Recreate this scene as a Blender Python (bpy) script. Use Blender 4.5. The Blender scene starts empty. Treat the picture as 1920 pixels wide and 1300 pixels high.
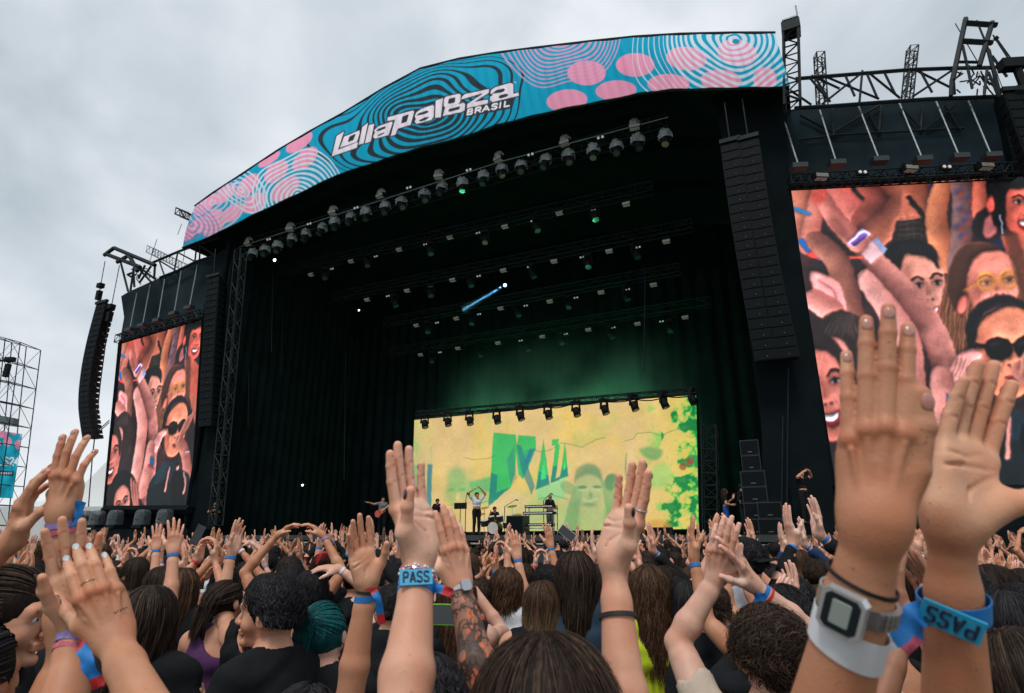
import bpy, math, random
import numpy as np
from mathutils import Vector, Matrix
random.seed(7); RNG = np.random.default_rng(7)
sc = bpy.context.scene
COL = sc.collection
# ------------------------------------------------------------ camera
FPX = 1137.0; PITCH = math.radians(17.3); CAMZ = 1.85
cam = bpy.data.cameras.new("camera"); camo = bpy.data.objects.new("camera", cam); COL.objects.link(camo)
cam.sensor_width = 36; cam.lens = FPX / 1920 * 36; cam.clip_start = 0.02; cam.clip_end = 3000
camo.location = (0, 0, CAMZ); camo.rotation_euler = (math.pi / 2 + PITCH, 0, 0)
cam.dof.use_dof = True; cam.dof.focus_distance = 5.0; cam.dof.aperture_fstop = 7.1
sc.camera = camo
# ------------------------------------------------------------ world: overcast daylight
SUN_EL = math.radians(58); SUN_AZ = math.radians(200)
w = bpy.data.worlds.new("World"); sc.world = w; w.use_nodes = True
nt = w.node_tree; nt.nodes.clear()
def N(t, **k):
    n = nt.nodes.new(t)
    for a, b in k.items(): setattr(n, a, b)
    return n
out = N('ShaderNodeOutputWorld'); sky = N('ShaderNodeTexSky', sky_type='NISHITA'); sky.sun_disc = False
sky.sun_elevation = SUN_EL; sky.sun_rotation = SUN_AZ; sky.dust_density = 3
b1 = N('ShaderNodeBackground'); b1.inputs[1].default_value = 0.07; nt.links.new(sky.outputs[0], b1.inputs[0])
tc = N('ShaderNodeTexCoord'); mp = N('ShaderNodeMapping'); mp.inputs['Scale'].default_value = (1.3, 1.3, 1.9)
mp.inputs['Location'].default_value = (0.35, 0.2, 0.1)
nt.links.new(tc.outputs['Generated'], mp.inputs[0])
nz = N('ShaderNodeTexNoise'); nz.inputs['Scale'].default_value = 1.9; nz.inputs['Detail'].default_value = 6; nz.inputs['Roughness'].default_value = .5; nz.inputs['Distortion'].default_value = .3
nt.links.new(mp.outputs[0], nz.inputs['Vector'])
cr = N('ShaderNodeValToRGB'); e = cr.color_ramp.elements
e[0].position = .33; e[0].color = (.42, .49, .54, 1); e[1].position = .64; e[1].color = (.84, .88, .92, 1)
m_ = cr.color_ramp.elements.new(.5); m_.color = (.63, .69, .74, 1)
nt.links.new(nz.outputs[0], cr.inputs[0])
b2 = N('ShaderNodeBackground'); b2.inputs[1].default_value = 1.0; nt.links.new(cr.outputs[0], b2.inputs[0])
mx = N('ShaderNodeMixShader'); mx.inputs[0].default_value = .88
nt.links.new(b1.outputs[0], mx.inputs[1]); nt.links.new(b2.outputs[0], mx.inputs[2]); nt.links.new(mx.outputs[0], out.inputs[0])
# sun, diffused by the cloud cover, from behind the camera
sl = bpy.data.lights.new("sun", 'SUN'); sl.energy = 1.5; sl.angle = math.radians(14); sl.color = (1, .95, .88)
so = bpy.data.objects.new("sun", sl); COL.objects.link(so)
sd = Vector((math.sin(SUN_AZ) * math.cos(SUN_EL), math.cos(SUN_AZ) * math.cos(SUN_EL), math.sin(SUN_EL)))
so.rotation_euler = sd.to_track_quat('Z', 'Y').to_euler()
sc.view_settings.view_transform = 'Standard'; sc.view_settings.look = 'None'; sc.view_settings.exposure = 0.15; sc.view_settings.gamma = 1
sc.cycles.max_bounces = 5; sc.cycles.transparent_max_bounces = 8; sc.cycles.volume_bounces = 0
sc.cycles.use_denoising = True
# ------------------------------------------------------------ geometry helpers
cp, sp = math.cos(PITCH), math.sin(PITCH)
CAM = np.array([0, 0, CAMZ]); FW = np.array([0, cp, sp]); UP = np.array([0, -sp, cp]); RT = np.array([1., 0, 0])
def ray(x, y): return RT * (x - 960) / FPX + UP * (650 - y) / FPX + FW      # depth along axis = 1
def P(x, y, d): return CAM + ray(x, y) * d
def onplane(x, y, p0, n):
    r = ray(x, y); return CAM + r * (np.dot(p0 - CAM, n) / np.dot(r, n))
S0 = np.array([-1.6, 26.5, 0]); SU = np.array([.899, -.438, 0]); SN = np.array([.438, .899, 0]); ZU = np.array([0, 0, 1.])
def onS(x, y, t=0): return onplane(x, y, S0 + SN * t, SN)
def SP(s, t, z): return S0 + SU * s + SN * t + ZU * z
def toS(p):
    d = p - S0; return float(np.dot(d, SU)), float(np.dot(d, SN)), float(p[2])
W0 = np.array([9.1, 21.3, 0]); WU = np.array([.996, -.087, 0]); WN = np.array([.087, .996, 0])
def onW(x, y, t=0): return onplane(x, y, W0 + WN * t, WN)
def onY(x, y, Y): return onplane(x, y, np.array([0, Y, 0.]), np.array([0, 1., 0]))
def onZ(x, y, z): return onplane(x, y, np.array([0, 0, z]), ZU)
def nrm(v):
    v = np.asarray(v, float); return v / (np.linalg.norm(v) + 1e-12)
class MB:
    def __init__(s): s.v = []; s.f = []; s.m = []; s.n = 0; s.cur = 0
    def add(s, vs, fs):
        s.v.append(np.asarray(vs, float).reshape(-1, 3)); s.f += [tuple(i + s.n for i in f) for f in fs]; s.m += [s.cur] * len(fs); s.n += len(vs)
    def hexa(s, q):   # 8 corners: bottom 4 then top 4
        s.add(q, [(3, 2, 1, 0), (4, 5, 6, 7), (0, 1, 5, 4), (1, 2, 6, 5), (2, 3, 7, 6), (3, 0, 4, 7)])
    def box(s, c, hx, hy, hz, ax=None):
        if ax is None: X, Y, Z = np.eye(3)
        else: X, Y, Z = ax
        c = np.asarray(c, float); X = np.asarray(X) * hx; Y = np.asarray(Y) * hy; Z = np.asarray(Z) * hz
        s.hexa([c - X - Y - Z, c + X - Y - Z, c + X + Y - Z, c - X + Y - Z, c - X - Y + Z, c + X - Y + Z, c + X + Y + Z, c - X + Y + Z])
    def slab(s, quad, th):   # quad corners, thickness vector th
        q = [np.asarray(p, float) for p in quad]; s.hexa(q + [p + th for p in q])
    def tube(s, p, q, r, n=6, r2=None):
        p = np.asarray(p, float); q = np.asarray(q, float); r2 = r if r2 is None else r2
        d = nrm(q - p); a = nrm(np.cross(d, [0, 0, 1.] if abs(d[2]) < .9 else [1., 0, 0])); b = np.cross(d, a)
        th = np.arange(n) * 2 * math.pi / n
        R = np.cos(th)[:, None] * a + np.sin(th)[:, None] * b
        s.add(np.vstack([p + R * r, q + R * r2]), [(i, (i + 1) % n, n + (i + 1) % n, n + i) for i in range(n)] + [tuple(range(n))[::-1], tuple(range(n, 2 * n))])
    def path(s, pts, r, n=5, rf=None):
        pts = np.asarray(pts, float); k = len(pts); T = np.gradient(pts, axis=0)
        up = np.array([0.13, 0.2, 1.]); vs = []
        th = np.arange(n) * 2 * math.pi / n
        for i in range(k):
            d = nrm(T[i]); a = nrm(np.cross(d, up)); b = np.cross(d, a); rr = r if rf is None else r * rf(i / (k - 1))
            vs.append(pts[i] + rr * (np.cos(th)[:, None] * a + np.sin(th)[:, None] * b))
        fs = [(i * n + j, i * n + (j + 1) % n, (i + 1) * n + (j + 1) % n, (i + 1) * n + j) for i in range(k - 1) for j in range(n)]
        s.add(np.vstack(vs), fs + [tuple(range(n))[::-1], tuple(range((k - 1) * n, k * n))])
    def sphere(s, c, r, ax=None, nu=12, nv=8):
        r = np.ones(3) * r; A = np.eye(3) if ax is None else np.array(ax); vs = []
        for j in range(nv + 1):
            t = math.pi * j / nv
            for i in range(nu):
                u = 2 * math.pi * i / nu
                vs.append(np.asarray(c) + (np.array([math.sin(t) * math.cos(u), math.sin(t) * math.sin(u), math.cos(t)]) * r) @ A)
        s.add(vs, [(j * nu + i, (j + 1) * nu + i, (j + 1) * nu + (i + 1) % nu, j * nu + (i + 1) % nu) for j in range(nv) for i in range(nu)])
    def grid(s, G, flip=False):  # G (a,b,3)
        a, b = G.shape[:2]
        fs = [(i * b + j, (i + 1) * b + j, (i + 1) * b + j + 1, i * b + j + 1) for i in range(a - 1) for j in range(b - 1)]
        if flip: fs = [f[::-1] for f in fs]
        s.add(G.reshape(-1, 3), fs)
    def truss(s, p, q, wv, hv, bays, rc=.03, rd=.018, n=4):  # box truss: axis p->q, width and height vectors
        p, q, wv, hv = [np.asarray(a, float) for a in (p, q, wv, hv)]
        cs = [(-.5, -.5), (.5, -.5), (.5, .5), (-.5, .5)]
        for a, b in cs: s.tube(p + wv * a + hv * b, q + wv * a + hv * b, rc, n)
        for i in range(bays + 1):
            A = p + (q - p) * i / bays; B = p + (q - p) * min(1, (i + 1) / bays)
            for k in range(4):
                a, b = cs[k], cs[(k + 1) % 4]
                u = A + wv * a[0] + hv * a[1]; v = A + wv * b[0] + hv * b[1]
                s.tube(u, v, rd, n)
                if i < bays:
                    v2 = B + wv * b[0] + hv * b[1]; u2 = B + wv * a[0] + hv * a[1]
                    if i % 2: s.tube(u, v2, rd, n)
                    else: s.tube(v, u2, rd, n)
def fastmesh(name, V, F):
    """V (n,3) F (m,4) or (m,3) arrays -> mesh"""
    me = bpy.data.meshes.new(name); k = F.shape[1]
    me.vertices.add(len(V)); me.vertices.foreach_set('co', np.asarray(V, np.float32).ravel())
    me.loops.add(F.size); me.loops.foreach_set('vertex_index', F.astype(np.int32).ravel())
    me.polygons.add(len(F)); me.polygons.foreach_set('loop_start', np.arange(0, F.size, k, dtype=np.int32))
    me.update(calc_edges=True)
    return me
def smooth(me, on=True): me.polygons.foreach_set('use_smooth', np.full(len(me.polygons), on)); return me
def mesh_of(name, mb, off=None):
    V = np.vstack(mb.v)
    if off is not None: V = V - np.array(off)
    me = bpy.data.meshes.new(name); me.from_pydata(V.tolist(), [], mb.f); me.polygons.foreach_set('material_index', mb.m); me.update(); return me
def tag(o, label=None, cat=None, group=None, kind=None):
    if label: o['label'] = label
    if cat: o['category'] = cat
    if group: o['group'] = group
    if kind: o['kind'] = kind
    return o
def empty(name, loc, label, cat, group=None):
    o = bpy.data.objects.new(name, None); COL.objects.link(o); o.location = [float(v) for v in loc]; o.empty_display_size = .1
    return tag(o, label, cat, group)
def rawpart(name, mb, mats, parent, sm=False): return link(name, mesh_of(name, mb), mats, parent, sm)
def wloc(p):
    v = np.zeros(3)
    while p is not None: v += np.array(p.location); p = p.parent
    return v
def link(name, me, mats, parent=None, sm=False):
    o = bpy.data.objects.new(name, me); COL.objects.link(o)
    for m in (mats if isinstance(mats, (list, tuple)) else [mats]): me.materials.append(m)
    if parent is not None: o.parent = parent
    if sm: smooth(me)
    return o
def part(name, mb, mats, parent=None, sm=False):
    return link(name, mesh_of(name, mb, wloc(parent) if parent is not None else None), mats, parent, sm)
def copy_tree(o, parent=None):
    c = o.copy(); COL.objects.link(c); c.parent = parent
    for ch in o.children: copy_tree(ch, c)
    return c
# ------------------------------------------------------------ materials
MATS = {}
def mat(name, col, rough=.6, metal=0., var=.12, scale=6., bump=0., bscale=40., sss=0., emit=None, es=1., attr=None, coat=0., alpha=1., aniso=None, spec=.5):
    if name in MATS: return MATS[name]
    m = bpy.data.materials.new(name); m.use_nodes = True; t = m.node_tree; L = t.links.new
    b = t.nodes['Principled BSDF']; b.inputs['Roughness'].default_value = rough; b.inputs['Metallic'].default_value = metal
    b.inputs['Specular IOR Level'].default_value = spec
    tc = t.nodes.new('ShaderNodeTexCoord'); nz = t.nodes.new('ShaderNodeTexNoise'); nz.inputs['Scale'].default_value = scale; nz.inputs['Detail'].default_value = 4
    mpp = t.nodes.new('ShaderNodeMapping'); L(tc.outputs['Object'], mpp.inputs[0])
    if aniso: mpp.inputs['Scale'].default_value = aniso
    L(mpp.outputs[0], nz.inputs['Vector'])
    mr = t.nodes.new('ShaderNodeMapRange'); mr.inputs['From Min'].default_value = .25; mr.inputs['From Max'].default_value = .75
    mr.inputs['To Min'].default_value = 1 - var; mr.inputs['To Max'].default_value = 1 + var; L(nz.outputs[0], mr.inputs[0])
    mul = t.nodes.new('ShaderNodeVectorMath'); mul.operation = 'SCALE'; L(mr.outputs[0], mul.inputs['Scale'])
    if attr:
        at = t.nodes.new('ShaderNodeAttribute'); at.attribute_name = attr
        m2 = t.nodes.new('ShaderNodeVectorMath'); m2.operation = 'MULTIPLY'; L(at.outputs['Color'], m2.inputs[0]); m2.inputs[1].default_value = col[:3]; L(m2.outputs[0], mul.inputs[0])
    else: mul.inputs[0].default_value = col[:3]
    if name.startswith('skin_'):
        n3 = t.nodes.new('ShaderNodeTexNoise'); n3.inputs['Scale'].default_value = 13; n3.inputs['Detail'].default_value = 5; L(tc.outputs['Object'], n3.inputs['Vector']); r3 = t.nodes.new('ShaderNodeValToRGB'); r3.color_ramp.elements[0].position = .36; r3.color_ramp.elements[0].color = (.98, .84, .78, 1); r3.color_ramp.elements[1].position = .64; r3.color_ramp.elements[1].color = (1.02, 1.06, 1.08, 1); L(n3.outputs[0], r3.inputs[0])
        m3 = t.nodes.new('ShaderNodeVectorMath'); m3.operation = 'MULTIPLY'; L(mul.outputs[0], m3.inputs[0]); L(r3.outputs[0], m3.inputs[1])
        n4 = t.nodes.new('ShaderNodeTexNoise'); n4.inputs['Scale'].default_value = 150; L(tc.outputs['Object'], n4.inputs['Vector']); r4 = t.nodes.new('ShaderNodeMapRange'); r4.inputs['From Min'].default_value = .70; r4.inputs['From Max'].default_value = .76; r4.inputs['To Min'].default_value = 1; r4.inputs['To Max'].default_value = .6; L(n4.outputs[0], r4.inputs[0])
        m4 = t.nodes.new('ShaderNodeVectorMath'); m4.operation = 'SCALE'; L(m3.outputs[0], m4.inputs[0]); L(r4.outputs[0], m4.inputs['Scale']); L(m4.outputs[0], b.inputs['Base Color'])
    else: L(mul.outputs[0], b.inputs['Base Color'])
    if bump:
        n2 = t.nodes.new('ShaderNodeTexNoise'); n2.inputs['Scale'].default_value = bscale; n2.inputs['Detail'].default_value = 5
        L(mpp.outputs[0], n2.inputs['Vector']); bp = t.nodes.new('ShaderNodeBump'); bp.inputs['Strength'].default_value = bump; bp.inputs['Distance'].default_value = .01
        L(n2.outputs[0], bp.inputs['Height']); L(bp.outputs[0], b.inputs['Normal'])
    if sss: b.inputs['Subsurface Weight'].default_value = sss; b.inputs['Subsurface Radius'].default_value = (.012, .005, .003); b.inputs['Subsurface Scale'].default_value = 1.
    if coat: b.inputs['Coat Weight'].default_value = coat
    if emit is not None:
        b.inputs['Emission Strength'].default_value = es
        if emit == 'attr': L(at.outputs['Color'], b.inputs['Emission Color'])
        else: b.inputs['Emission Color'].default_value = (*emit, 1)
    if alpha < 1: b.inputs['Alpha'].default_value = alpha
    MATS[name] = m; return m
BLK = mat('black_fabric', (.0065, .0105, .0125), .95, var=.3, scale=.8, bump=.3, bscale=3, spec=.05)
STEEL = mat('dark_steel', (.010, .016, .019), .6, .0, var=.3, scale=3, spec=.2)
GSTEEL = mat('grey_steel', (.16, .19, .2), .45, .5, var=.25)
CAB = mat('speaker_black', (.006, .009, .0105), .7, var=.25, bump=.2, spec=.15)
GRIL = mat('speaker_grille', (.004, .0065, .008), .6, .0, var=.2, scale=60, spec=.1)
WRAP = mat('plastic_wrap', (.42, .47, .48), .22, var=.4, scale=9, bump=.8, bscale=14, alpha=.55)
LENS = mat('lens_glass', (.10, .13, .14), .12, .4, var=.4)
LAMP = mat('lamp_face', (.16, .16, .14), .3, var=.2, emit=(.9, .85, .7), es=.05)
DOT = mat('blinder_lamp', (.8, .8, .75), .3, emit=(.9, .95, .95), es=.10)
# ------------------------------------------------------------ colour painting for printed and lit surfaces
def lin(c):
    c = np.asarray(c, float) / 255.; return np.where(c <= .04045, c / 12.92, ((c + .055) / 1.055) ** 2.4)
class Canvas:
    def __init__(s, x0, y0, x1, y1, k, bg):
        s.x0, s.y0, s.k = x0, y0, k; s.w = int((x1 - x0) * k) + 1; s.h = int((y1 - y0) * k) + 1
        s.a = np.ones((s.h, s.w, 3), np.float32) * lin(bg)
        s.X, s.Y = np.meshgrid(x0 + np.arange(s.w) / k, y0 + np.arange(s.h) / k)
    def sub(s, x0, y0, x1, y1):
        i0 = max(0, int((y0 - s.y0) * s.k) - 1); i1 = min(s.h, int((y1 - s.y0) * s.k) + 3); j0 = max(0, int((x0 - s.x0) * s.k) - 1); j1 = min(s.w, int((x1 - s.x0) * s.k) + 3)
        if i1 <= i0 or j1 <= j0: return None
        return slice(i0, i1), slice(j0, j1)
    def put(s, sl, A, col):
        A = A[..., None]; c = np.asarray(col, np.float32)
        s.a[sl] = s.a[sl] * (1 - A) + c * A
    def seg(s, X, Y, pts, closed):
        d = np.full(X.shape, 1e9, np.float32); n = len(pts)
        for i in range(n if closed else n - 1):
            ax, ay = pts[i][:2]; bx, by = pts[(i + 1) % n][:2]; dx, dy = bx - ax, by - ay; L = dx * dx + dy * dy + 1e-9
            t = np.clip(((X - ax) * dx + (Y - ay) * dy) / L, 0, 1); d = np.minimum(d, np.hypot(X - ax - t * dx, Y - ay - t * dy))
        return d
    def poly(s, pts, col, soft=.5, op=1.):
        pts = np.asarray(pts, float); sl = s.sub(pts[:, 0].min() - soft * 2, pts[:, 1].min() - soft * 2, pts[:, 0].max() + soft * 2, pts[:, 1].max() + soft * 2)
        if sl is None: return
        X, Y = s.X[sl], s.Y[sl]; ins = np.zeros(X.shape, bool); n = len(pts)
        for i in range(n):
            ax, ay = pts[i]; bx, by = pts[(i + 1) % n]
            if ay == by: continue
            c = ((ay > Y) != (by > Y)) & (X < (bx - ax) * (Y - ay) / (by - ay) + ax); ins ^= c
        d = s.seg(X, Y, pts, True); sd = np.where(ins, d, -d)
        s.put(sl, np.clip(sd / (2 * soft) + .5, 0, 1) * op, lin(col))
    def smooth_poly(s, pts, col, soft=.5, op=1.):
        s.poly(spline(pts, True, 5), col, soft, op)
    def ell(s, cx, cy, rx, ry, col, rot=0, soft=.5, op=1., shade=None):
        r = max(rx, ry) + 2 * soft; sl = s.sub(cx - r, cy - r, cx + r, cy + r)
        if sl is None: return
        a = math.radians(rot); X = s.X[sl] - cx; Y = s.Y[sl] - cy
        u = (X * math.cos(a) + Y * math.sin(a)) / rx; v = (-X * math.sin(a) + Y * math.cos(a)) / ry
        q = np.sqrt(u * u + v * v); A = np.clip((1 - q) * min(rx, ry) / (2 * soft) + .5, 0, 1) * op
        c = lin(col)
        if shade is not None:   # video picture of a rounded form
            k = np.clip(.5 + .5 * (u * shade[0] + v * shade[1]), 0, 1)[..., None]; c = lin(shade[2]) * k + c * (1 - k)
        s.put(sl, A, c)
    def stroke(s, pts, wd, col, soft=.5, op=1., closed=False, shade=None, w2=None):
        pts = np.asarray(pts, float); r = max(wd, w2 or 0) + soft * 2; sl = s.sub(pts[:, 0].min() - r, pts[:, 1].min() - r, pts[:, 0].max() + r, pts[:, 1].max() + r)
        if sl is None: return
        X, Y = s.X[sl], s.Y[sl]
        if w2 is None and shade is None:
            d = s.seg(X, Y, pts, closed); s.put(sl, np.clip((wd / 2 - d) / (2 * soft) + .5, 0, 1) * op, lin(col)); return
        w2 = wd if w2 is None else w2; n = len(pts); best = np.full(X.shape, 1e9); sd = np.zeros(X.shape)
        for i in range(n - 1):
            ax, ay = pts[i]; bx, by = pts[i + 1]; dx, dy = bx - ax, by - ay; L = dx * dx + dy * dy + 1e-9
            t = np.clip(((X - ax) * dx + (Y - ay) * dy) / L, 0, 1); ww = (wd + (w2 - wd) * (i + t) / (n - 1)) / 2
            d = np.hypot(X - ax - t * dx, Y - ay - t * dy) / ww; sg = ((X - ax) * dy - (Y - ay) * dx) / math.sqrt(L) / ww
            m = d < best; best = np.where(m, d, best); sd = np.where(m, sg, sd)
        c = lin(col) * np.ones(X.shape + (1,))
        if shade is not None:
            k = np.clip(.5 + .5 * sd * shade[0], 0, 1)[..., None]; c = lin(shade[1]) * k + c * (1 - k)
        s.put(sl, np.clip((1 - best) * max(wd, w2) / 2 / (2 * soft) + .5, 0, 1) * op, c)
    def at(s, x, y):
        fx = np.clip((x - s.x0) * s.k, 0, s.w - 1.001); fy = np.clip((y - s.y0) * s.k, 0, s.h - 1.001)
        i = fy.astype(int); j = fx.astype(int); u = (fx - j)[..., None]; v = (fy - i)[..., None]; a = s.a
        return (a[i, j] * (1 - u) + a[i, j + 1] * u) * (1 - v) + (a[i + 1, j] * (1 - u) + a[i + 1, j + 1] * u) * v
def spline(pts, closed=False, k=6):
    pts = np.asarray(pts, float); n = len(pts); o = []
    for i in range(n if closed else n - 1):
        if closed: p0, p1, p2, p3 = pts[i - 1], pts[i], pts[(i + 1) % n], pts[(i + 2) % n]
        else: p0, p1, p2, p3 = pts[max(i - 1, 0)], pts[i], pts[i + 1], pts[min(i + 2, n - 1)]
        for j in range(k):
            t = j / k; o.append(.5 * (2 * p1 + (p2 - p0) * t + (2 * p0 - 5 * p1 + 4 * p2 - p3) * t * t + (3 * p1 - p0 - 3 * p2 + p3) * t ** 3))
    if not closed: o.append(pts[-1])
    return np.array(o)
def homog(src, dst):
    A = []
    for (x, y), (u, v) in zip(src, dst):
        A.append([x, y, 1, 0, 0, 0, -u * x, -u * y, -u]); A.append([0, 0, 0, x, y, 1, -v * x, -v * y, -v])
    _, _, V = np.linalg.svd(np.array(A, float)); return V[-1].reshape(3, 3)
def hmap(H, x, y):
    w_ = H[2, 0] * x + H[2, 1] * y + H[2, 2]; return (H[0, 0] * x + H[0, 1] * y + H[0, 2]) / w_, (H[1, 0] * x + H[1, 1] * y + H[1, 2]) / w_
def colored(name, G, C, matl, parent, back=None):
    """grid surface G (a,b,3) with per-vertex colours C, given thickness by a back sheet"""
    a, b = G.shape[:2]; I = np.arange(a * b).reshape(a, b)
    F = np.stack([I[:-1, :-1], I[:-1, 1:], I[1:, 1:], I[1:, :-1]], -1).reshape(-1, 4)
    V = G.reshape(-1, 3); Cc = C.reshape(-1, 3)
    if back is not None:
        n = a * b; V = np.vstack([V, V + back]); B = F[:, ::-1] + n
        rim = list(I[0, :]) + list(I[1:, -1]) + list(I[-1, -2::-1]) + list(I[-2:0:-1, 0]); rim = np.array(rim); r2 = np.roll(rim, -1)
        F = np.vstack([F, B, np.stack([rim, rim + n, r2 + n, r2], -1)]); Cc = np.vstack([Cc, np.ones((n, 3)) * .03])
    off = wloc(parent) if parent is not None else 0
    me = fastmesh(name, V - off, F[:, ::-1]); at = me.color_attributes.new('paint', 'FLOAT_COLOR', 'POINT')
    at.data.foreach_set('color', np.hstack([Cc, np.ones((len(Cc), 1))]).astype(np.float32).ravel())
    return link(name, me, matl, parent)
# ============================================================ SETTING: ground
g = MB(); g.box((0, 300, -.05), 700, 700, .05)
GROUND = mat('trampled_ground', (.09, .085, .06), .95, var=.4, scale=1.5, bump=.6, bscale=8)
tag(part('ground', g, GROUND), kind='structure')
DECKZ = 1.86
SL, SR = -15.7, 12.2      # stage ends along its front
# ============================================================ ROOF BANNER outline (photo trace -> stage front plane)
BT = np.array([(366, 388), (400, 363), (442, 336), (522, 283), (583, 247), (645, 213), (720, 167), (789, 130), (861, 112), (930, 101), (1000, 92), (1103, 80), (1190, 71), (1276, 66), (1370, 64), (1453, 64)], float)
BB = np.array([(343, 464), (402, 439), (475, 402), (560, 362), (630, 328), (691, 308), (780, 278), (861, 258), (930, 234), (1000, 216), (1060, 202), (1138, 187), (1200, 174), (1255, 167), (1370, 164), (1480, 162)], float)
def resamp(pl, n):
    d = np.r_[0, np.cumsum(np.hypot(*np.diff(pl, axis=0).T))]; t = np.linspace(0, d[-1], n)
    return np.c_[np.interp(t, d, pl[:, 0]), np.interp(t, d, pl[:, 1])]
# ---------------------------------------------------------- stage building
stage = empty('festival_stage', SP(0, 0, 0), 'huge open air concert stage with black drapes, curved roof and dark deck behind the crowd', 'stage')
m = MB()
def sbox(mb, s0, s1, t0, t1, z0, z1):
    mb.hexa([SP(s0, t0, z0), SP(s1, t0, z0), SP(s1, t1, z0), SP(s0, t1, z0), SP(s0, t0, z1), SP(s1, t0, z1), SP(s1, t1, z1), SP(s0, t1, z1)])
sbox(m, SL, SR + 1.2, 0, 14, DECKZ - .22, DECKZ)
part('deck', m, mat('deck_black', (.03, .036, .038), .5, var=.3, scale=2), stage)
m = MB(); sbox(m, SL - 3.5, SR + 14, .15, .25, 0, DECKZ - .23)
part('front_skirt', m, BLK, stage)
m = MB(); sbox(m, SL, SR, -.03, .02, DECKZ - .36, DECKZ - .30)
part('edge_strip', m, mat('edge_strip_pale', (.35, .36, .25), .6, var=.5, scale=8), stage)
# roof (barrel following the banner's lower edge), back and side drapes
bb = resamp(BB, 40); R0 = np.array([onS(x, y, 0.1) for x, y in bb]); R0[:, 2] += .1
G = np.stack([R0, R0 + SN * 14]); m = MB(); m.grid(G); m.grid(G + ZU * .4, True)
for gx in (0, -1):
    m.add([G[0, gx], G[1, gx], G[1, gx] + ZU * .4, G[0, gx] + ZU * .4], [(0, 1, 2, 3)])
fr = np.stack([G[0], G[0] + ZU * .4]); m.grid(fr); fr = np.stack([G[1], G[1] + ZU * .4]); m.grid(fr)
part('roof', m, BLK, stage)
def folds(p, q, z0, z1, n, amp, nor, topf=None):
    k = n * 6; G = np.zeros((k, 2, 3))
    for i in range(k):
        u = i / (k - 1); b = p + (q - p) * u + nor * amp * math.sin(i * 1.05) * (1 + .4 * math.sin(i * .37))
        G[i, 0] = b + ZU * z0; G[i, 1] = b + ZU * (topf(u) if topf else z1)
    return G
zr = lambda u: float(np.interp(u, np.linspace(0, 1, 40), R0[:, 2]))
sL_ = toS(R0[0])[0]; sR_ = toS(R0[-1])[0]
m = MB(); m.grid(folds(SP(sL_, 13.6, 0), SP(sR_, 13.6, 0), 0, 0, 40, .09, SN, lambda u: zr(u) + .35))
part('back_drape', m, BLK, stage)
sI_ = toS(onS(1425, 760, .1))[0]; m = MB(); m.grid(folds(SP(sI_, 1.2, 0), SP(sI_, 13.6, 0), 0, R0[-1, 2] + .1, 20, .07, SU)); part('side_drape', m, BLK, stage)
sO_ = toS(onS(418, 500, .1))[0]; m = MB(); m.grid(folds(SP(sO_, .1, 0), SP(sO_, 13.6, 0), 0, R0[0, 2] + .1, 20, .07, SU)); part('side_drape', m, BLK, stage)
# portal panels left and right of the opening (front, black)
def ppanel(pts, t, th, mb):
    q = [onS(x, y, t) for x, y in pts]; n = len(q); a = q; b = [p + SN * th for p in q]
    mb.add(a + b, [tuple(range(n))[::-1], tuple(range(n, 2 * n))] + [(i, (i + 1) % n, n + (i + 1) % n, n + i) for i in range(n)])
m = MB(); ppanel([(355, 1004), (356, 952), (378, 598), (402, 480), (436, 468), (405, 800), (398, 1004)], .5, .25, m); part('portal_panel', m, BLK, stage)
m = MB(); ppanel([(1432, 1004), (1428, 800), (1352, 250), (1330, 168), (1472, 166), (1482, 345), (1560, 905), (1575, 1004)], .9, .25, m)
part('portal_panel', m, BLK, stage)
# left lattice tower at the edge of the opening
m = MB()
def lat(mb, x0, y0, x1, y1, t, w_, bays, rc=.05, rd=.03):
    mb.truss(onS(x0, y0, t), onS(x1, y1, t), SU * w_, SN * w_, bays, rc, rd)
lat(m, 452, 470, 404, 985, .2, .5, 22, .035, .02); part('tower', m, mat('tower_steel', (.022, .028, .031), .6, var=.8, scale=.6, spec=.2), stage)
m = MB(); lat(m, 1331, 800, 1334, 1003, 4.2, .6, 9, .04, .02); part('tower', m, STEEL, stage)
m = MB(); lat(m, 1483, 60, 1486, 200, -.35, .55, 8, .06, .03); q = onS(1483, 56, -.35); m.box(q, .34, .34, .22, (SU, SN, ZU))
part('tower', m, STEEL, stage)
m = MB(); q = onS(1483, 52, -.35); m.box(q + ZU * .24, .3, .3, .03, (SU, SN, ZU)); m.tube(q + ZU * .3 + SU * .3, q + ZU * 1.0 + SU * .3, .03); part('tower_cap', m, GSTEEL, stage)
# hanging cables and faint vertical pipes inside
for x, y0, y1, t in ((648, 660, 900, 8), (530, 560, 700, 5), (468, 590, 800, 3), (512, 480, 660, 3), (1210, 500, 700, 5), (1478, 690, 1003, .6), (1468, 780, 1003, .6)):
    m = MB(); m.tube(onS(x, y0, t), onS(x - 3, y1, t), .025); part('hanging_pipe', m, STEEL, stage)

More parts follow.
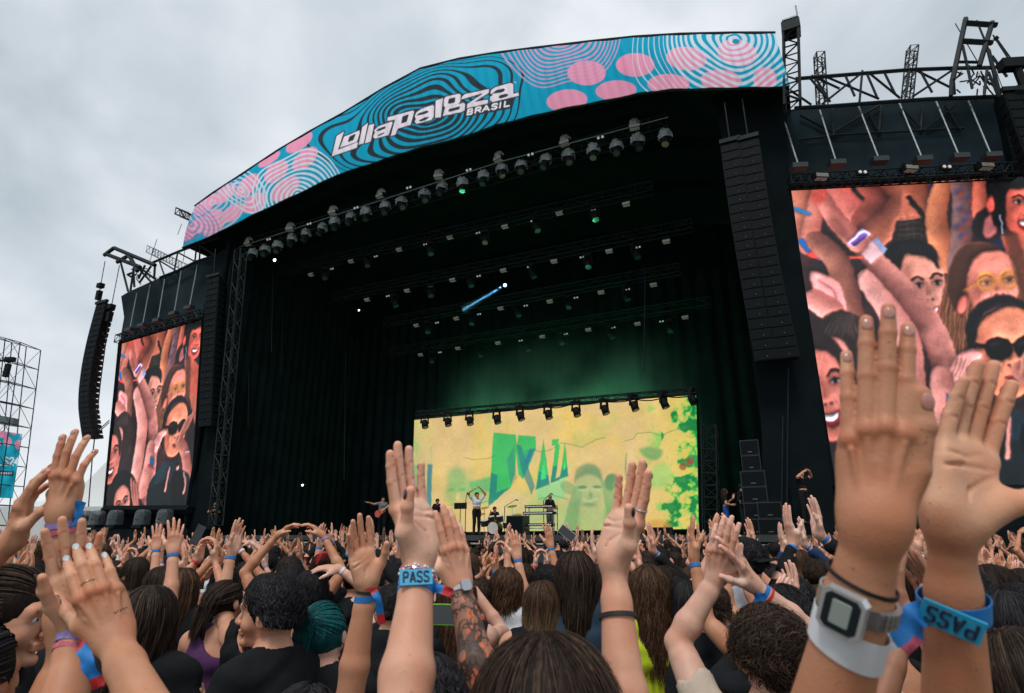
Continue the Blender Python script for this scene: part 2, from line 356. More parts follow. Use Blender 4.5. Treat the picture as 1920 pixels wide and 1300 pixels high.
# ---------------------------------------------------------- banner
cv = Canvas(335, 55, 1490, 470, 2.6, (14, 152, 186))
X, Y = cv.X, cv.Y
def contour(cx, cy, rot, asp, rad, space, duty, col, op, ph=0, wob=.12, seed=0, duty2=None, rin=0):
    a = math.radians(rot); x = X - cx; y = Y - cy
    u = x * math.cos(a) + y * math.sin(a); v = (-x * math.sin(a) + y * math.cos(a)) * asp
    r = np.hypot(u, v); th = np.arctan2(v, u)
    wv = sum(math.cos(seed * 1.7 + k) * .6 ** (k - 2) * np.sin(k * th + seed * k + r * .03 * math.sin(seed + k)) for k in range(2, 7))
    d = r * (1 + wob * wv) + 5 * np.sin(u * .06 + seed) * np.minimum(1, r / 60); f = (d / space + ph) % 1.
    dd = duty if duty2 is None else duty2 + (duty - duty2) * np.clip(d / rad, 0, 1)
    A = np.clip((dd / 2 - np.abs(f - .5)) * space * 1.6 + .5, 0, 1) * (d < rad) * (d > rin) * op
    c = lin(col); cv.a[:] = cv.a * (1 - A[..., None]) + c * A[..., None]
PINK = (226, 148, 178)
contour(800, 222, -15, 2.0, 192, 16.5, .22, (40, 52, 60), 1., wob=.13, seed=2.2, duty2=.78)
for c in [(1100, 137, 36, 23, 0), (1191, 122, 36, 22, 0), (1287, 110, 38, 22, 5), (1382, 99, 37, 25, 10), (1063, 189, 38, 21, -5), (1155, 170, 38, 19, -3), (1253, 158, 39, 19, 0), (1352, 151, 38, 20, 3), (1434, 148, 22, 22, 10),
          (561, 267, 29, 13, -36), (572, 298, 29, 15, -42), (505, 299, 24, 8, -35), (518, 322, 27, 15, -42), (464, 348, 28, 14, -46), (534, 354, 32, 17, -38), (476, 381, 25, 15, -38), (435, 400, 24, 13, -36), (384, 383, 28, 14, -45), (391, 415, 32, 13, -40), (420, 365, 26, 12, -40), (362, 430, 28, 10, -50), (402, 428, 24, 9, -36)]:
    cv.ell(*c[:4], PINK, rot=c[4])
W_ = (206, 218, 228)
contour(1052, 72, 0, 1.25, 118, 9, .30, (205, 150, 185), .9, seed=.6, duty2=.6, wob=.05)
contour(1375, 75, 5, 1.25, 135, 12.5, .42, W_, .85, seed=3.1, duty2=.62, wob=.09)
contour(1375, 75, 5, 1.25, 200, 9, .18, W_, .8, seed=3.1, wob=.06, rin=136)
contour(558, 366, -25, 1.1, 88, 8.2, .36, W_, .9, seed=1.1, wob=.05, duty2=.6)
contour(452, 356, -45, .55, 34, 7, .35, W_, .8, seed=2, wob=.1)
contour(398, 380, -40, 1.0, 62, 9, .45, (190, 188, 205), .75, seed=4, wob=.12)
contour(358, 420, -50, .8, 50, 8, .4, (120, 120, 170), .7, seed=5, wob=.12)
cv.ell(1380, 78, 7, 5, (20, 140, 175))
# lettering
cl = lambda L: [(610 + x / 7.645, 140 + y / 7.645) for x, y in L]; crr = lambda L: [(790 + x / 9.6, 140 + y / 9.6) for x, y in L]
OUT = [cl([(163, 880), (268, 815), (180, 1080), (468, 968), (450, 1050), (92, 1172)]), cl([(262, 895), (490, 800), (492, 845), (458, 950), (440, 970), (205, 1050), (208, 1020)]),
       cl([(530, 755), (612, 690), (550, 985), (480, 1005)]), cl([(625, 725), (700, 708), (650, 960), (568, 985)]),
       cl([(700, 800), (755, 745), (945, 675), (965, 692), (905, 868), (715, 920), (683, 893), (712, 835)]), cl([(888, 665), (893, 615), (1255, 515), (1275, 532), (1222, 720), (1040, 775), (1005, 862), (938, 882), (1000, 645)]),
       [(777.5, 218), (781, 211), (790, 204.5), (811, 197), (814, 200), (813, 219), (809, 225), (781, 232.5), (777.5, 229), (779.5, 223)], crr([(260, 470), (390, 425), (350, 770), (245, 780)]),
       crr([(408, 450), (440, 400), (680, 345), (710, 365), (700, 490), (665, 530), (430, 588), (402, 570)]), crr([(430, 590), (760, 510), (785, 530), (780, 640), (740, 670), (385, 748)]),
       crr([(735, 400), (780, 355), (1220, 260), (1215, 330), (950, 495), (1200, 450), (1195, 520), (820, 605), (830, 530), (1100, 350), (1085, 340), (715, 450)]),
       crr([(1240, 340), (1260, 280), (1330, 230), (1600, 150), (1655, 175), (1655, 350), (1750, 325), (1755, 380), (1280, 495), (1232, 460), (1240, 400), (1290, 365)])]
HOL = [cl([(345, 890), (425, 850), (434, 862), (402, 940), (330, 970), (325, 955)]), cl([(720, 812), (765, 775), (850, 742), (868, 755), (858, 775), (780, 808)]), cl([(750, 868), (850, 825), (840, 850), (760, 885)]),
       cl([(1105, 600), (1190, 570), (1195, 585), (1165, 680), (1085, 705)]), [(780, 217.5), (785, 212.5), (800, 207.5), (804, 209), (802, 212), (794, 215)], [(785, 226), (797, 220), (804, 219), (803, 222), (797, 226), (788, 228.5)],
       crr([(490, 455), (510, 430), (612, 410), (608, 490), (590, 510), (490, 530), (478, 512)]), crr([(500, 620), (690, 570), (697, 590), (680, 630), (510, 672), (483, 660)]),
       crr([(1300, 322), (1350, 280), (1480, 250), (1505, 265), (1495, 300), (1440, 325), (1250, 350)]), crr([(1392, 400), (1420, 370), (1520, 345), (1567, 355), (1550, 395), (1440, 430), (1395, 425)])]
DK = (48, 56, 66)
cv.poly(crr([(800, 610), (1700, 400), (1640, 590), (1580, 620), (790, 770)]), DK)
for o in OUT: cv.stroke(o, 4.2, DK, closed=True); cv.poly(o, DK)
for o in OUT: cv.poly(o, (226, 216, 226), .35)
for o in HOL: cv.poly(o, DK, .35)
for o in (cl([(262, 895), (205, 1050)]),): cv.stroke(o, 1.4, DK, .3)
GL = {'B': [[(0, 0), (0, 1), (.8, 1), (.95, .78), (.8, .52), (0, .52)], [(.8, .52), (1, .28), (.8, 0), (0, 0)]], 'R': [[(0, 0), (0, 1), (.85, 1), (1, .75), (.85, .48), (0, .48)], [(.5, .48), (1, 0)]],
      'A': [[(0, 0), (.5, 1), (1, 0)], [(.2, .3), (.8, .3)]], 'S': [[(1, .85), (.8, 1), (.2, 1), (0, .78), (.2, .55), (.8, .48), (1, .25), (.8, 0), (.2, 0), (0, .15)]], 'I': [[(.5, 0), (.5, 1)]], 'L': [[(0, 1), (0, 0), (1, 0)]],
      'P': [[(0, 0), (0, 1), (.85, 1), (1, .75), (.85, .48), (0, .48)]], '2': [[(0, .8), (.2, 1), (.8, 1), (1, .75), (0, 0), (1, 0)]], '4': [[(.8, 0), (.8, 1), (0, .35), (1, .35)]]}
def word(cvs, txt, o, dx, dy, slots, wd, col, skew=0., soft=.3):
    o, dx, dy = [np.array(v, float) for v in (o, dx, dy)]
    for ch, (a, b) in zip(txt, slots):
        for st in GL[ch]: cvs.stroke([o + dx * (a + (b - a) * x) + dy * z for x, z in st], wd, col, soft)
word(cv, 'BRASIL', (875.6, 215.6), (80.5, -17.4), (1.5, -9.6), [(.01, .12), (.19, .31), (.36, .51), (.57, .69), (.73, .80), (.87, .98)], 2.9, (232, 226, 232))
cv.ell(966, 155, 1.6, 1.3, (200, 200, 210))
nx, ny = 1300, 120
tb, bbm = resamp(BT, nx), resamp(BB, nx)
v = np.linspace(0, 1, ny)[None, :, None]; PX = tb[:, None] * (1 - v) + bbm[:, None] * v
rr = RT * ((PX[..., 0:1] - 960) / FPX) + UP * ((650 - PX[..., 1:2]) / FPX) + FW
p0 = S0 - SN * .6; tt = np.dot(p0 - CAM, SN) / (rr @ SN); G = CAM + rr * tt[..., None]
bulge = (np.sin(np.linspace(0, 1, ny) * math.pi)[None] * .12 + .035 * np.sin(np.arange(nx) * .31)[:, None] * np.sin(np.linspace(0, 1, ny) * 3.1)[None] + .02 * np.sin(np.arange(nx) * .083 + 1)[:, None])
G = G - SN * bulge[..., None]
dd_ = G - CAM; kk_ = dd_ @ FW; C = cv.at(960 + FPX * (dd_ @ RT) / kk_, 650 - FPX * (dd_ @ UP) / kk_)
BANNER = mat('printed_banner', (1.3, 1.3, 1.3), .8, var=.05, scale=.7, attr='paint', spec=.1)
bn = empty('roof_banner', SP(0, -.6, 14), 'long curved turquoise and pink printed banner with white festival lettering along the stage roof', 'banner')
colored('banner_fabric', G, C, BANNER, bn, back=SN * .04)
m = MB(); m.path([onS(x, y - 1, -.5) for x, y in BT], .09, 6); m.path([onS(x, y + 1, -.5) for x, y in BB], .09, 6); part('banner_rail', m, STEEL, bn)
del cv, X, Y

# ---------------------------------------------------------- centre LED wall picture
cc = lambda L: [(660 + x / 2.8235, 720 + y / 2.8235) for x, y in L]
cv = Canvas(765, 730, 1318, 1004, 3.0, (222, 190, 128))
X, Y = cv.X, cv.Y
def noise2(X, Y, sc_, seed, oct_=4):
    o = np.zeros(X.shape); r = np.random.default_rng(seed)
    for k in range(oct_):
        f = sc_ * 2 ** k; n = 64; tb_ = r.random((n, n)); x = X * f; y = Y * f; i = np.floor(x).astype(int); j = np.floor(y).astype(int); u = x - i; vv = y - j; u = u * u * (3 - 2 * u); vv = vv * vv * (3 - 2 * vv)
        g_ = lambda a, b: tb_[a % n, b % n]
        o += (g_(i, j) * (1 - u) * (1 - vv) + g_(i + 1, j) * u * (1 - vv) + g_(i, j + 1) * (1 - u) * vv + g_(i + 1, j + 1) * u * vv) / 2 ** k
    return o / 1.9
def wash(mask, col):
    mask = np.clip(mask, 0, 1)[..., None]; cv.a[:] = cv.a * (1 - mask) + lin(col) * mask
n1 = noise2(X, Y, .02, 1); n2 = noise2(X, Y, .06, 2, 5)
wash((n1 - .45) * 2.2, (232, 196, 96)); wash((Y > 0) * np.clip((X - 1180) / 120, 0, 1) * .55, (226, 206, 50)); wash(np.clip((Y - 950) / 60, 0, 1) * .4 * (X > 1200), (226, 190, 90))
wash(np.clip((Y - 900) / 60, 0, 1) * np.clip((1190 - X) / 60, 0, 1) * np.clip((X - 920) / 60, 0, 1) * .55, (128, 190, 120))
wash(np.clip((820 - X) / 40, 0, 1) * .25, (150, 200, 130))
ex = np.clip((X - 1245) / 55, 0, 1); ex = np.clip((X - 1205) / 95, 0, 1); wash(np.clip((n2 + ex * .33 - .70) * 7, 0, 1) * ex ** .4, (60, 205, 80)); wash(np.clip((n2 + ex * .3 - .76) * 9, 0, 1) * (X > 1240), (10, 130, 60)); wash(np.clip((n1 + n2 - 1.12) * 3, 0, 1) * .25, (120, 205, 120))
cv.poly(cc([(325, 430), (368, 430), (366, 640), (362, 790), (310, 790)]), (110, 185, 120), 2, .75); cv.poly(cc([(328, 290), (350, 320), (348, 370), (322, 350)]), (130, 200, 100), 3, .6)
cv.poly(cc([(400, 425), (425, 425), (418, 690), (392, 690)]), (30, 130, 140), 1.2, .9); cv.stroke(cc([(420, 330), (418, 425)]), 1.5, (150, 190, 120), 1, .7)
cv.poly(cc([(365, 630), (392, 630), (390, 760), (362, 760)]), (60, 150, 125), 1.5, .7)
# pale green face at left
for e_ in [(555, 500, 50, 62, .45), (530, 580, 42, 55, .35), (600, 560, 34, 60, .25)]: cv.ell(*cc([e_[:2]])[0], e_[2] / 2.82, e_[3] / 2.82, (110, 185, 110), soft=5, op=e_[4] + .2)
for p_ in [(525, 560), (585, 560)]: cv.ell(*cc([p_])[0], 6, 3, (100, 170, 110), soft=2, op=.7)
cv.ell(*cc([(548, 640)])[0], 9, 3, (100, 170, 110), soft=2, op=.6); cv.ell(*cc([(560, 600)])[0], 3, 7, (235, 205, 150), soft=2, op=.8)
cv.poly(cc([(615, 520), (740, 490), (760, 560), (640, 590)]), (90, 180, 110), 2.5, .8)
cv.smooth_poly(cc([(610, 530), (800, 480), (830, 530), (720, 640), (640, 620)]), (90, 185, 110), 4, .45)
# broken green letters
G1, T1 = (35, 185, 95), (25, 120, 120)
cv.poly(cc([(748, 258), (868, 268), (872, 340), (862, 480), (840, 545), (722, 650)]), G1, .8, .95); cv.poly(cc([(735, 470), (770, 480), (765, 575), (840, 545), (722, 650)]), T1, .8, .8)
cv.poly(cc([(858, 330), (872, 500), (840, 545), (820, 400)]), T1, 2, .5)
cv.poly(cc([(880, 272), (972, 278), (975, 345), (905, 505), (880, 480), (868, 350)]), G1, .8, .95); cv.poly(cc([(918, 350), (975, 345), (905, 505), (885, 430)]), (30, 150, 130), 1.5, .6)
cv.poly(cc([(868, 320), (895, 330), (968, 545), (950, 590), (905, 480)]), (35, 130, 125), 1, .8); cv.poly(cc([(940, 345), (968, 340), (930, 430), (915, 410)]), (40, 110, 150), 1, .8)
for tri, hole in (([(1015, 285), (1045, 535), (970, 562)], [(1018, 400), (1026, 500), (998, 508)]), ([(1128, 300), (1146, 490), (1098, 505)], [(1126, 400), (1131, 450), (1117, 455)])):
    cv.poly(cc(tri), G1, .8, .95); cv.poly(cc([tri[1], tri[2], ((tri[2][0] + tri[0][0]) / 2, (tri[2][1] + tri[0][1]) / 2 + 40), (tri[1][0] - 6, tri[1][1] - 50)]), T1, .8, .8); cv.poly(cc(hole), (70, 215, 130), .8, .9)
cv.poly(cc([(1058, 292), (1096, 290), (1092, 320), (1102, 330), (1078, 500), (1100, 490), (1098, 510), (1050, 525), (1076, 325), (1058, 328)]), G1, .8, .95); cv.poly(cc([(1062, 440), (1086, 430), (1078, 500), (1100, 490), (1098, 510), (1050, 525)]), T1, .8, .8)
cv.poly(cc([(975, 560), (1140, 490), (1120, 530), (1130, 600), (1060, 620), (985, 620)]), (120, 210, 140), 2, .7); cv.poly(cc([(725, 650), (860, 560), (940, 600), (930, 700), (820, 760), (700, 780)]), (222, 195, 140), 4, .6)
for q in [[(590, 390), (650, 402), (720, 395), (760, 380)], [(940, 345), (1000, 358), (1050, 350), (1110, 312), (1160, 320), (1220, 335), (1290, 295), (1340, 285)], [(1440, 305), (1490, 290), (1510, 262), (1580, 258), (1640, 275), (1700, 245), (1760, 235)], [(640, 640), (760, 610)], [(990, 610), (1060, 590), (1140, 610)]]:
    cv.stroke(cc(q), 1.6, (60, 150, 80), 1., .75)
# child-like figure propping its cheeks: generic green silhouette
SG, SGd = (120, 165, 105), (80, 140, 95)
for s_, q in ((1, [(1150, 790), (1175, 640), (1195, 560)]), (1, [(1410, 780), (1370, 640), (1350, 540), (1370, 500)])): cv.stroke(cc(q), 25, SG, 2, .75, w2=17)
cv.poly(cc([(1100, 800), (1150, 640), (1215, 600), (1210, 800)]), SG, 3, .45); cv.poly(cc([(1330, 800), (1340, 600), (1400, 650), (1450, 800)]), SG, 3, .5)
cv.ell(*cc([(1145, 550)])[0], 16, 11, SG, 30, 2, .7); cv.ell(*cc([(1375, 520)])[0], 13, 17, SGd, 20, 2, .75)
cv.ell(*cc([(1255, 545)])[0], 27, 38, (150, 185, 125), 5, 3, .6); cv.smooth_poly(cc([(1178, 520), (1190, 450), (1250, 420), (1310, 450), (1328, 530), (1300, 495), (1250, 480), (1200, 500)]), SGd, 3, .7)
for p_ in [(1220, 548), (1298, 545)]: cv.ell(*cc([p_])[0], 8, 3.4, (85, 135, 90), 0, 1.2, .85); cv.ell(*cc([(p_[0], p_[1] + 14)])[0], 8, 2.5, (200, 205, 150), 0, 1.5, .6)
cv.ell(*cc([(1262, 590)])[0], 4, 6, (110, 155, 100), 0, 1.5, .7); cv.stroke(cc([(1222, 610), (1255, 625), (1295, 608)]), 3.2, (215, 220, 170), 1.5, .45); cv.ell(*cc([(1258, 640)])[0], 14, 4, (90, 140, 90), 0, 2, .5)
cv.ell(*cc([(1470, 500)])[0], 10, 60, (228, 205, 150), 0, 6, .4)
cv.smooth_poly(cc([(1520, 350), (1570, 335), (1645, 350), (1620, 400), (1560, 395)]), (90, 165, 95), 3, .8); cv.smooth_poly(cc([(1560, 540), (1600, 440), (1660, 420), (1700, 500), (1640, 550)]), (120, 205, 110), 5, .6)
for p_ in [(1752, 438, 7, 7), (1790, 410, 7, 7), (1745, 60, 18, 2), (1450, 440, 1.2, 22)]: cv.ell(*cc([p_[:2]])[0], p_[2], p_[3], (150, 70, 40) if p_[2] == 7 else (50, 120, 60), soft=1.5, op=.8)
cv.smooth_poly(cc([(1560, 730), (1640, 720), (1690, 755), (1600, 770)]), (205, 140, 50), 3, .6)
n3_ = noise2(X, Y, .5, 33, 3); n4_ = noise2(X, Y, .035, 34, 4); cv.a = (cv.a * (1 + (n3_ - .5) * .22 + (n4_ - .5) * .30)[..., None] ** 1.0).astype(np.float32); cv.a = cv.at(X + (noise2(X, Y, .08, 35, 3) - .5) * 2.2, Y + (noise2(X, Y, .08, 36, 3) - .5) * 2.2).astype(np.float32)
LED = mat('led_wall_picture', (.02, .02, .02), .6, attr='paint', var=.0, emit='attr', es=.9)
lw = empty('led_wall', onS(1040, 1000, 6), 'wide glowing yellow and green LED wall at the back of the stage behind the band', 'LED wall')
nx, ny = 640, 260; u = np.linspace(0, 1, nx)[:, None, None]; v = np.linspace(0, 1, ny)[None, :, None]
q = [onS(777, 788, 6), onS(1305, 739, 6), onS(1310, 992, 6), onS(770, 999, 6)]
G = (q[0] * (1 - u) + q[1] * u) * (1 - v) + (q[3] * (1 - u) + q[2] * u) * v
def topx(G):
    d = G - CAM; k = d @ FW; return 960 + FPX * (d @ RT) / k, 650 - FPX * (d @ UP) / k
gx, gy = topx(G)
colored('screen_panel', G, cv.at(gx, gy), LED, lw, back=SN * .12)
m = MB()
for a, b in ((0, 1), (1, 2), (2, 3), (3, 0)): m.tube(q[a] + SN * .1, q[b] + SN * .1, .09, 4)
for i in range(9):
    p_ = q[0] + (q[1] - q[0]) * i / 8; p2 = q[3] + (q[2] - q[3]) * i / 8; m.tube(p_ + SN * .3, p2 * [1, 1, 0] + SN * .3, .04, 4)
part('frame', m, STEEL, lw)
del cv, X, Y

# ---------------------------------------------------------- video picture for the two side screens
SCR = [(1480, 356), (1937, 330), (2035, 912), (1566, 906)]
LSC = [(228, 645), (377.5, 600), (356, 950), (196, 950)]
cv = Canvas(1470, 320, 2045, 920, 1.5, (62, 48, 50))
X, Y = cv.X, cv.Y
k6 = lambda *L: [(1480 + x / 2.1667, 320 + y / 2.1667) for x, y in L]
HL = homog([(180 + x / 3.514, 590 + y / 3.514) for x, y in [(170, 195), (693, 35), (620, 1265), (55, 1265)]], SCR)
def k7(*L): return [hmap(HL, 180 + x / 3.514, 590 + y / 3.514) for x, y in L]
SK, SKd, SKl = (216, 148, 130), (140, 78, 66), (240, 184, 168)
n1 = noise2(X, Y, .02, 5); wash((n1 - .5) * 2, (110, 66, 58)); wash((.45 - n1) * 2.5, (28, 26, 30))
def arm(pts, w1, w2, c=SK, d=SKd, sg=1, soft=1.): cv.stroke(spline(pts, False, 5), w1, c, soft, shade=(sg, d), w2=w2)
# back row of raised arms
cv.poly(k6((215, 50), (420, 40), (400, 130), (330, 210), (240, 150)), (40, 58, 56), 2)
arm(k6((55, 60), (60, 160), (50, 300)), 55, 40, (220, 150, 120), (150, 80, 70)); arm(k6((170, 60), (215, 140), (330, 240)), 60, 52, (232, 150, 130), (190, 100, 86))
arm(k6((300, 60), (350, 120), (300, 220)), 34, 50, (176, 98, 80), (90, 50, 46)); arm(k6((395, 40), (455, 110), (415, 210), (330, 290)), 42, 66, (212, 136, 104), (120, 66, 54), -1)
cv.poly(k6((455, 40), (560, 40), (620, 220), (440, 215)), (196, 120, 92), 2); cv.poly(k6((432, 222), (610, 205), (680, 340), (600, 400), (410, 330)), (46, 42, 40), 1.5)
for i in range(5): cv.stroke(k6((440, 215 + i * 24), (520, 205 + i * 26), (610 + i * 8, 235 + i * 26)), 2, (112, 88, 66), 1, .7)
for i in range(6): cv.stroke(k6((450 + i * 26, 200), (446 + i * 30, 330)), 2, (96, 76, 58), 1, .5)
arm(k6((500, 40), (540, 130), (600, 250)), 50, 30, (190, 116, 86), (110, 60, 48)); cv.stroke(k6((480, 120), (540, 200), (600, 320)), 10, (26, 26, 28), 1)
cv.poly(k6((560, 30), (610, 40), (590, 200), (560, 150)), (48, 66, 120), 2, .8)
arm(k6((628, 10), (600, 130), (595, 240), (640, 400)), 34, 50, (216, 146, 104), (150, 84, 58)); arm(k6((690, 10), (705, 160), (695, 320), (680, 430)), 46, 38, (150, 116, 108), (96, 66, 62))
for a_, b_ in ((680, 90), (720, 120), (690, 170), (710, 220), (680, 250), (700, 290), (725, 190)): cv.ell(*k6((a_, b_))[0], 9, 6, (72, 84, 120), a_, 2, .6); cv.ell(*k6((a_ + 12, b_ + 14))[0], 7, 5, (170, 70, 50), b_, 2, .5)
arm(k6((765, 30), (770, 110), (775, 190)), 26, 34, (206, 120, 92), (130, 70, 56)); cv.ell(*k6((800, 240))[0], 26, 36, (38, 34, 38), 10, 2); cv.ell(*k6((815, 250))[0], 14, 24, (178, 112, 104), 10, 2); cv.poly(k6((860, 290), (960, 290), (1120, 420), (1200, 900), (900, 420)), (190, 116, 90), 2)
def face(P0, P1, w_, sk, hair, eyes=True, mouth='smile', brow=(40, 26, 26), look=0., dark=SKd):
    """a face in the video picture: P0 crown, P1 chin (canvas px), w_ width"""
    P0, P1 = np.array(P0), np.array(P1); ax = (P1 - P0); L = np.linalg.norm(ax); ax /= L; sx = np.array([-ax[1], ax[0]]); sx = -sx if sx[0] < 0 else sx
    at_ = lambda u, v_: P0 + ax * L * v_ + sx * w_ * (u + look * (1 - abs(2 * v_ - 1) * .3)); ang = math.degrees(math.atan2(sx[1], sx[0]))
    hd = [P0 + ax * L * v_ + sx * w_ * u for u, v_ in ((0, 0), (.32, .06), (.48, .28), (.49, .55), (.40, .8), (.18, .98), (-.18, .98), (-.40, .8), (-.49, .55), (-.48, .28), (-.32, .06))]
    cv.smooth_poly(hd, sk, 1.2); cv.ell(*(P0 + ax * L * .6 - sx * w_ * .36), w_ * .16, L * .34, dark, ang, 6, .5); cv.ell(*at_(.2, .62), w_ * .16, L * .1, tuple(min(255, c + 22) for c in sk), ang, 5, .8); cv.ell(*at_(-.2, .64), w_ * .14, L * .09, tuple(min(255, c + 14) for c in sk), ang, 5, .6)
    cv.ell(*at_(0, .25), w_ * .3, L * .1, tuple(min(255, c + 18) for c in sk), ang, 5, .6)
    for s_ in (-1, 1):
        cv.stroke(spline([at_(s_ * .1, .40), at_(s_ * .22, .355), at_(s_ * .36, .39)], False, 4), L * .026, brow, .8)
        if eyes:
            cv.ell(*at_(s_ * .22, .45), w_ * .13, L * .045, dark, ang, 2.5, .7); cv.ell(*at_(s_ * .22, .458), w_ * .095, L * .026, (225, 210, 205), ang, .8); cv.ell(*at_(s_ * .22, .457), w_ * .045, L * .03, (36, 24, 22), ang, .8); cv.stroke([at_(s_ * .12, .458), at_(s_ * .22, .432), at_(s_ * .33, .452)], L * .014, (30, 18, 18), .7)
    cv.stroke([at_(-.03, .45), at_(-.05, .62)], w_ * .05, dark, 2, .45); cv.ell(*at_(0, .63), w_ * .11, L * .045, tuple(min(255, c + 8) for c in sk), ang, 2); cv.ell(*at_(-.06, .655), w_ * .035, L * .014, (80, 36, 32), ang, 1, .8); cv.ell(*at_(.06, .655), w_ * .035, L * .014, (80, 36, 32), ang, 1, .8); cv.stroke([at_(-.15, .62), at_(-.2, .72)], 2, dark, 1.5, .6); cv.stroke([at_(.15, .62), at_(.2, .72)], 2, dark, 1.5, .5)
    if mouth == 'smile':
        cv.smooth_poly([at_(-.2, .735), at_(0, .76), at_(.2, .735), at_(.13, .85), at_(0, .88), at_(-.13, .85)], (150, 46, 50), 1); cv.smooth_poly([at_(-.16, .75), at_(0, .77), at_(.16, .75), at_(.1, .81), at_(0, .825), at_(-.1, .81)], (240, 232, 226), .8)
    else:
        cv.smooth_poly([at_(-.14, .77), at_(0, .75), at_(.14, .77), at_(0, .83)], (170, 76, 72), 1); cv.stroke([at_(-.14, .78), at_(.14, .78)], 1.4, (90, 30, 30), .7)
    return at_
# woman with cropped black hair and earring, top right
cv.smooth_poly(k6((795, 60), (850, 5), (1060, 0), (1130, 120), (1080, 260), (860, 260), (820, 200)), (24, 20, 24), 2)
at_ = face(*k6((975, 10), (955, 300)), 92, (222, 116, 92), None, mouth='smile', look=.05); cv.smooth_poly(k6((845, 90), (860, 20), (960, 0), (1080, 10), (1080, 80), (1010, 70), (930, 80), (880, 100), (880, 260), (850, 250)), (22, 18, 22), 1.5)
cv.ell(*k6((815, 150))[0], 7, 17, (214, 104, 88), 0, 1.5); cv.stroke(k6((855, 200), (868, 280)), 2.4, (200, 200, 210), .8); cv.poly(k6((870, 300), (1000, 320), (1150, 420), (1200, 620), (930, 500), (880, 380)), (196, 106, 82), 2); cv.poly(k6((810, 330), (860, 300), (900, 420), (900, 470)), (46, 60, 92), 1.5)
# woman with black fringe laughing
cv.smooth_poly(k6((385, 370), (420, 320), (520, 305), (590, 350), (610, 430), (600, 640), (560, 560), (400, 420)), (20, 20, 24), 2)
face(*k6((520, 340), (575, 690)), 80, (206, 146, 122), None, mouth='smile', look=.10); cv.smooth_poly(k6((395, 385), (430, 325), (520, 308), (585, 345), (605, 430), (560, 385), (480, 370), (440, 390)), (22, 22, 26), 1.5)
for i in range(9): cv.stroke(k6((440 + i * 18, 372 + (i % 3) * 4), (450 + i * 16, 330)), 1.2, (70, 72, 80), .7, .6)
# woman with long hair and amber glasses
cv.smooth_poly(k6((640, 470), (690, 345), (790, 318), (880, 370), (950, 470), (970, 600), (860, 640), (740, 900), (640, 900), (610, 640)), (128, 84, 60), 2)
for i in range(26):
    a_ = 618 + i * 5; cv.stroke(spline(k6((700 + i * 2, 360), (a_ + 18 + (i % 5) * 3, 520), (a_ + 4, 700), (a_ + 16 * math.sin(i), 880)), False, 4), 1.8, [(176, 118, 78), (96, 58, 42), (206, 156, 112), (70, 44, 36)][i % 4], .9, .7)
at_ = face(*k6((800, 355), (850, 650)), 100, (224, 146, 122), None, eyes=True, mouth='no', look=.12, brow=(120, 70, 50)); cv.smooth_poly(k6((640, 520), (690, 350), (800, 325), (860, 350), (770, 370), (730, 430), (715, 560), (700, 640)), (92, 60, 46), 2); cv.ell(*k6((703, 585))[0], 9, 18, (214, 124, 104), 15, 1.5)
for c_, r_ in (((805, 488), 18), ((893, 482), 17)): p_ = k6(c_)[0]; t_ = np.linspace(0, 2 * math.pi, 20); cv.ell(*p_, r_, r_, (206, 150, 60), 0, 1, .35); cv.stroke([(p_[0] + r_ * math.cos(a), p_[1] + r_ * math.sin(a)) for a in t_], 3, (222, 160, 44), .8)
cv.stroke(k6((768, 492), (710, 528)), 2.6, (216, 150, 50), .8); cv.stroke(k6((842, 482), (858, 480)), 3, (216, 150, 50), .8); cv.stroke(k6((905, 300), (960, 520), (980, 640)), 26, (110, 72, 54), 3, .8)
# big forearm crossing the picture
arm(k6((330, 480), (430, 640), (480, 780), (500, 1100)), 50, 62, (238, 184, 166), (190, 124, 108)); arm(k6((270, 310), (350, 400), (470, 530), (570, 670), (625, 800), (655, 960), (680, 1200)), 36, 62, (208, 146, 128), (132, 80, 72), -1); cv.ell(*k6((590, 730))[0], 26, 20, (214, 150, 134), 50, 8, .5)
arm(k6((118, 75), (100, 200), (80, 330)), 26, 40, (220, 150, 126), (170, 96, 84)); arm(k6((125, 110), (190, 220), (275, 320)), 30, 40, (224, 152, 132), (178, 104, 92)); cv.ell(*k6((118, 100))[0], 14, 22, (226, 110, 92), 10, 3, .9); cv.ell(*k6((195, 250))[0], 12, 28, (150, 92, 78), -35, 5, .8)
cv.poly(k6((232, 322), (296, 256), (328, 280), (262, 344)), (222, 206, 226), 1); cv.poly(k6((246, 324), (300, 272), (318, 286), (264, 338)), (120, 84, 148), 1); cv.poly(k6((290, 370), (345, 294), (398, 350), (330, 412)), (206, 170, 164), 1.2); cv.poly(k6((335, 310), (352, 294), (398, 352), (382, 368)), (150, 160, 180), 1)
cv.stroke(k6((22, 165), (78, 188)), 9, (40, 150, 190), 1); cv.stroke(k6((56, 320), (86, 368), (135, 384)), 11, (220, 84, 70), 1); cv.stroke(k6((50, 310), (76, 350)), 11, (30, 130, 190), 1); cv.stroke(k6((130, 382), (228, 388)), 10, (36, 120, 180), 1); cv.stroke(k6((225, 386), (290, 384)), 8, (230, 110, 84), 1)
arm(k6((110, 310), (190, 390), (230, 520), (250, 640)), 40, 56, (196, 136, 112), (120, 74, 62)); cv.smooth_poly(k6((85, 450), (130, 448), (200, 490), (235, 590), (210, 620), (160, 560), (110, 540)), (236, 168, 156), 1.5); cv.stroke(k6((120, 480), (180, 520), (200, 590)), 3, (180, 100, 94), 1.5, .7); arm(k6((100, 560), (180, 620), (240, 760)), 40, 50, (232, 168, 150), (190, 120, 104))
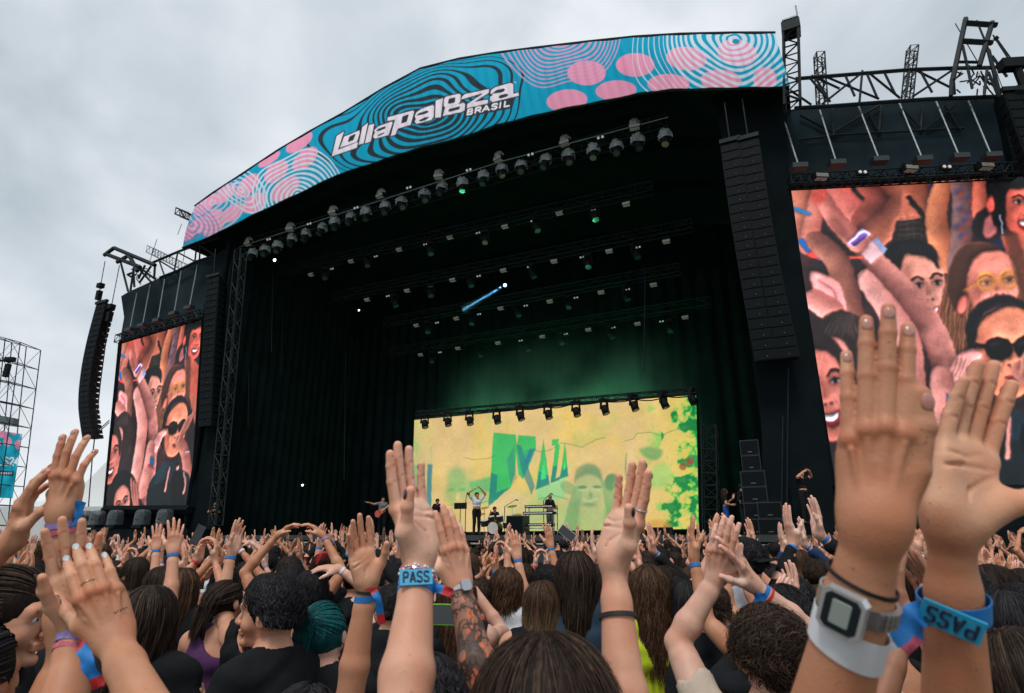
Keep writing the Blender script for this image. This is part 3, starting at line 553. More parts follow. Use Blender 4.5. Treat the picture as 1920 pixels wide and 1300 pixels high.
# face at the left edge
cv.smooth_poly(k6((118, 700), (150, 630), (230, 610), (320, 680), (340, 900), (280, 980), (240, 760), (170, 720), (140, 800)), (66, 52, 48), 2)
face(*k7((120, 740), (90, 1115)), 96, (204, 128, 108), None, look=-.05); cv.smooth_poly(k7((70, 830), (90, 740), (140, 720), (165, 830), (150, 930), (140, 820), (110, 790)), (58, 44, 42), 2)
for i in range(10): cv.stroke(k6((150 + i * 14, 700 + (i % 3) * 10), (190 + i * 8, 625)), 1.5, (120, 104, 98), .8, .7)
# woman in black round sunglasses
cv.smooth_poly(k6((720, 720), (722, 640), (790, 570), (880, 545), (970, 590), (1010, 680), (990, 900), (760, 900)), (34, 34, 40), 2)
at_ = face(*k6((880, 590), (900, 960)), 118, (224, 148, 112), None, eyes=False, mouth='no', look=.08)
for i in range(14): cv.stroke(spline(k6((740 + i * 5, 700 - i * 6), (800 + i * 8, 600 - i), (900 + i * 6, 575 + i * 3)), False, 4), 1.6, (86, 90, 100) if i % 2 else (20, 20, 24), .8, .7)
for u_ in (-.22, .24): p_ = at_(u_, .47); cv.ell(*p_, 27, 21, (14, 14, 16), 0, 1); cv.ell(p_[0] - 8, p_[1] - 8, 8, 4, (60, 60, 66), -20, 3, .8)
cv.stroke([at_(-.05, .44), at_(.05, .44)], 6, (14, 14, 16), 1); cv.stroke([at_(-.42, .44), at_(-.56, .42)], 8, (14, 14, 16), 1)
# hands holding the glasses, ring and nails
cv.smooth_poly(k6((655, 830), (700, 780), (760, 768), (780, 800), (720, 850), (700, 920), (660, 900)), (236, 172, 158), 1.5)
for i in range(4): cv.stroke(k6((690 + i * 18, 800 + i * 4), (668 + i * 14, 880 + i * 4)), 7, (240, 180, 164), 1); cv.stroke(k6((682 + i * 18, 800 + i * 4), (660 + i * 14, 870 + i * 4)), 1.4, (176, 104, 92), .8)
arm(k7((540, 830), (580, 900), (600, 1010), (618, 1060)), 40, 50, (216, 150, 128), (150, 92, 78)); cv.stroke(k7((585, 905), (615, 900)), 3, (200, 210, 220), 1)
arm(k7((350, 870), (330, 1010), (300, 1150)), 44, 60, (232, 170, 152), (180, 116, 100)); cv.poly(k7((348, 930), (376, 940), (370, 1010), (345, 1000)), (50, 120, 150), 1.5); cv.stroke(k7((335, 990), (375, 1015)), 6, (200, 60, 50), 1)
for i in range(4): arm(k7((640 - i * 14, 650 + i * 12), (600 - i * 14, 740 + i * 10), (560 - i * 6, 800 + i * 10)), 12, 14, (228, 164, 140), (150, 90, 76))
# dark shirt with a small inset figure, bottom right, and the half face with a hand, bottom left
cv.smooth_poly(k7((320, 1265), (340, 1120), (420, 1000), (480, 975), (560, 1020), (620, 1080), (620, 1300), (320, 1300)), (44, 66, 72), 2); cv.poly(k7((320, 1265), (330, 1150), (440, 1090), (560, 1110), (620, 1100), (620, 1300)), (30, 42, 44), 3, .9)
cv.ell(*k7((533, 1000))[0], 8, 12, (210, 160, 140), 0, 1); cv.ell(*k7((533, 985))[0], 9, 6, (20, 20, 22), 0, 1); cv.poly(k7((505, 1030), (560, 1030), (575, 1090), (580, 1260), (490, 1260), (488, 1090)), (26, 26, 30), 1.5)
arm(k7((478, 1010), (462, 1090), (448, 1160)), 8, 11, (232, 180, 160), (180, 120, 104)); arm(k7((575, 1040), (588, 1110), (575, 1170)), 8, 11, (232, 180, 160), (180, 120, 104))
cv.smooth_poly(k7((95, 1265), (95, 1130), (140, 1040), (200, 1030), (250, 1090), (260, 1300)), (30, 26, 30), 2); face(*k7((160, 1100), (170, 1420)), 84, (206, 140, 118), None, look=.0); cv.smooth_poly(k7((98, 1250), (120, 1110), (190, 1060), (240, 1130), (230, 1180), (180, 1120), (130, 1160)), (32, 28, 32), 2)
for i in range(3): arm(k7((225 + i * 16, 1085 + i * 14), (232 + i * 16, 1180), (250 + i * 10, 1280)), 11, 13, (228, 160, 138), (150, 88, 74))
def gbl(a, r):
    for _ in range(3):
        for ax in (0, 1):
            q = np.concatenate([np.repeat(np.take(a, [0], ax), r + 1, ax), a, np.repeat(np.take(a, [-1], ax), r, ax)], ax); c_ = np.cumsum(q, ax, dtype=np.float64); n_ = a.shape[ax]
            a = (np.take(c_, np.arange(2 * r + 1, n_ + 2 * r + 1), ax) - np.take(c_, np.arange(0, n_), ax)) / (2 * r + 1)
    return a
lum = cv.a @ np.array([.3, .5, .2]); l5_ = gbl(lum, 5); l2_ = gbl(lum, 2); l14 = gbl(lum, 14)
gy_, gx_ = np.gradient(l5_); gy2, gx2 = np.gradient(l2_); emb = -(gx_ * .6 + gy_ * .9) * 26 - (gx2 * .5 + gy2 * .8) * 5
edge = np.hypot(*np.gradient(gbl(cv.a[..., 0] * 1.0, 1))); shd = np.clip(1 + emb, .45, 1.45) * np.clip(1 - edge * 3.2, .5, 1) * np.clip((l5_ + .05) / (l14 + .05), .7, 1.3) ** .6
cv.a = (cv.a * shd[..., None]).astype(np.float32)
w1 = noise2(X, Y, .10, 21, 3) - .5; w2_ = noise2(X, Y, .10, 22, 3) - .5
cv.a = cv.at(X + w1 * 5.5, Y + w2_ * 5.5).astype(np.float32)
k_ = np.array([1, 2, 1.]) / 4
cv.a = gbl(cv.a, 1).astype(np.float32)
for ax_ in (0, 1): cv.a = (np.roll(cv.a, 1, ax_) * k_[0] + cv.a * k_[1] + np.roll(cv.a, -1, ax_) * k_[2]).astype(np.float32)
n2 = noise2(X, Y, .03, 9, 5); n3_ = noise2(X, Y, .25, 19, 3); cv.a *= np.clip(1 + (n2 - .5) * .8 + (n3_ - .5) * .3, .45, 1.5)[..., None].astype(np.float32)
cv.a = (cv.a ** 1.32 * np.array([1.28, 1.30, 1.62])).astype(np.float32)
cv.a *= (1 - .06 * ((np.arange(cv.h) % 3) == 0))[:, None, None]
VID = mat('video_picture', (.02, .02, .02), .5, attr='paint', var=0, emit='attr', es=.95)
def vscreen(q, nrmv, label, nx, ny, pic):
    vs = empty('video_screen', (q[3] + q[2]) / 2, label, 'video screen', 'side video screens of the stage')
    u = np.linspace(0, 1, nx)[:, None]; v = np.linspace(0, 1, ny)[None, :]
    G = (q[0] * (1 - u[..., None]) + q[1] * u[..., None]) * (1 - v[..., None]) + (q[3] * (1 - u[..., None]) + q[2] * u[..., None]) * v[..., None]
    H = homog([(0, 0), (1, 0), (1, 1), (0, 1)], SCR)   # picture corners
    gx, gy = hmap(H, u + 0 * v, v + 0 * u)
    colored('screen_panel', G, cv.at(gx, gy), VID, vs, back=nrmv * .1)
    m = MB(); c = (q[0] + q[2]) / 2
    for a, b in ((0, 1), (1, 2), (2, 3), (3, 0)): m.tube(q[a] + (q[a] - c) * .015 + nrmv * .15, q[b] + (q[b] - c) * .015 + nrmv * .15, .22, 4)
    m.slab([p + nrmv * .3 for p in q], nrmv * .2)
    part('frame', m, BLK, vs)
    return vs
qR = [onW(x, y, .3) for x, y in SCR]; vscreen(qR, WN, 'large video screen showing clapping fans at the right of the stage', 420, 440, None)
qL = [onS(x, y, .3) for x, y in LSC]; vscreen(qL, SN, 'smaller looking distant video screen showing clapping fans at the left of the stage', 260, 360, None)
del cv, X, Y
# ============================================================ RIGGING
AX = (SU, SN, ZU)
# front lighting truss
tr = empty('lighting_truss', onS(850, 350, 1.2), 'long dark lighting truss carrying wrapped moving lights under the banner', 'truss')
m = MB(); A, B = onS(446, 468, 1.2), onS(1252, 232, 1.2); hgt = 1.0 * ZU * .7; m.truss(A, B, SN * .6, hgt, 34, .035, .018); part('truss_frame', m, STEEL, tr)
m = MB(); m.path([onS(448, 464, .8), onS(640, 400, .8), onS(940, 303, .8), onS(1253, 220, .8)], .03, 5); part('cable_rail', m, GSTEEL, tr)
def head_proto(name, label, group, s=1., wrapmat=WRAP):
    e = empty(name, (0, 0, 0), label, 'stage light', group)
    m = MB(); m.box((0, 0, .34 * s), .17 * s, .13 * s, .06 * s); m.tube((0, 0, .4 * s), (0, 0, .5 * s), .03 * s); part('base', m, CAB, e)
    m = MB()
    for sx in (-1, 1): m.hexa([np.array(p) * s for p in [(sx * .19 - .02, -.05, -.05), (sx * .19 + .02, -.05, -.05), (sx * .19 + .02, .05, -.05), (sx * .19 - .02, .05, -.05), (sx * .15 - .02, -.06, .3), (sx * .15 + .02, -.06, .3), (sx * .15 + .02, .06, .3), (sx * .15 - .02, .06, .3)]])
    m.box((0, 0, .3 * s), .16 * s, .05 * s, .02 * s); part('yoke', m, CAB, e)
    m = MB(); d = nrm((.1, -.35, -.9)); m.sphere((0, 0, 0), .15 * s, nu=14, nv=9); m.tube(-d * .1 * s, d * .26 * s, .14 * s, 14, .16 * s); h = part('lamp_head', m, CAB, e, True)
    m = MB(); m.tube(d * .262 * s, d * .27 * s, .13 * s, 16); part('lens', m, LENS, h)
    return e
def wrap_cover(e, s, seed, opq=False):
    r = np.random.default_rng(seed); nu, nv = 18, 10; V = []
    for j in range(nv + 1):
        t = math.pi * j / nv
        for i in range(nu):
            u = 2 * math.pi * i / nu; k = 1 + .16 * r.random() + .12 * math.sin(5 * u + 3 * t + seed)
            V.append([.25 * s * k * math.sin(t) * math.cos(u), .22 * s * k * math.sin(t) * math.sin(u), .12 * s + .34 * s * math.cos(t) * (1 + .1 * r.random())])
    m = MB(); m.add(V, [(j * nu + i, (j + 1) * nu + i, (j + 1) * nu + (i + 1) % nu, j * nu + (i + 1) % nu) for j in range(2, 6) for i in range(nu)])
    part('rain_cover', m, WRAP, e)
def put(e, p, rz=0): e.location = [float(v) for v in p]; e.rotation_euler = (0, 0, rz)
FR = [(473, 480), (496, 473), (520, 466), (547, 453), (573, 444), (603, 433), (628, 422), (657, 413), (686, 404), (722, 393), (753, 384), (796, 370), (828, 357), (868, 350), (907, 337), (941, 323), (977, 317), (1023, 307), (1066, 298), (1113, 288), (1156, 281), (1196, 270), (1248, 262)]
GR1 = 'wrapped moving lights under the front truss'
ORD = ['first', 'second', 'third', 'fourth', 'fifth', 'sixth', 'seventh', 'eighth', 'ninth', 'tenth', 'eleventh', 'twelfth', 'thirteenth', 'fourteenth', 'fifteenth', 'sixteenth', 'seventeenth', 'eighteenth', 'nineteenth', 'twentieth', 'twenty-first', 'twenty-second', 'twenty-third', 'twenty-fourth', 'twenty-fifth', 'twenty-sixth', 'twenty-seventh', 'twenty-eighth', 'twenty-ninth', 'thirtieth']
hp = head_proto('moving_light', '', GR1, 1.25); wrap_cover(hp, 1.25, 1)
for i, (x, y) in enumerate(FR):
    o = hp if i == 0 else copy_tree(hp); put(o, onS(x, y, 1.1), -.45 + random.uniform(-.9, .9))
    o.rotation_euler[0] = random.uniform(-.2, .25)
    tag(o, '%s wrapped moving light from the left end of the front truss' % ORD[i])
    hang = toS(onS(x, y, 1.1))
# rectangular wash floods on top of the front truss
FL = [(467, 457), (545, 430), (625, 399), (715, 368), (823, 332), (936, 299), (1060, 269), (1190, 239)]
def flood_proto(name, label, group, s=1.):
    e = empty(name, (0, 0, 0), label, 'flood light', group)
    m = MB(); m.box((0, 0, 0), .26 * s, .16 * s, .11 * s); m.box((0, 0, .15 * s), .2 * s, .05 * s, .05 * s); part('housing', m, CAB, e)
    m = MB(); m.box((0, -.17 * s, -.02 * s), .22 * s, .012, .07 * s); m.box((0, -.05 * s, -.125 * s), .2 * s, .09 * s, .012); part('lamp_face', m, LAMP, e)
    return e
fp = flood_proto('flood_light', '', 'flood lights on top of the front truss', 1.1); wrap_cover(fp, 1.0, 4)
for i, (x, y) in enumerate(FL):
    o = fp if i == 0 else copy_tree(fp); put(o, onS(x, y, .9), -.45 + random.uniform(-.3, .3)); tag(o, '%s boxy flood light from the left on top of the front truss' % ORD[i])
BL = [(504, 449), (580, 420), (668, 390), (767, 352), (879, 319), (995, 290), (1126, 258)]
def pair_proto(name, group, s=1.):
    e = empty(name, (0, 0, 0), '', 'twin lamp', group)
    m = MB(); m.box((0, .06 * s, 0), .17 * s, .05 * s, .09 * s); part('housing', m, CAB, e)
    for sx in (-1, 1):
        m = MB(); m.tube((sx * .09 * s, .0, 0), (sx * .09 * s, -.03 * s, 0), .055 * s, 12); part('lamp', m, DOT, e)
    return e
pp = pair_proto('twin_lamp', 'twin lamps along the front truss', 1.15)
for i, (x, y) in enumerate(BL):
    o = pp if i == 0 else copy_tree(pp); put(o, onS(x, y, .75), -.45); o.rotation_euler[0] = .3; tag(o, '%s small pair of white lamps from the left along the front truss' % ORD[i])
# rows of lights on trusses receding under the roof
ROWS = [([(585, 515), (660, 490), (750, 468), (845, 445), (948, 425), (1050, 400), (1175, 383)], 3.4), ([(690, 562), (765, 545), (850, 525), (945, 507), (1040, 490), (1143, 471), (1250, 453)], 5.4),
        ([(782, 610), (857, 597), (940, 578), (1032, 565), (1128, 548), (1226, 534)], 8.2), ([(790, 665), (860, 653), (935, 643), (1018, 631), (1104, 618), (1196, 607), (1285, 595)], 11.2)]
NM = ['front', 'second', 'third', 'rearmost']
fp2 = None
for ri, (pts, t) in enumerate(ROWS):
    (xa, ya), (xb, yb) = pts[0], pts[-1]; A = onS(xa - 60, ya + 16 - 8, t); B = onS(xb + 50, yb - 14, t)
    e = empty('ceiling_truss', (A + B) / 2, '%s of the four dark trusses across the stage ceiling' % NM[ri], 'truss', 'ceiling trusses'); m = MB(); m.truss(A + ZU * .5, B + ZU * .5, SN * .5, ZU * .5, 30, .03, .016); part('truss_frame', m, STEEL, e)
    for i, (x, y) in enumerate(pts):
        if fp2 is None: fp2 = flood_proto('strobe_light', '', 'small strobe lights under the ceiling trusses', .85); o = fp2
        else: o = copy_tree(fp2)
        put(o, onS(x, y, t), -.45); tag(o, '%s small strobe light from the left under the %s ceiling truss' % (ORD[i], NM[ri]))
        if i:
            o = copy_tree(pp); x2, y2 = pts[i - 1]; o['group'] = 'twin lamps under the ceiling trusses'; put(o, onS((x + x2) / 2, (y + y2) / 2 + 2, t), -.45); o.scale = (.8, .8, .8)
            tag(o, '%s faint pair of lamps from the left under the %s ceiling truss' % (ORD[i - 1], NM[ri]))
            hx = onS((x + x2) / 2 + random.uniform(-18, 18), (y + y2) / 2 + 13, t)
            o = copy_tree(hp); put(o, hx, random.uniform(-1, 1)); o['group'] = 'dark moving lights under the ceiling trusses'
            for ch in list(o.children):
                if ch.name.startswith('rain_cover'): bpy.data.objects.remove(ch)
            tag(o, '%s dark moving light from the left under the %s ceiling truss' % (ORD[i - 1], NM[ri]))
# lit lamps
SPOTW = mat('lit_lamp', (.8, .8, .8), emit=(.75, 1., .9), es=6); SPOTB = mat('lit_lamp_blue', (.8, .8, .8), emit=(.45, .8, 1.), es=5)
for (x, y, t, r, mt, lb) in ((515, 488, 1.0, .09, SPOTW, 'bright greenish white lamp glowing near the left end of the front truss'), (673, 582, 5, .055, SPOTB, 'tiny blue white lamp glowing in the dark left half of the stage'), (567, 910, 5, .055, SPOTW, 'tiny white lamp low on the dark left side of the stage'), (947, 535, 5.6, .10, SPOTB, 'lit moving light sending a thin blue beam across the stage')):
    e = empty('lit_spot_light', onS(x, y, t), lb, 'stage light'); q = onS(x, y, t)
    m = MB(); m.tube(q + SN * .02, q + SN * .35, r * 1.3, 12, r * .9); part('housing', m, CAB, e); m = MB(); m.sphere(q, (r, r * .5, r), nu=12, nv=8); part('lamp', m, mt, e, True)
# the moving lights hanging in front of the LED wall
hp2 = head_proto('moving_light', '', 'moving lights hanging along the top of the LED wall', 1.2)
for i, (x, y) in enumerate([(796, 793), (839, 789), (880, 787), (931, 784), (975, 778), (1027, 775), (1080, 770), (1133, 766), (1188, 759), (1244, 754), (1297, 747)]):
    o = hp2 if i == 0 else copy_tree(hp2); put(o, onS(x, y, 5.3), .6 + random.uniform(-.3, .3)); tag(o, '%s black moving light from the left along the top of the LED wall' % ORD[i])
e = empty('rear_truss', onS(1040, 760, 5.3), 'thin dark truss with drooping cable above the LED wall', 'truss'); m = MB(); A, B = onS(782, 780, 5.3), onS(1306, 737, 5.3); m.truss(A + ZU * .1, B + ZU * .1, SN * .3, ZU * .25, 26, .03, .014); part('truss_frame', m, STEEL, e)
m = MB(); pts = []
for i in range(61):
    u = i / 60; pts.append(A + (B - A) * u - ZU * (.08 + .13 * abs(math.sin(u * 31)) * (.4 + .6 * math.sin(u * 9) ** 2)) - SN * .1)
m.path(pts, .03, 5); part('cable', m, CAB, e)
# PA line arrays
def array(label, pts, wx, dep, nrmv, uu, hb, t=0, grp='hanging line array loudspeakers', pole=None, on=onS, hang=2.):
    """pts: centre line px from top to bottom"""
    pl = spline(pts, False, 10); W = np.array([on(x, y, t) for x, y in pl]); d = np.r_[0, np.cumsum(np.linalg.norm(np.diff(W, axis=0), axis=1))]; n = int(d[-1] / hb)
    e = empty('line_array', W[0], label, 'loudspeaker array', grp)
    m = MB(); top = W[0]; tdir = nrm(W[0] - W[2]); m.box(top + tdir * .12, wx * .52, .09, .09, (uu, nrmv, tdir)); m.tube(top + tdir * .2, top + tdir * hang, .03); part('fly_bar', m, STEEL, e)
    for i in range(n):
        a = np.array([np.interp(d[-1] * (i + .5) / n, d, W[:, k]) for k in range(3)]); dn = nrm(np.array([np.interp(d[-1] * (i + 1) / n, d, W[:, k]) - np.interp(d[-1] * i / n, d, W[:, k]) for k in range(3)]))
        f = nrm(np.cross(uu, dn)); f = f if np.dot(f, nrmv) > 0 else -f; hh = d[-1] / n * .485
        m = MB(); Xw = uu * wx * .5; c = a + f * dep * .5
        m.hexa([c - Xw - f * dep * .5 + dn * hh, c + Xw - f * dep * .5 + dn * hh, c + Xw * .7 + f * dep * .5 + dn * hh * .7, c - Xw * .7 + f * dep * .5 + dn * hh * .7,
                c - Xw - f * dep * .5 - dn * hh, c + Xw - f * dep * .5 - dn * hh, c + Xw * .7 + f * dep * .5 - dn * hh * .7, c - Xw * .7 + f * dep * .5 - dn * hh * .7])
        cb = part('cabinet', m, CAB, e)
        m = MB(); m.box(a - f * .012, wx * .46, .012, hh * .86, (uu, f, dn)); m.box(a - f * .03, wx * .012, .006, hh * .9, (uu, f, dn)); part('grille', m, GRIL, cb)
        m = MB(); m.sphere(a - f * .035 + uu * wx * .08 + dn * hh * .3, .022, nu=6, nv=4); part('badge', m, DOT2, cb)
    return e
DOT2 = mat('badge_metal', (.18, .2, .2), .3, .6)
array('left column of the two tall line arrays hanging right of the stage opening', [(1369, 268), (1388, 400), (1412, 540), (1437, 676)], .78, .6, SN, SU, .40, -.2)
array('right column of the two tall line arrays hanging right of the stage opening', [(1403, 262), (1424, 400), (1449, 540), (1478, 672)], .78, .6, SN, SU, .40, -.2)
array('curved line array hanging on a crane arm against the sky left of the stage', [(190, 570), (172, 640), (161, 700), (157, 760), (165, 822)], 1.15, .7, SN, SU, .36, -1.5, hang=.3)
array('dark line array hanging between the left video screen and the stage opening', [(400, 520), (394, 600), (388, 700), (384, 800)], 1.1, .6, SN, SU, .40, -.3)
# left array rigging: chain hoists and cables
def hoist(label, p0, p1, t, w_=.14, on=onS):
    q0, q1 = on(*p0, t), on(*p1, t); e = empty('chain_hoist', q1, label, 'hoist', 'chain hoists over the wings')
    m = MB(); m.tube(q0, q1, .025); part('chain', m, STEEL, e)
    m = MB(); d = nrm(q0 - q1); m.box(q1 - d * .35, w_, w_, .32, AX); m.box(q1 + d * .35, w_ * 1.4, w_ * 1.2, .15, AX); m.tube(q1 - d * .6, q1 - d * 1.2, .02); part('motor', m, CAB, e)
hoist('black chain hoist with motor over the curved left line array', (197, 490), (187, 545), -1.5); hoist('second black chain hoist hanging right of the curved left line array', (224, 498), (207, 585), -1.4)
e = empty('cable_loom', onS(185, 700, -1.2), 'long drooping loom of thin cables beside the curved left line array', 'cable'); m = MB()
m.path([onS(*p, -1.2) for p in [(204, 600), (196, 660), (188, 720), (181, 790), (173, 860), (166, 950)]], .035, 5)
for i in range(9): y = 610 + i * 24; x = 200 - i * 3.4; m.path([onS(*p, -1.3) for p in spline([(x, y), (x - 8 - i % 3 * 2, y + 8), (x - 6, y + 18), (x + 1, y + 22)], False, 4)], .014, 4)
part('cable', m, STEEL, e)
m = MB(); m.tube(onS(176, 815, -1), onS(205, 788, -1), .03); m.tube(onS(176, 819, -1), onS(205, 792, -1), .03); e = empty('guy_cable', onS(176, 815, -1), 'thin grey stay cable between the left array and the left screen', 'cable'); part('cable', m, GSTEEL, e)
# ------------------------------------------------ LEFT WING
wingL = empty('left_wing_scaffold', onS(290, 980, 0), 'dark truss and black fabric wing over the left video screen', 'stage wing')
l5 = lambda *L: [(180 + x / 5.417, 420 + y / 5.417) for x, y in L]
FAB = mat('wing_fabric', (.014, .028, .036), .9, var=.5, scale=.35, bump=.5, bscale=1.2, spec=.15)
m = MB(); ppanel(l5((255, 735), (330, 690), (650, 545), (1210, 320), (1330, 250), (1080, 955), (240, 1200), (285, 950)), .9, .15, m); part('wing_fabric', m, FAB, wingL)
m = MB(); ppanel(l5((225, 1200), (250, 1190), (255, 1290), (100, 2870), (70, 2870), (120, 2300)), .5, .3, m); part('side_fabric', m, BLK, wingL)
m = MB()
def rod(mb, a, b, t, r, on=onS, ta=None, tb=None): mb.tube(on(*a, t if ta is None else ta), on(*b, t if tb is None else tb), r, 5)
TL = l5((560, 400), (840, 280), (1250, 130)); BLo = l5((650, 545), (820, 480), (1010, 385), (1215, 320))
for t in (.5, 1.9):
    for a, b in zip(TL[:-1], TL[1:]): rod(m, a, b, t, .09)
    for a, b in zip(BLo[:-1], BLo[1:]): rod(m, a, b, t, .09)
    for a, b in (l5((640, 370), (700, 540)), l5((640, 370), (820, 480)), l5((830, 290), (795, 480)), l5((830, 290), (1010, 385)), l5((1025, 205), (1005, 380)), l5((1025, 205), (1215, 320)), l5((1060, 200), (1050, 385)), l5((700, 540), (1010, 385))): rod(m, a, b, t, .055)
for p_ in TL + BLo: m.tube(onS(*p_, .5), onS(*p_, 1.9), .05, 5)
part('wing_truss', m, STEEL, wingL)
m = MB(); m.truss(onS(*l5((545, 265))[0], 3.2), onS(*l5((900, 440))[0], 3.2), SN * .5, ZU * .55, 12, .035, .02); m.truss(onS(*l5((1100, 180))[0], 3.), onS(*l5((1260, 300))[0], 3.), SN * .5, ZU * .9, 6, .035, .02); part('side_truss', m, GSTEEL, wingL)
m = MB()
for a, b in (l5((185, 245), (600, 420)), l5((110, 310), (450, 440)), l5((185, 245), (85, 320)), l5((310, 335), (215, 390)), l5((345, 335), (420, 480))): rod(m, a, b, -.9, .14)
for a, b in (l5((250, 390), (325, 685)), l5((380, 480), (350, 680)), l5((320, 515), (385, 490)), l5((320, 515), (380, 550)), l5((440, 440), (600, 560)), l5((600, 420), (590, 560)), l5((380, 450), (390, 640)), l5((500, 420), (430, 560)), l5((430, 450), (560, 590)), l5((560, 430), (440, 600))): rod(m, a, b, -.3, .075)
for i in range(14):
    a_ = (400 + random.random() * 190, 450 + random.random() * 120); b_ = (a_[0] + random.uniform(-80, 80), a_[1] + random.uniform(-30, 70)); rod(m, *l5(a_, b_), .2, .035)
part('crane_arm', m, STEEL, wingL)
m = MB(); rod(m, *l5((620, 155), (545, 385)), .5, .02); rod(m, *l5((870, 0), (830, 110)), .5, .02); rod(m, *l5((905, 250), (885, 380)), .5, .02); part('stay_cable', m, STEEL, wingL)
m = MB(); m.truss(onS(222, 637, .1), onS(379, 590, .1), SN * .5, ZU * .5, 16, .04, .025); part('screen_truss', m, STEEL, wingL)
m = MB(); rod(m, (196, 956), (356, 956), .2, .25); part('screen_plinth', m, BLK, wingL)
m = MB(); ppanel([(172, 985), (196, 956), (362, 950), (362, 1012), (165, 1012)], .9, .15, m); part('lower_panel', m, BLK, wingL)
def armlight(i, a, b, t, on, ax, side, u_=None):
    e = empty('arm_flood', on(*b, t), '%s flood light from the left on a thin arm over the %s video screen' % (ORD[i], side), 'flood light', 'flood lights on thin arms over the %s video screen' % side)
    m = MB(); m.tube(on(*a, .4), on(*b, t), .035, 6); part('arm', m, GSTEEL, e)
    m = MB(); q = on(*b, t); m.box(q - ZU * .08, .28, .18, .1, ax); m.box(q - ZU * .16 - ax[1] * .05, .24, .1, .03, ax); part('housing', m, CAB2, e)
CAB2 = mat('flood_housing', (.014, .022, .025), .5, var=.2)
for i, (a, b) in enumerate([((415, 705), (345, 1065)), ((550, 620), (475, 1020)), ((697, 560), (630, 970)), ((865, 480), (795, 900)), ((1030, 420), (950, 840))]): armlight(i, *l5(a, b), -1.2, onS, AX, 'left')
# ------------------------------------------------ RIGHT WING
wingR = empty('right_wing_scaffold', onW(1690, 980, 0), 'dark truss and black fabric wing over the large right video screen', 'stage wing')
AW = (WU, WN, ZU)
def wpanel(pts, t, th, mb):
    q = [onW(x, y, t) for x, y in pts]; n = len(q); a = q; b = [p + WN * th for p in q]
    mb.add(a + b, [tuple(range(n))[::-1], tuple(range(n, 2 * n))] + [(i, (i + 1) % n, n + (i + 1) % n, n + i) for i in range(n)])
m = MB(); wpanel([(1462, 207), (1600, 197), (1878, 180), (1886, 230), (1905, 322), (1480, 350)], 1.0, .12, m); part('wing_fabric', m, FAB, wingR)
m = MB(); wpanel([(1872, 178), (1897, 180), (1920, 260), (1965, 400), (2010, 560), (2080, 1004), (2040, 1004), (2000, 600), (1940, 330), (1905, 332), (1886, 240)], .6, .3, m); part('side_fabric', m, BLK, wingR)
m = MB(); T0 = [(1492, 148), (1618, 138), (1706, 131), (1790, 128), (1868, 127)]; B0 = [(1490, 203), (1560, 199), (1655, 192), (1742, 186), (1878, 181)]
for t in (0., 1.6):
    for L in (T0, B0):
        for a, b in zip(L[:-1], L[1:]): rod(m, a, b, t, .085, onW)
W4 = lambda *L: [(1330 + x / 2.825, y / 2.825) for x, y in L]
for a, b in (W4((430, 480), (540, 555)), W4((540, 400), (690, 470)), W4((600, 400), (900, 525)), W4((810, 375), (795, 540)), W4((810, 385), (600, 550)), W4((830, 380), (890, 520)), W4((850, 390), (1010, 520)), W4((1100, 375), (1290, 470)), W4((1290, 370), (1080, 510)), W4((1060, 375), (1040, 515)), W4((630, 530), (530, 410)), W4((560, 410), (640, 540)), W4((720, 400), (770, 510)), W4((930, 390), (985, 500)), W4((1120, 380), (1180, 490)), W4((1290, 370), (1300, 500))):
    rod(m, a, b, 0., .05, onW)
for a, b in (W4((480, 610), (650, 700)), W4((640, 720), (480, 740)), W4((650, 560), (660, 720)), W4((840, 590), (900, 700)), W4((910, 560), (900, 700)), W4((1010, 560), (1130, 690)), W4((1130, 560), (1120, 690)), W4((1300, 560), (1140, 690)), W4((660, 700), (900, 560)), W4((1250, 560), (1330, 690)), W4((640, 718), (1350, 680))):
    rod(m, a, b, .85, .05, onW)
part('wing_truss', m, STEEL, wingR)
m = MB(); m.truss(onW(1536, 102, 2.4), onW(1542, 205, 2.4), WU * .36, WN * .36, 7, .035, .02); part('ladder_truss', m, STEEL, wingR)
m = MB(); m.truss(onW(1711, 90, 2.4), onW(1700, 195, 2.4), WU * .36, WN * .36, 8, .035, .02); part('ladder_truss', m, STEEL, wingR)
W6 = lambda *L: [(1740 + x / 3.611, y / 3.611) for x, y in L]
m = MB()
for a, b, r in ((255, 125), (165, 545), .13), ((435, 150), (345, 450), .13), ((250, 155), (465, 170), .15), ((225, 278), (435, 290), .15), ((215, 420), (345, 422), .08), ((235, 310), (300, 600), .07), ((330, 140), (420, 360), .05), ((410, 340), (490, 660), .10), ((435, 380), (535, 520), .07), ((410, 490), (480, 660), .07), ((165, 465), (430, 462), .07), ((160, 540), (155, 650), .1), ((400, 470), (380, 650), .07):
    rod(m, *W6(a, b), -.4, r * .8, onW)
for i in range(26):
    a_ = (190 + random.random() * 210, 470 + random.random() * 140); b_ = (a_[0] + random.uniform(-90, 90), a_[1] + random.uniform(-50, 90)); rod(m, *W6(a_, b_), .1, .03, onW)
part('crane_arm', m, STEEL, wingR)
m = MB(); rod(m, *W6((185, 160), (330, 410)), -.2, .02, onW); rod(m, *W6((340, 150), (520, 640)), -.2, .015, onW); part('stay_cable', m, STEEL, wingR)
m = MB(); m.truss(onW(1480, 342, .0), onW(1908, 320, .0), WN * .5, ZU * .42, 24, .035, .02); part('screen_truss', m, STEEL, wingR)
for i, (a, b) in enumerate([((1466, 213), (1497, 310)), ((1537, 207), (1568, 304)), ((1610, 200), (1648, 298)), ((1686, 193), (1729, 297)), ((1755, 190), (1798, 292)), ((1816, 190), (1858, 290))]): armlight(i, a, b, -1.0, onW, AW, 'right')
fpr = flood_proto('flood_light', '', 'flood lights on the truss over the right screen', 1.1)
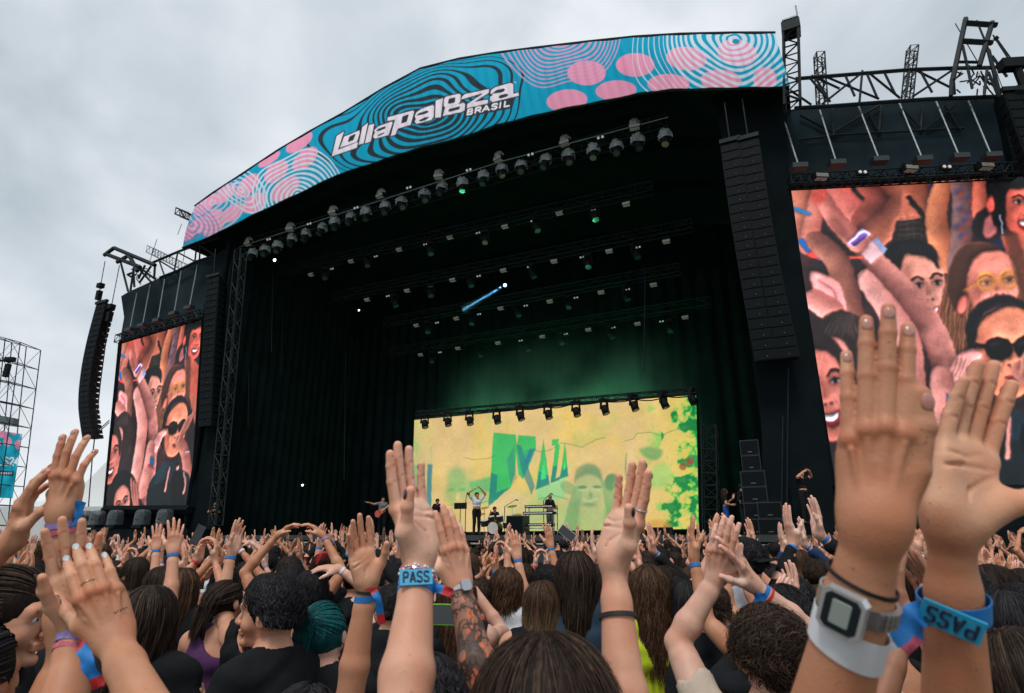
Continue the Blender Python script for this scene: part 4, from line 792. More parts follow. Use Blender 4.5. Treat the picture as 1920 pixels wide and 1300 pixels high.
for i, (x, y) in enumerate([(1537, 332), (1704, 317), (1845, 313)]):
    o = fpr if i == 0 else copy_tree(fpr); put(o, onW(x, y, -.25), .08); tag(o, '%s pale faced flood light from the left on the truss over the right screen' % ORD[i])
for i, (x, y) in enumerate([(1617, 323), (1775, 313)]):
    o = copy_tree(pp); put(o, onW(x, y, -.35), .05); o['group'] = 'twin lamps on the truss over the right screen'; tag(o, '%s twin lamp from the left on the truss over the right screen' % ORD[i])
array('black line array leaving the frame at the upper right edge', [(1912, 172), (1936, 240), (1962, 310), (1990, 380)], 1.2, .6, WN, WU, .4, -1.2, on=onW, hang=.3)
e = empty('chain_hoist', onW(1893, 120, -1.2), 'black chain hoist hanging against the sky at the upper right edge', 'hoist', 'chain hoists over the wings'); m = MB(); rod(m, (1862, 66), (1892, 112), -1.2, .03, onW); rod(m, (1867, 70), (1897, 112), -1.2, .03, onW); part('chain', m, STEEL, e)
m = MB(); m.box(onW(1897, 122, -1.2), .42, .2, .2, AW); rod(m, (1908, 130), (1922, 165), -1.2, .16, onW); rod(m, (1900, 172), (1925, 172), -1.2, .12, onW); part('motor', m, CAB, e)
m = MB(); rod(m, (1866, 70), (1870, 74), -1.2, .09, onW); part('hook', m, CAB, e)
# lamp box at the banner's left end
e = empty('corner_bracket', onS(345, 404, -.6), 'small steel bracket box sticking out at the left end of the banner', 'bracket'); m = MB(); m.truss(onS(334, 398, -.6), onS(358, 408, -.6), SN * .4, ZU * .45, 3, .05, .03); part('bracket_frame', m, STEEL, e)
# ------------------------------------------------ far left scaffold tower
tw = empty('scaffold_tower', onY(20, 985, 46), 'tall lattice scaffold tower with turquoise banner at the far left', 'scaffold tower')
m = MB(); YT = 46
TLx, TRx, BRx, BLx = (-103, 604), (38, 642), (-8, 985), (-121, 985)
def q4(u, v, Y): x = (TLx[0] * (1 - u) + TRx[0] * u) * (1 - v) + (BLx[0] * (1 - u) + BRx[0] * u) * v; y = (TLx[1] * (1 - u) + TRx[1] * u) * (1 - v) + (BLx[1] * (1 - u) + BRx[1] * u) * v; return onY(x, y, Y)
nU, nV = 5, 9
for dY in (0, 2.2):
    g_ = np.array([[q4(i / nU, j / nV, YT) + np.array([0, dY, 0]) for j in range(nV + 1)] for i in range(nU + 1)])
    for i in range(nU + 1):
        for j in range(nV + 1):
            if j < nV: m.tube(g_[i, j], g_[i, j + 1], .04, 5)
            if i < nU: m.tube(g_[i, j], g_[i + 1, j], .028, 4)
            if i < nU and j < nV: m.tube(*((g_[i, j], g_[i + 1, j + 1]) if (i + j) % 2 else (g_[i + 1, j], g_[i, j + 1])), .022, 4)
            if dY == 0: m.tube(g_[i, j], g_[i, j] + np.array([0, 2.2, 0]), .035, 4)
part('scaffold_frame', m, STEEL, tw)
m = MB(); a = q4(0, .01, YT); b = q4(1, .01, YT); b[2] = b[2]; m.truss(a + ZU * .3, q4(.6, .01, YT) + ZU * .3, np.array([0, .6, 0]), ZU * .6, 8, .06, .04); part('top_truss', m, GSTEEL, tw)
m = MB(); m.slab([q4(-.05, .41, YT + 1), q4(1.05, .41, YT + 1), q4(1.05, .455, YT + 1), q4(-.05, .455, YT + 1)], np.array([0, .5, 0])); part('platform', m, mat('platform_grey', (.13, .17, .18), .8), tw)
cv = Canvas(-5, 775, 62, 955, 4, (30, 160, 186))
for x, y, r in ((5, 790, 7), (26, 792, 7), (45, 795, 8), (6, 812, 9), (26, 806, 9), (45, 815, 7), (14, 828, 8), (35, 834, 8), (-4, 832, 6)): cv.ell(x, y, r, r * 1.1, PINK)
word(cv, 'S24', (8, 872), (26, 1), (1, -14), [(.0, .26), (.38, .64), (.72, 1.)], 2.6, (226, 230, 232)); word(cv, 'L', (-4, 872), (8, 0), (0, -14), [(0, .8)], 2.6, (226, 230, 232)); cv.poly([(-5, 882), (26, 884), (25, 893), (-5, 891)], (40, 50, 58))
for i in range(6): cv.ell(-1 + i * 4.4, 887.5, 1.4, 2.2, (190, 200, 205))
nx, ny = 120, 200; u = np.linspace(-.2, 1, nx)[:, None]; v = np.linspace(0, 1, ny)[None]
G = np.zeros((nx, ny, 3))
for i in range(nx):
    for j in range(ny): G[i, j] = q4(-.0 + (i / (nx - 1)) * 1.20 + .0, .49 + .36 * j / (ny - 1), YT + .8 + .1 * math.sin(i * .2) * math.sin(j * .07))
d_ = G - CAM; k_ = d_ @ FW; gx, gy = 960 + FPX * (d_ @ RT) / k_, 650 - FPX * (d_ @ UP) / k_
colored('tower_banner', G, cv.at(gx, gy), BANNER, tw, back=np.array([0, .05, 0])); del cv
e = empty('chain_hoist', onY(10, 690, YT - 2), 'small black chain hoist beside the far left line array', 'hoist', 'chain hoists over the wings'); m = MB(); m.tube(onY(20, 668, YT - 2), onY(12, 690, YT - 2), .04); m.box(onY(13, 695, YT - 2), .15, .15, .5); m.box(onY(19, 674, YT - 2), .35, .15, .15); m.tube(onY(-6, 676, YT - 2), onY(24, 678, YT - 2), .08); part('motor', m, CAB, e)
# white marquees behind, left
TENT = mat('white_tent', (.62, .64, .64), .7, var=.06)
for i, (pk, l, r, yb, Y) in enumerate([((166, 842), 84, 196, 975, 62), ((40, 935), -40, 110, 978, 75)]):
    a, p_, b = onY(l, 950, Y), onY(*pk, Y), onY(r, 950, Y); e = empty('marquee_tent', onY((l + r) / 2, 1000, Y), ['white pointed marquee behind the crowd left of the video screen', 'low white marquee under the far left scaffold tower'][i], 'tent', 'white marquees in the distance')
    m = MB(); D = np.array([0, 8., 0]); pk3 = p_ + D * .5; nn = 9
    base = [a, b, b + D, a + D]
    for k in range(4):
        A, B = base[k], base[(k + 1) % 4]; G = np.zeros((nn, nn, 3))
        for x in range(nn):
            for y in range(nn):
                c = A + (B - A) * x / (nn - 1); f = y / (nn - 1); G[x, y] = c * (1 - f) + pk3 * f - ZU * (pk3[2] - c[2]) * .16 * math.sin(f * math.pi)
        m.grid(G)
    part('canopy', m, TENT, e); m = MB()
    m.hexa([a * [1, 1, 0], b * [1, 1, 0], (b + D) * [1, 1, 0], (a + D) * [1, 1, 0], a, b, b + D, a + D]); part('wall', m, TENT, e)
# ============================================================ PEOPLE: implicit-surface figures
F32 = np.float32
def smin(a, b, k):
    h = np.maximum(k - np.abs(a - b), 0) / k
    return np.minimum(a, b) - h * h * k * .25
def smax(a, b, k): return -smin(-a, -b, k)
def d_cone(p, q):
    _, a, b, r1, r2, n, f = q; ba = b - a; pa = p - a; L = float(ba @ ba) + 1e-12
    t = np.clip(pa @ ba / L, 0, 1); w = pa - t[:, None] * ba
    if n is not None: w = w + (w @ n)[:, None] * n * (f - 1)
    return np.sqrt(np.einsum('ij,ij->i', w, w)) - (r1 + (r2 - r1) * t)
def d_ell(p, q):
    _, c, R, A = q; w = (p - c) @ A.T; k0 = np.sqrt((w / R) ** 2 @ np.ones(3, F32)); k1 = np.sqrt((w / (R * R)) ** 2 @ np.ones(3, F32)) + 1e-6
    return k0 * (k0 - 1) / k1
def cone(a, b, r1, r2=None, n=None, f=1.): return ('c', np.asarray(a, F32), np.asarray(b, F32), r1, r1 if r2 is None else r2, None if n is None else np.asarray(nrm(n), F32), f)
def ell(c, R, A=None): return ('e', np.asarray(c, F32), np.asarray(R, F32), np.asarray(np.eye(3) if A is None else A, F32))
def dd(p, q): return d_cone(p, q) if q[0] == 'c' else d_ell(p, q)
class Body:
    """groups: list of (list of prims, inner k, outer k); cuts: list of (prim, k)"""
    def __init__(s): s.g = []; s.cuts = []; s.disp = None
    def add(s, prims, kin, kout): s.g.append((prims, kin, kout))
    def f(s, p):
        D = None
        for prims, ki, ko in s.g:
            d = None
            for q in prims:
                e = dd(p, q); d = e if d is None else smin(d, e, ki)
            D = d if D is None else smin(D, d, ko)
        for q, k in s.cuts: D = smax(D, -dd(p, q), k)
        if s.disp is not None: D = D + s.disp(p)
        return D
    def bounds(s, pad):
        lo, hi = np.full(3, 1e9), np.full(3, -1e9)
        for prims, _, _ in s.g:
            for q in prims:
                if q[0] == 'c':
                    r = max(q[3], q[4]); lo = np.minimum(lo, np.minimum(q[1], q[2]) - r); hi = np.maximum(hi, np.maximum(q[1], q[2]) + r)
                else: r = q[2].max(); lo = np.minimum(lo, q[1] - r); hi = np.maximum(hi, q[1] + r)
        return lo - pad, hi + pad
def surf(f, lo, hi, h):
    """naive surface nets, evaluated only near the surface"""
    B = 4; n = np.maximum(2, np.ceil((np.asarray(hi) - lo) / h / B).astype(int)); N_ = n * B; lo = np.asarray(lo, F32)
    ci = np.stack(np.meshgrid(*[np.arange(k) for k in n], indexing='ij'), -1).reshape(-1, 3)
    cc_ = lo + (ci * B + (B - 1) / 2) * h; cd = f(cc_.astype(F32))
    V = np.empty(tuple(N_), F32); V5 = V.reshape(n[0], B, n[1], B, n[2], B)
    V5[...] = cd.reshape(n[0], 1, n[1], 1, n[2], 1)
    act = np.abs(cd) < B * h * 1.75; ai = ci[act]
    o = np.stack(np.meshgrid(*[np.arange(B)] * 3, indexing='ij'), -1).reshape(-1, 3)
    pts = (ai[:, None, :] * B + o[None]).reshape(-1, 3)
    if len(pts) == 0: return np.zeros((0, 3)), np.zeros((0, 4), int)
    val = np.concatenate([f((lo + c * h).astype(F32)) for c in np.array_split(pts, max(1, len(pts) // 400000))])
    V[pts[:, 0], pts[:, 1], pts[:, 2]] = val
    S = V < 0; sh = S.shape
    cnt = np.zeros(tuple(k - 1 for k in sh), np.int8)
    for a in (0, 1):
        for b in (0, 1):
            for c in (0, 1): cnt += S[a:sh[0] - 1 + a, b:sh[1] - 1 + b, c:sh[2] - 1 + c]
    I, J, K = np.nonzero((cnt > 0) & (cnt < 8)); m = len(I)
    idx = -np.ones(cnt.shape, np.int32); idx[I, J, K] = np.arange(m)
    acc = np.zeros((m, 3)); num = np.zeros(m)
    for ax in range(3):
        for b in (0, 1):
            for c in (0, 1):
                o0 = [0, 0, 0]; oth = [k for k in range(3) if k != ax]; o0[oth[0]] = b; o0[oth[1]] = c; o1 = list(o0); o1[ax] = 1
                v0 = V[I + o0[0], J + o0[1], K + o0[2]]; v1 = V[I + o1[0], J + o1[1], K + o1[2]]; cr_ = (v0 < 0) != (v1 < 0)
                t = np.where(cr_, v0 / np.where(cr_, v0 - v1, 1), 0); pos = np.stack([I, J, K], -1) + np.array(o0, float); pos[:, ax] += t
                acc += pos * cr_[:, None]; num += cr_
    Vt = lo + acc / num[:, None] * h
    F = []
    for ax in range(3):
        o1, o2 = [(1, 2), (2, 0), (0, 1)][ax]
        sl0 = [slice(1, -1)] * 3; sl0[ax] = slice(0, -1); sl1 = [slice(1, -1)] * 3; sl1[ax] = slice(1, None)
        a = S[tuple(sl0)]; b = S[tuple(sl1)]; x = np.stack(np.nonzero(a != b), -1); fl = a[x[:, 0], x[:, 1], x[:, 2]]
        g = x.copy(); g[:, o1] += 1; g[:, o2] += 1
        def at(d1, d2):
            q = g.copy(); q[:, o1] -= d1; q[:, o2] -= d2; return idx[q[:, 0], q[:, 1], q[:, 2]]
        Q = np.stack([at(1, 1), at(0, 1), at(0, 0), at(1, 0)], -1); Q[~fl] = Q[~fl][:, ::-1]; F.append(Q)
    F = np.vstack(F); F = F[(F >= 0).all(1)]
    return Vt, F
def relax(V, F, it=1, lam=.5):
    for _ in range(it):
        A = np.zeros_like(V); c = np.zeros(len(V))
        for k in range(4):
            a = F[:, k]; b = F[:, (k + 1) % 4]
            for j in range(3): A[:, j] += np.bincount(a, V[b, j], len(V)) + np.bincount(b, V[a, j], len(V))
            c += np.bincount(a, minlength=len(V)) + np.bincount(b, minlength=len(V))
        V = V * (1 - lam) + lam * A / np.maximum(c, 1)[:, None]
    return V
# ---------------------------------------------------------------- hands and arms
def hand(W, f, n, side, s=1., wx=1., curl=(.1, .1, .1, .1), spread=.05, thumb=(.55, .35, -.25), curl2=1.2, detail=True, tcurl=.15, tnw=(.45, .85), tl=1., fl=1., fr=1., py=1.):
    """side +1 right hand, -1 left. returns palm prims, finger prims, cuts, nails, tone marks"""
    f = nrm(f); n = nrm(np.asarray(n) - f * np.dot(n, f)); x = side * np.cross(n, f)
    H = lambda a, b, c: np.asarray(W) + s * (x * a * wx + f * b * py + n * c)
    mcp = [(.0275, .088, .002), (.0075, .092, .0045), (-.0125, .088, .003), (-.0305, .078, -.002)]
    palm = [cone(H(m[0] * .45, .008, -.001), H(m[0], m[1] - .004, m[2] - .003), .0155 * s, r * s) for m, r in zip(mcp, (.0115, .0118, .011, .0102))]
    palm += [ell(H(-.002, .05, -.006), np.array([.036 * wx, .046, .0115]) * s, np.array([x, f, n]))]
    palm += [cone(H(.014, .014, -.008), H(.037, .046, -.013), .016 * s, .0145 * s), cone(H(-.024, .018, -.008), H(-.029, .062, -.008), .0135 * s, .011 * s)]
    LEN = [(.046, .027, .021), (.051, .031, .022), (.047, .029, .022), (.037, .022, .019)]; LEN = [tuple(v * fl for v in q) for q in LEN]; RAD = [(.0100, .0092, .0083, .0071), (.0102, .0094, .0085, .0073), (.0098, .0090, .0081, .0070), (.0087, .0080, .0071, .0061)]; RAD = [tuple(v * fr for v in q) for q in RAD]
    fing = []; nails = []; cuts = []; marks = []; tips = []
    for i in range(4):
        m = np.array(mcp[i]); p = H(*m); a = 0.; sp_ = spread * (1.3, .35, -.55, -1.5)[i]; fb = nrm(f * math.cos(sp_) + x * math.sin(sp_)); pts = [p]; c = curl[i]
        joints = (c, c * curl2, c * .6) if not isinstance(c, tuple) else c
        for k in range(3):
            a += joints[k]; d_ = fb * math.cos(a) - n * math.sin(a); q = pts[-1] + d_ * LEN[i][k] * s; fing.append(cone(pts[-1], q, RAD[i][k] * s, RAD[i][k + 1] * s)); pts.append(q)
            if k: fing.append(ell(pts[-2] , np.ones(3) * RAD[i][k] * s * 1.07)); marks.append((pts[-2], .011 * s, (.97, .80, .76)))
            if detail and k: cuts.append((cone(pts[-2] - (n * math.cos(a) + fb * math.sin(a)) * RAD[i][k] * s * 1.12 - x * .008, pts[-2] - (n * math.cos(a) + fb * math.sin(a)) * RAD[i][k] * s * 1.12 + x * .008, .0017 * s), .0035))
        nd = n * math.cos(a) + fb * math.sin(a); r = RAD[i][3] * s
        nails.append((pts[2] + (pts[3] - pts[2]) * .74 + nd * r * .96, x, d_, nd, r)); tips.append(pts[3])
        marks.append((pts[0] + n * .010 * s, .012 * s, (.97, .87, .83))); marks.append((pts[3], .011 * s, (1.03, .82, .80)))
    a1, a2, tz = thumb
    t1 = nrm(x * math.sin(a1) + f * math.cos(a1) + n * tz); t2 = nrm(x * math.sin(a2) + f * math.cos(a2) + n * (tz - tcurl)); T0_ = H(.016, .014, -.007); T1_ = T0_ + t1 * .045 * s * tl; T2_ = T1_ + t2 * .036 * s * tl; t3 = nrm(t2 - x * .18 - n * tcurl * .6); T3_ = T2_ + t3 * .027 * s * tl
    th = [cone(T0_, T1_, .015 * s, .0115 * s), cone(T1_, T2_, .0112 * s, .0103 * s), ell(T2_, np.ones(3) * .0108 * s), cone(T2_, T3_, .0103 * s, .0082 * s)]
    tn = nrm(np.cross(t3, nrm(np.cross(nrm(n * tnw[0] + x * tnw[1]), t3)))); tn = tn if np.dot(tn, n + x) > 0 else -tn; tx = nrm(np.cross(t3, tn)); nails.append((T2_ + t3 * .020 * s * tl + tn * .0086 * s, tx, t3, tn, .0090 * s))
    marks += [(T3_, .012 * s, (1.03, .82, .80)), (T2_, .012 * s, (.97, .84, .8))]
    if detail:
        for i in range(1, 4): m = mcp[i]; fing  # tendons on the back of the hand
        ridge = [cone(H(m[0] * .55, .022, .0135), H(m[0], m[1] - .010, .0128), .0020 * s, .0034 * s) for m in mcp] + [ell(H(m[0], m[1] - .001, m[2] + .0045), (.0098 * s,) * 3) for m in mcp] + [cone(H(.006, .012, .0125), H(-.006, .06, .0148), .0012 * s, .0016 * s), cone(H(.030, .052, .010), H(.016, .028, .0128), .0014 * s, .0012 * s)]
        for i_, m in enumerate(mcp): marks += [(H(m[0], m[1] + .002, .012), .0085 * s, (.96, .85, .80)), (H((m[0] + mcp[min(i_ + 1, 3)][0]) / 2, m[1] - .012, .012), .006 * s, (.90, .82, .78))]
        for L in ([(.030, .072, -.0185), (.012, .058, -.0205), (-.006, .040, -.0205), (-.010, .02, -.021)], [(.033, .078, -.0175), (.012, .070, -.0195), (-.02, .062, -.0195), (-.036, .056, -.018)], [(-.034, .072, -.0175), (-.014, .074, -.019), (.004, .084, -.018)]):
            for a, b in zip(L[:-1], L[1:]): cuts.append((cone(H(*a), H(*b), .0016 * s), .004))
    return dict(ridge=ridge if detail else None, palm=palm, fing=fing, thumb=th, cuts=cuts, nails=nails, marks=marks, frame=(np.asarray(W, float), f, n, x), tips=tips, s=s)
def add_hand(B, h):
    B.add(h['palm'], .012 * h['s'], .022 * h['s'])
    if h['ridge']: B.add(h['ridge'], .003 * h['s'], .0045 * h['s'])
    B.add(h['fing'], .0016 * h['s'], .0085 * h['s']); B.add(h['thumb'], .004 * h['s'], .012 * h['s'])
    B.cuts += h['cuts']
def arm_prims(S, E, W, n, ar=1., upper=True):
    S, E, W = [np.asarray(v, float) for v in (S, E, W)]; M = E + (W - E) * .28; Q = W + (E - W) * .22; L = []
    if upper: L += [cone(S, E, .050 * ar, .037 * ar), cone(S + (E - S) * .25, S + (E - S) * .7, .046 * ar, .042 * ar)]
    L += [cone(E, M, .037 * ar, .041 * ar), cone(M, Q, .041 * ar, .0295 * ar, n, 1.1), cone(Q, W, .0295 * ar, .0262 * ar, n, 1.3), cone(W, W + nrm(W - E) * .012, .0268 * ar, .026 * ar, n, 1.3)]
    return L
def paint(V, base, marks, hands=(), extra=None):
    C = np.ones((len(V), 3)) * np.asarray(base)
    for h in hands:
        W, f, n, x = h['frame']; d = V - W; y = d @ f; z = d @ n; lx = d @ x; m = (y > -.02) & (y < .22) & (np.abs(lx) < .12) & (np.abs(z) < .11)
        k = np.clip((-z - .002) / .008, 0, 1) * m * np.clip((y + .02) / .03, 0, 1); C *= 1 + k[:, None] * (np.array([1.20, 1.40, 1.54]) * 1.06 - 1)
    for c, r, mul in marks:
        d2 = ((V - c) ** 2).sum(1); m = d2 < (3 * r) ** 2; k = np.exp(-d2[m] / (r * r)); C[m] *= 1 + k[:, None] * (np.asarray(mul) - 1)
    if extra is not None: C = extra(V, C)
    return C
def skin_mesh(name, V, F, C):
    me = fastmesh(name, V, F); at = me.color_attributes.new('tone', 'FLOAT_COLOR', 'POINT'); at.data.foreach_set('color', np.hstack([C, np.ones((len(C), 1))]).astype(F32).ravel()); return smooth(me)
def n3(P_, f, seed):   # smooth 3-D value noise, summed sines (cheap, aperiodic enough)
    r = np.random.default_rng(seed); o = 0
    for k in range(6): w_ = r.normal(size=3); w_ = w_ / np.linalg.norm(w_) * f * (1 + .35 * k); o = o + np.sin(P_ @ w_ + r.random() * 6.28 + 1.3 * np.sin(P_ @ np.roll(w_, 1) * .7)) / (1 + .25 * k)
    return o / 3.2
# ---------------------------------------------------------------- skin, cloth and hair materials
def skin(name, c): return mat('skin_' + name, c, .5, var=.09, scale=22, bump=.11, bscale=300, sss=.12, attr='tone', spec=.35)
SKIN = [skin('fair', (.66, .385, .285)), skin('light', (.62, .32, .21)), skin('tan', (.52, .245, .14)), skin('brown', (.30, .14, .085)), skin('dark', (.13, .065, .04))]
def cloth(name, c, r=.9, v=.18): return mat('cloth_' + name, c, r, var=v, scale=7, bump=.5, bscale=22, spec=.1)
CL = {'black': cloth('black', (.012, .014, .016)), 'white': cloth('white', (.62, .64, .68)), 'grey': cloth('grey', (.16, .17, .18)), 'navy': cloth('navy', (.02, .035, .08)), 'olive': cloth('olive', (.09, .10, .04)), 'purple': cloth('purple', (.10, .04, .12)), 'beige': cloth('beige', (.55, .45, .36)), 'red': cloth('red', (.45, .03, .03)), 'yellow-green': cloth('yellow_green', (.5, .62, .03)), 'orange': cloth('orange', (.8, .13, .03)), 'pink': cloth('pink', (.6, .28, .36)), 'denim': cloth('denim', (.03, .05, .08)), 'dark': cloth('dark_trousers', (.015, .018, .025)), 'blue': cloth('blue', (.02, .09, .3)), 'dark green': cloth('dark_green', (.02, .06, .04))}
def hairm(name, c1, c2, r=.42):
    k = 'hair_' + name
    if k in MATS: return MATS[k]
    m = mat(k, (1, 1, 1), .62, var=.55, scale=26, bump=.0, aniso=(5, 5, .5), attr='tone', spec=.14); return m
HAIRC = {'black': ((.005, .005, .006), (.028, .026, .030)), 'dark brown': ((.010, .006, .004), (.060, .036, .024)), 'brown': ((.025, .012, .007), (.12, .062, .033)), 'auburn': ((.07, .024, .010), (.17, .06, .025)), 'blond': ((.16, .09, .04), (.42, .28, .14)), 'teal': ((.004, .05, .055), (.012, .15, .15)), 'ginger': ((.22, .07, .02), (.42, .15, .05)), 'ombre': ((.03, .016, .009), (.09, .05, .03))}
NAILM = lambda nm, c: mat('nail_' + nm, c, .18, var=.03, spec=.6)
# ---------------------------------------------------------------- hair
def hair_mesh(style, col, c, A, seed, n=900, w=.0032, L=.3, wave=.006, coarse=.007, tie=None):
    """c head centre, A rows = head axes right, forward, up (in the figure's frame)"""
    r = np.random.default_rng(seed); R = np.array([.080, .098, .093]); o = np.array([0, -.014, .022])
    c1, c2 = [np.array(v) for v in HAIRC[col]]; G = np.array([0, 0, -1.])
    H = lambda p: c + p @ A
    Gl = A @ G   # gravity in head axes
    # under-shell
    B = Body(); sh = [ell(H(o + [0, -.004, .002]), R + .002, A)]
    if style in ('long', 'curly', 'bob'):
        ln = {'long': L, 'curly': L, 'bob': .13}[style]
        for x_, y_ in ((-.058, -.045), (-.03, -.07), (0, -.078), (.03, -.07), (.058, -.045), (-.072, .005), (.072, .005)):
            p = H(np.array([x_, y_, .0])); sh.append(cone(p, p + G * ln * .8, .025, .018))
    if style == 'afro': sh = [ell(H(o + [0, -.02, .02]), R + .035, A)]
    B.add(sh, .03, .02); tq = None
    if style in ('bun', 'tail'):
        tq = H(np.array([0, -.105, .02])) if tie is None else H(np.array(tie)); d_ = nrm(tq - c)
        if style == 'bun': B.add([ell(tq + d_ * .02, np.ones(3) * .038)], .01, .012)
        else: B.add([cone(tq, tq + d_ * .03 + G * .06, .018, .024), cone(tq + d_ * .03 + G * .06, tq + G * L * .8 + d_ * .02, .024, .012)], .02, .01)
    B.cuts = [(ell(H(np.array([0, .085, -.055])), (.062, .06, .085), A), .01), (ell(H(np.array([.088, .012, -.05])), (.022, .04, .045), A), .006), (ell(H(np.array([-.088, .012, -.05])), (.022, .04, .045), A), .006)] if style not in ('long', 'curly', 'bob') else [(ell(H(np.array([0, .095, -.055])), (.056, .07, .10), A), .01)]
    if style in ('short', 'bun', 'tail', 'cap'): B.cuts.append((cone(c + np.array([0, 0, -.13]) @ A, c + np.array([0, .02, -.4]) @ A, .075, .1), .02))
    lo, hi = B.bounds(.02); sd = seed * .37
    B.disp = lambda p: .0010 * np.sin(np.arctan2((p - c) @ A[1], (p - c) @ A[0]) * 34 + 5 * np.sin(p[:, 2] * 23 + sd)) + .004 * n3(p, 26, seed) * (2.2 if style in ('curly', 'afro') else 1)
    V, F = surf(B.f, lo, hi, coarse)
    C = c1 + (c2 - c1) * (np.clip(.1 + .5 * n3(V * [1, 1, .15], 120, seed + 3), 0, 1) * .4)[:, None]
    # strands
    th = r.random(n) * 2 * math.pi; z = 1 - 1.15 * r.random(n) ** 1.5 if style != 'afro' else r.random(n) * 1.5 - .5; q = np.sqrt(np.maximum(0, 1 - z * z)); u = np.stack([q * np.cos(th), q * np.sin(th) - .0, z], -1)
    keep = ~((u[:, 1] > .45) & (u[:, 2] < .35)); u = u[keep]; n = len(u); p = u * R + o; K = 16; paths = np.zeros((K, n, 3)); part_x = .012 * math.sin(seed); sx = np.sign(u[:, 0] - part_x / .08)
    fy_ = np.clip(u[:, 1] * 1.6 + .35, 0, 1); ph = r.random(n) * 6.28; ls = r.uniform(.75, 1.05, n); tl = None if tq is None else (tq - c) @ A.T
    tot = {'short': .09, 'cap': .07, 'bob': .19, 'long': .18 + L, 'curly': .18 + L, 'afro': .06, 'bun': .2, 'tail': .17 + L}[style]
    for k in range(K):
        paths[k] = p; st = tot / K * ls[:, None]; nn = (p - o) / (R * R); nn /= np.linalg.norm(nn, axis=1)[:, None] + 1e-9
        if tl is not None and style in ('bun', 'tail'):
            g = tl - p; dist = np.linalg.norm(g, axis=1)[:, None]; g = g / (dist + 1e-6); near = (dist < .03) | (k > K * .55); g = np.where(near, (Gl * .8 + np.array([0, -.25, 0]) if style == 'tail' else np.stack([np.cos(ph + k), np.sin(ph * 2) - .3, np.sin(ph + k)], -1)), g)
        elif style == 'afro': g = nn + r.normal(0, .5, (n, 3))
        elif style in ('short', 'cap'): g = Gl * .5 + np.array([0, -.55, 0]) * (u[:, 1:2] > -.3) + r.normal(0, .28, (n, 3)) + np.stack([sx * .35, 0 * sx, 0 * sx], -1)
        else: g = Gl + np.stack([sx * .55 * fy_ * np.clip(1 - k / 6, 0, 1) + .05 * np.sin(ph), -.25 * np.ones(n) * np.clip(1 - k / 8, 0, 1), 0 * sx], -1)
        low = ((p - o) @ -Gl < -.02)[:, None]; g = g - nn * np.minimum(0, (g * nn).sum(1))[:, None] * 1. * (1 - low * .0); g = g - nn * np.maximum(0, (g * nn).sum(1))[:, None] * (~low) * (0 if style == 'afro' else .9)
        g /= np.linalg.norm(g, axis=1)[:, None] + 1e-9
        wv = wave * np.stack([np.sin(ph + k * (1.7 if style == 'curly' else .6)), np.cos(ph * 1.3 + k * (1.7 if style == 'curly' else .5)), 0 * ph], -1)
        if style == 'short': wv = wv * .6
        p = p + g * st + wv * np.clip(k / 5, 0, 1)
        e_ = (p - o) / (R + .004); l_ = np.linalg.norm(e_, axis=1); ins = (l_ < 1)
        p[ins] = (e_[ins] / l_[ins][:, None]) * (R + .004) + o
    if style in ('short', 'cap', 'afro'): pass
    W3 = paths @ A + c; T = np.gradient(W3, axis=0); T /= np.linalg.norm(T, axis=2)[..., None] + 1e-9
    out = W3 - c; sdv = np.cross(T, out); sdv /= np.linalg.norm(sdv, axis=2)[..., None] + 1e-9
    wd = w * np.interp(np.arange(K) / (K - 1), [0, .15, .75, 1], [.6, 1, .9, .15])[:, None, None] * r.uniform(.4, 1.3, n)[None, :, None]
    lift = (out / (np.linalg.norm(out, axis=2)[..., None] + 1e-9)) * r.uniform(.0005, .0045, n)[None, :, None]
    a = W3 - sdv * wd + lift; b = W3 + sdv * wd + lift; VV = np.stack([a, b], 2).reshape(-1, 3); base = len(V)
    I = (np.arange(K - 1)[:, None] * n + np.arange(n)[None]) * 2; J = I + 2 * n; FF = np.stack([I, I + 1, J + 1, J], -1).reshape(-1, 4) + base
    kc = np.clip(r.normal(.38, .45, n), 0, 1.5)[None, :, None] * np.ones((K, 1, 1)); CC = c1 + (c2 - c1) * kc
    if col == 'ombre': bl = np.clip((np.arange(K) / K - .45) * 2.2, 0, 1)[:, None, None] * (r.random(n)[None, :, None] * .7 + .3); CC = CC * (1 - bl) + np.array([.38, .25, .13]) * bl
    if col == 'blond': bl = np.clip(.5 - (np.arange(K) / K), 0, 1)[:, None, None]; CC = CC * (1 - bl * .8)
    CC = np.repeat((CC * np.ones((K, n, 3)))[:, :, None], 2, 2).reshape(-1, 3)
    return np.vstack([V, VV]), np.vstack([F, FF]), np.vstack([C, CC])
HAIRM = hairm('strands', 0, 0)
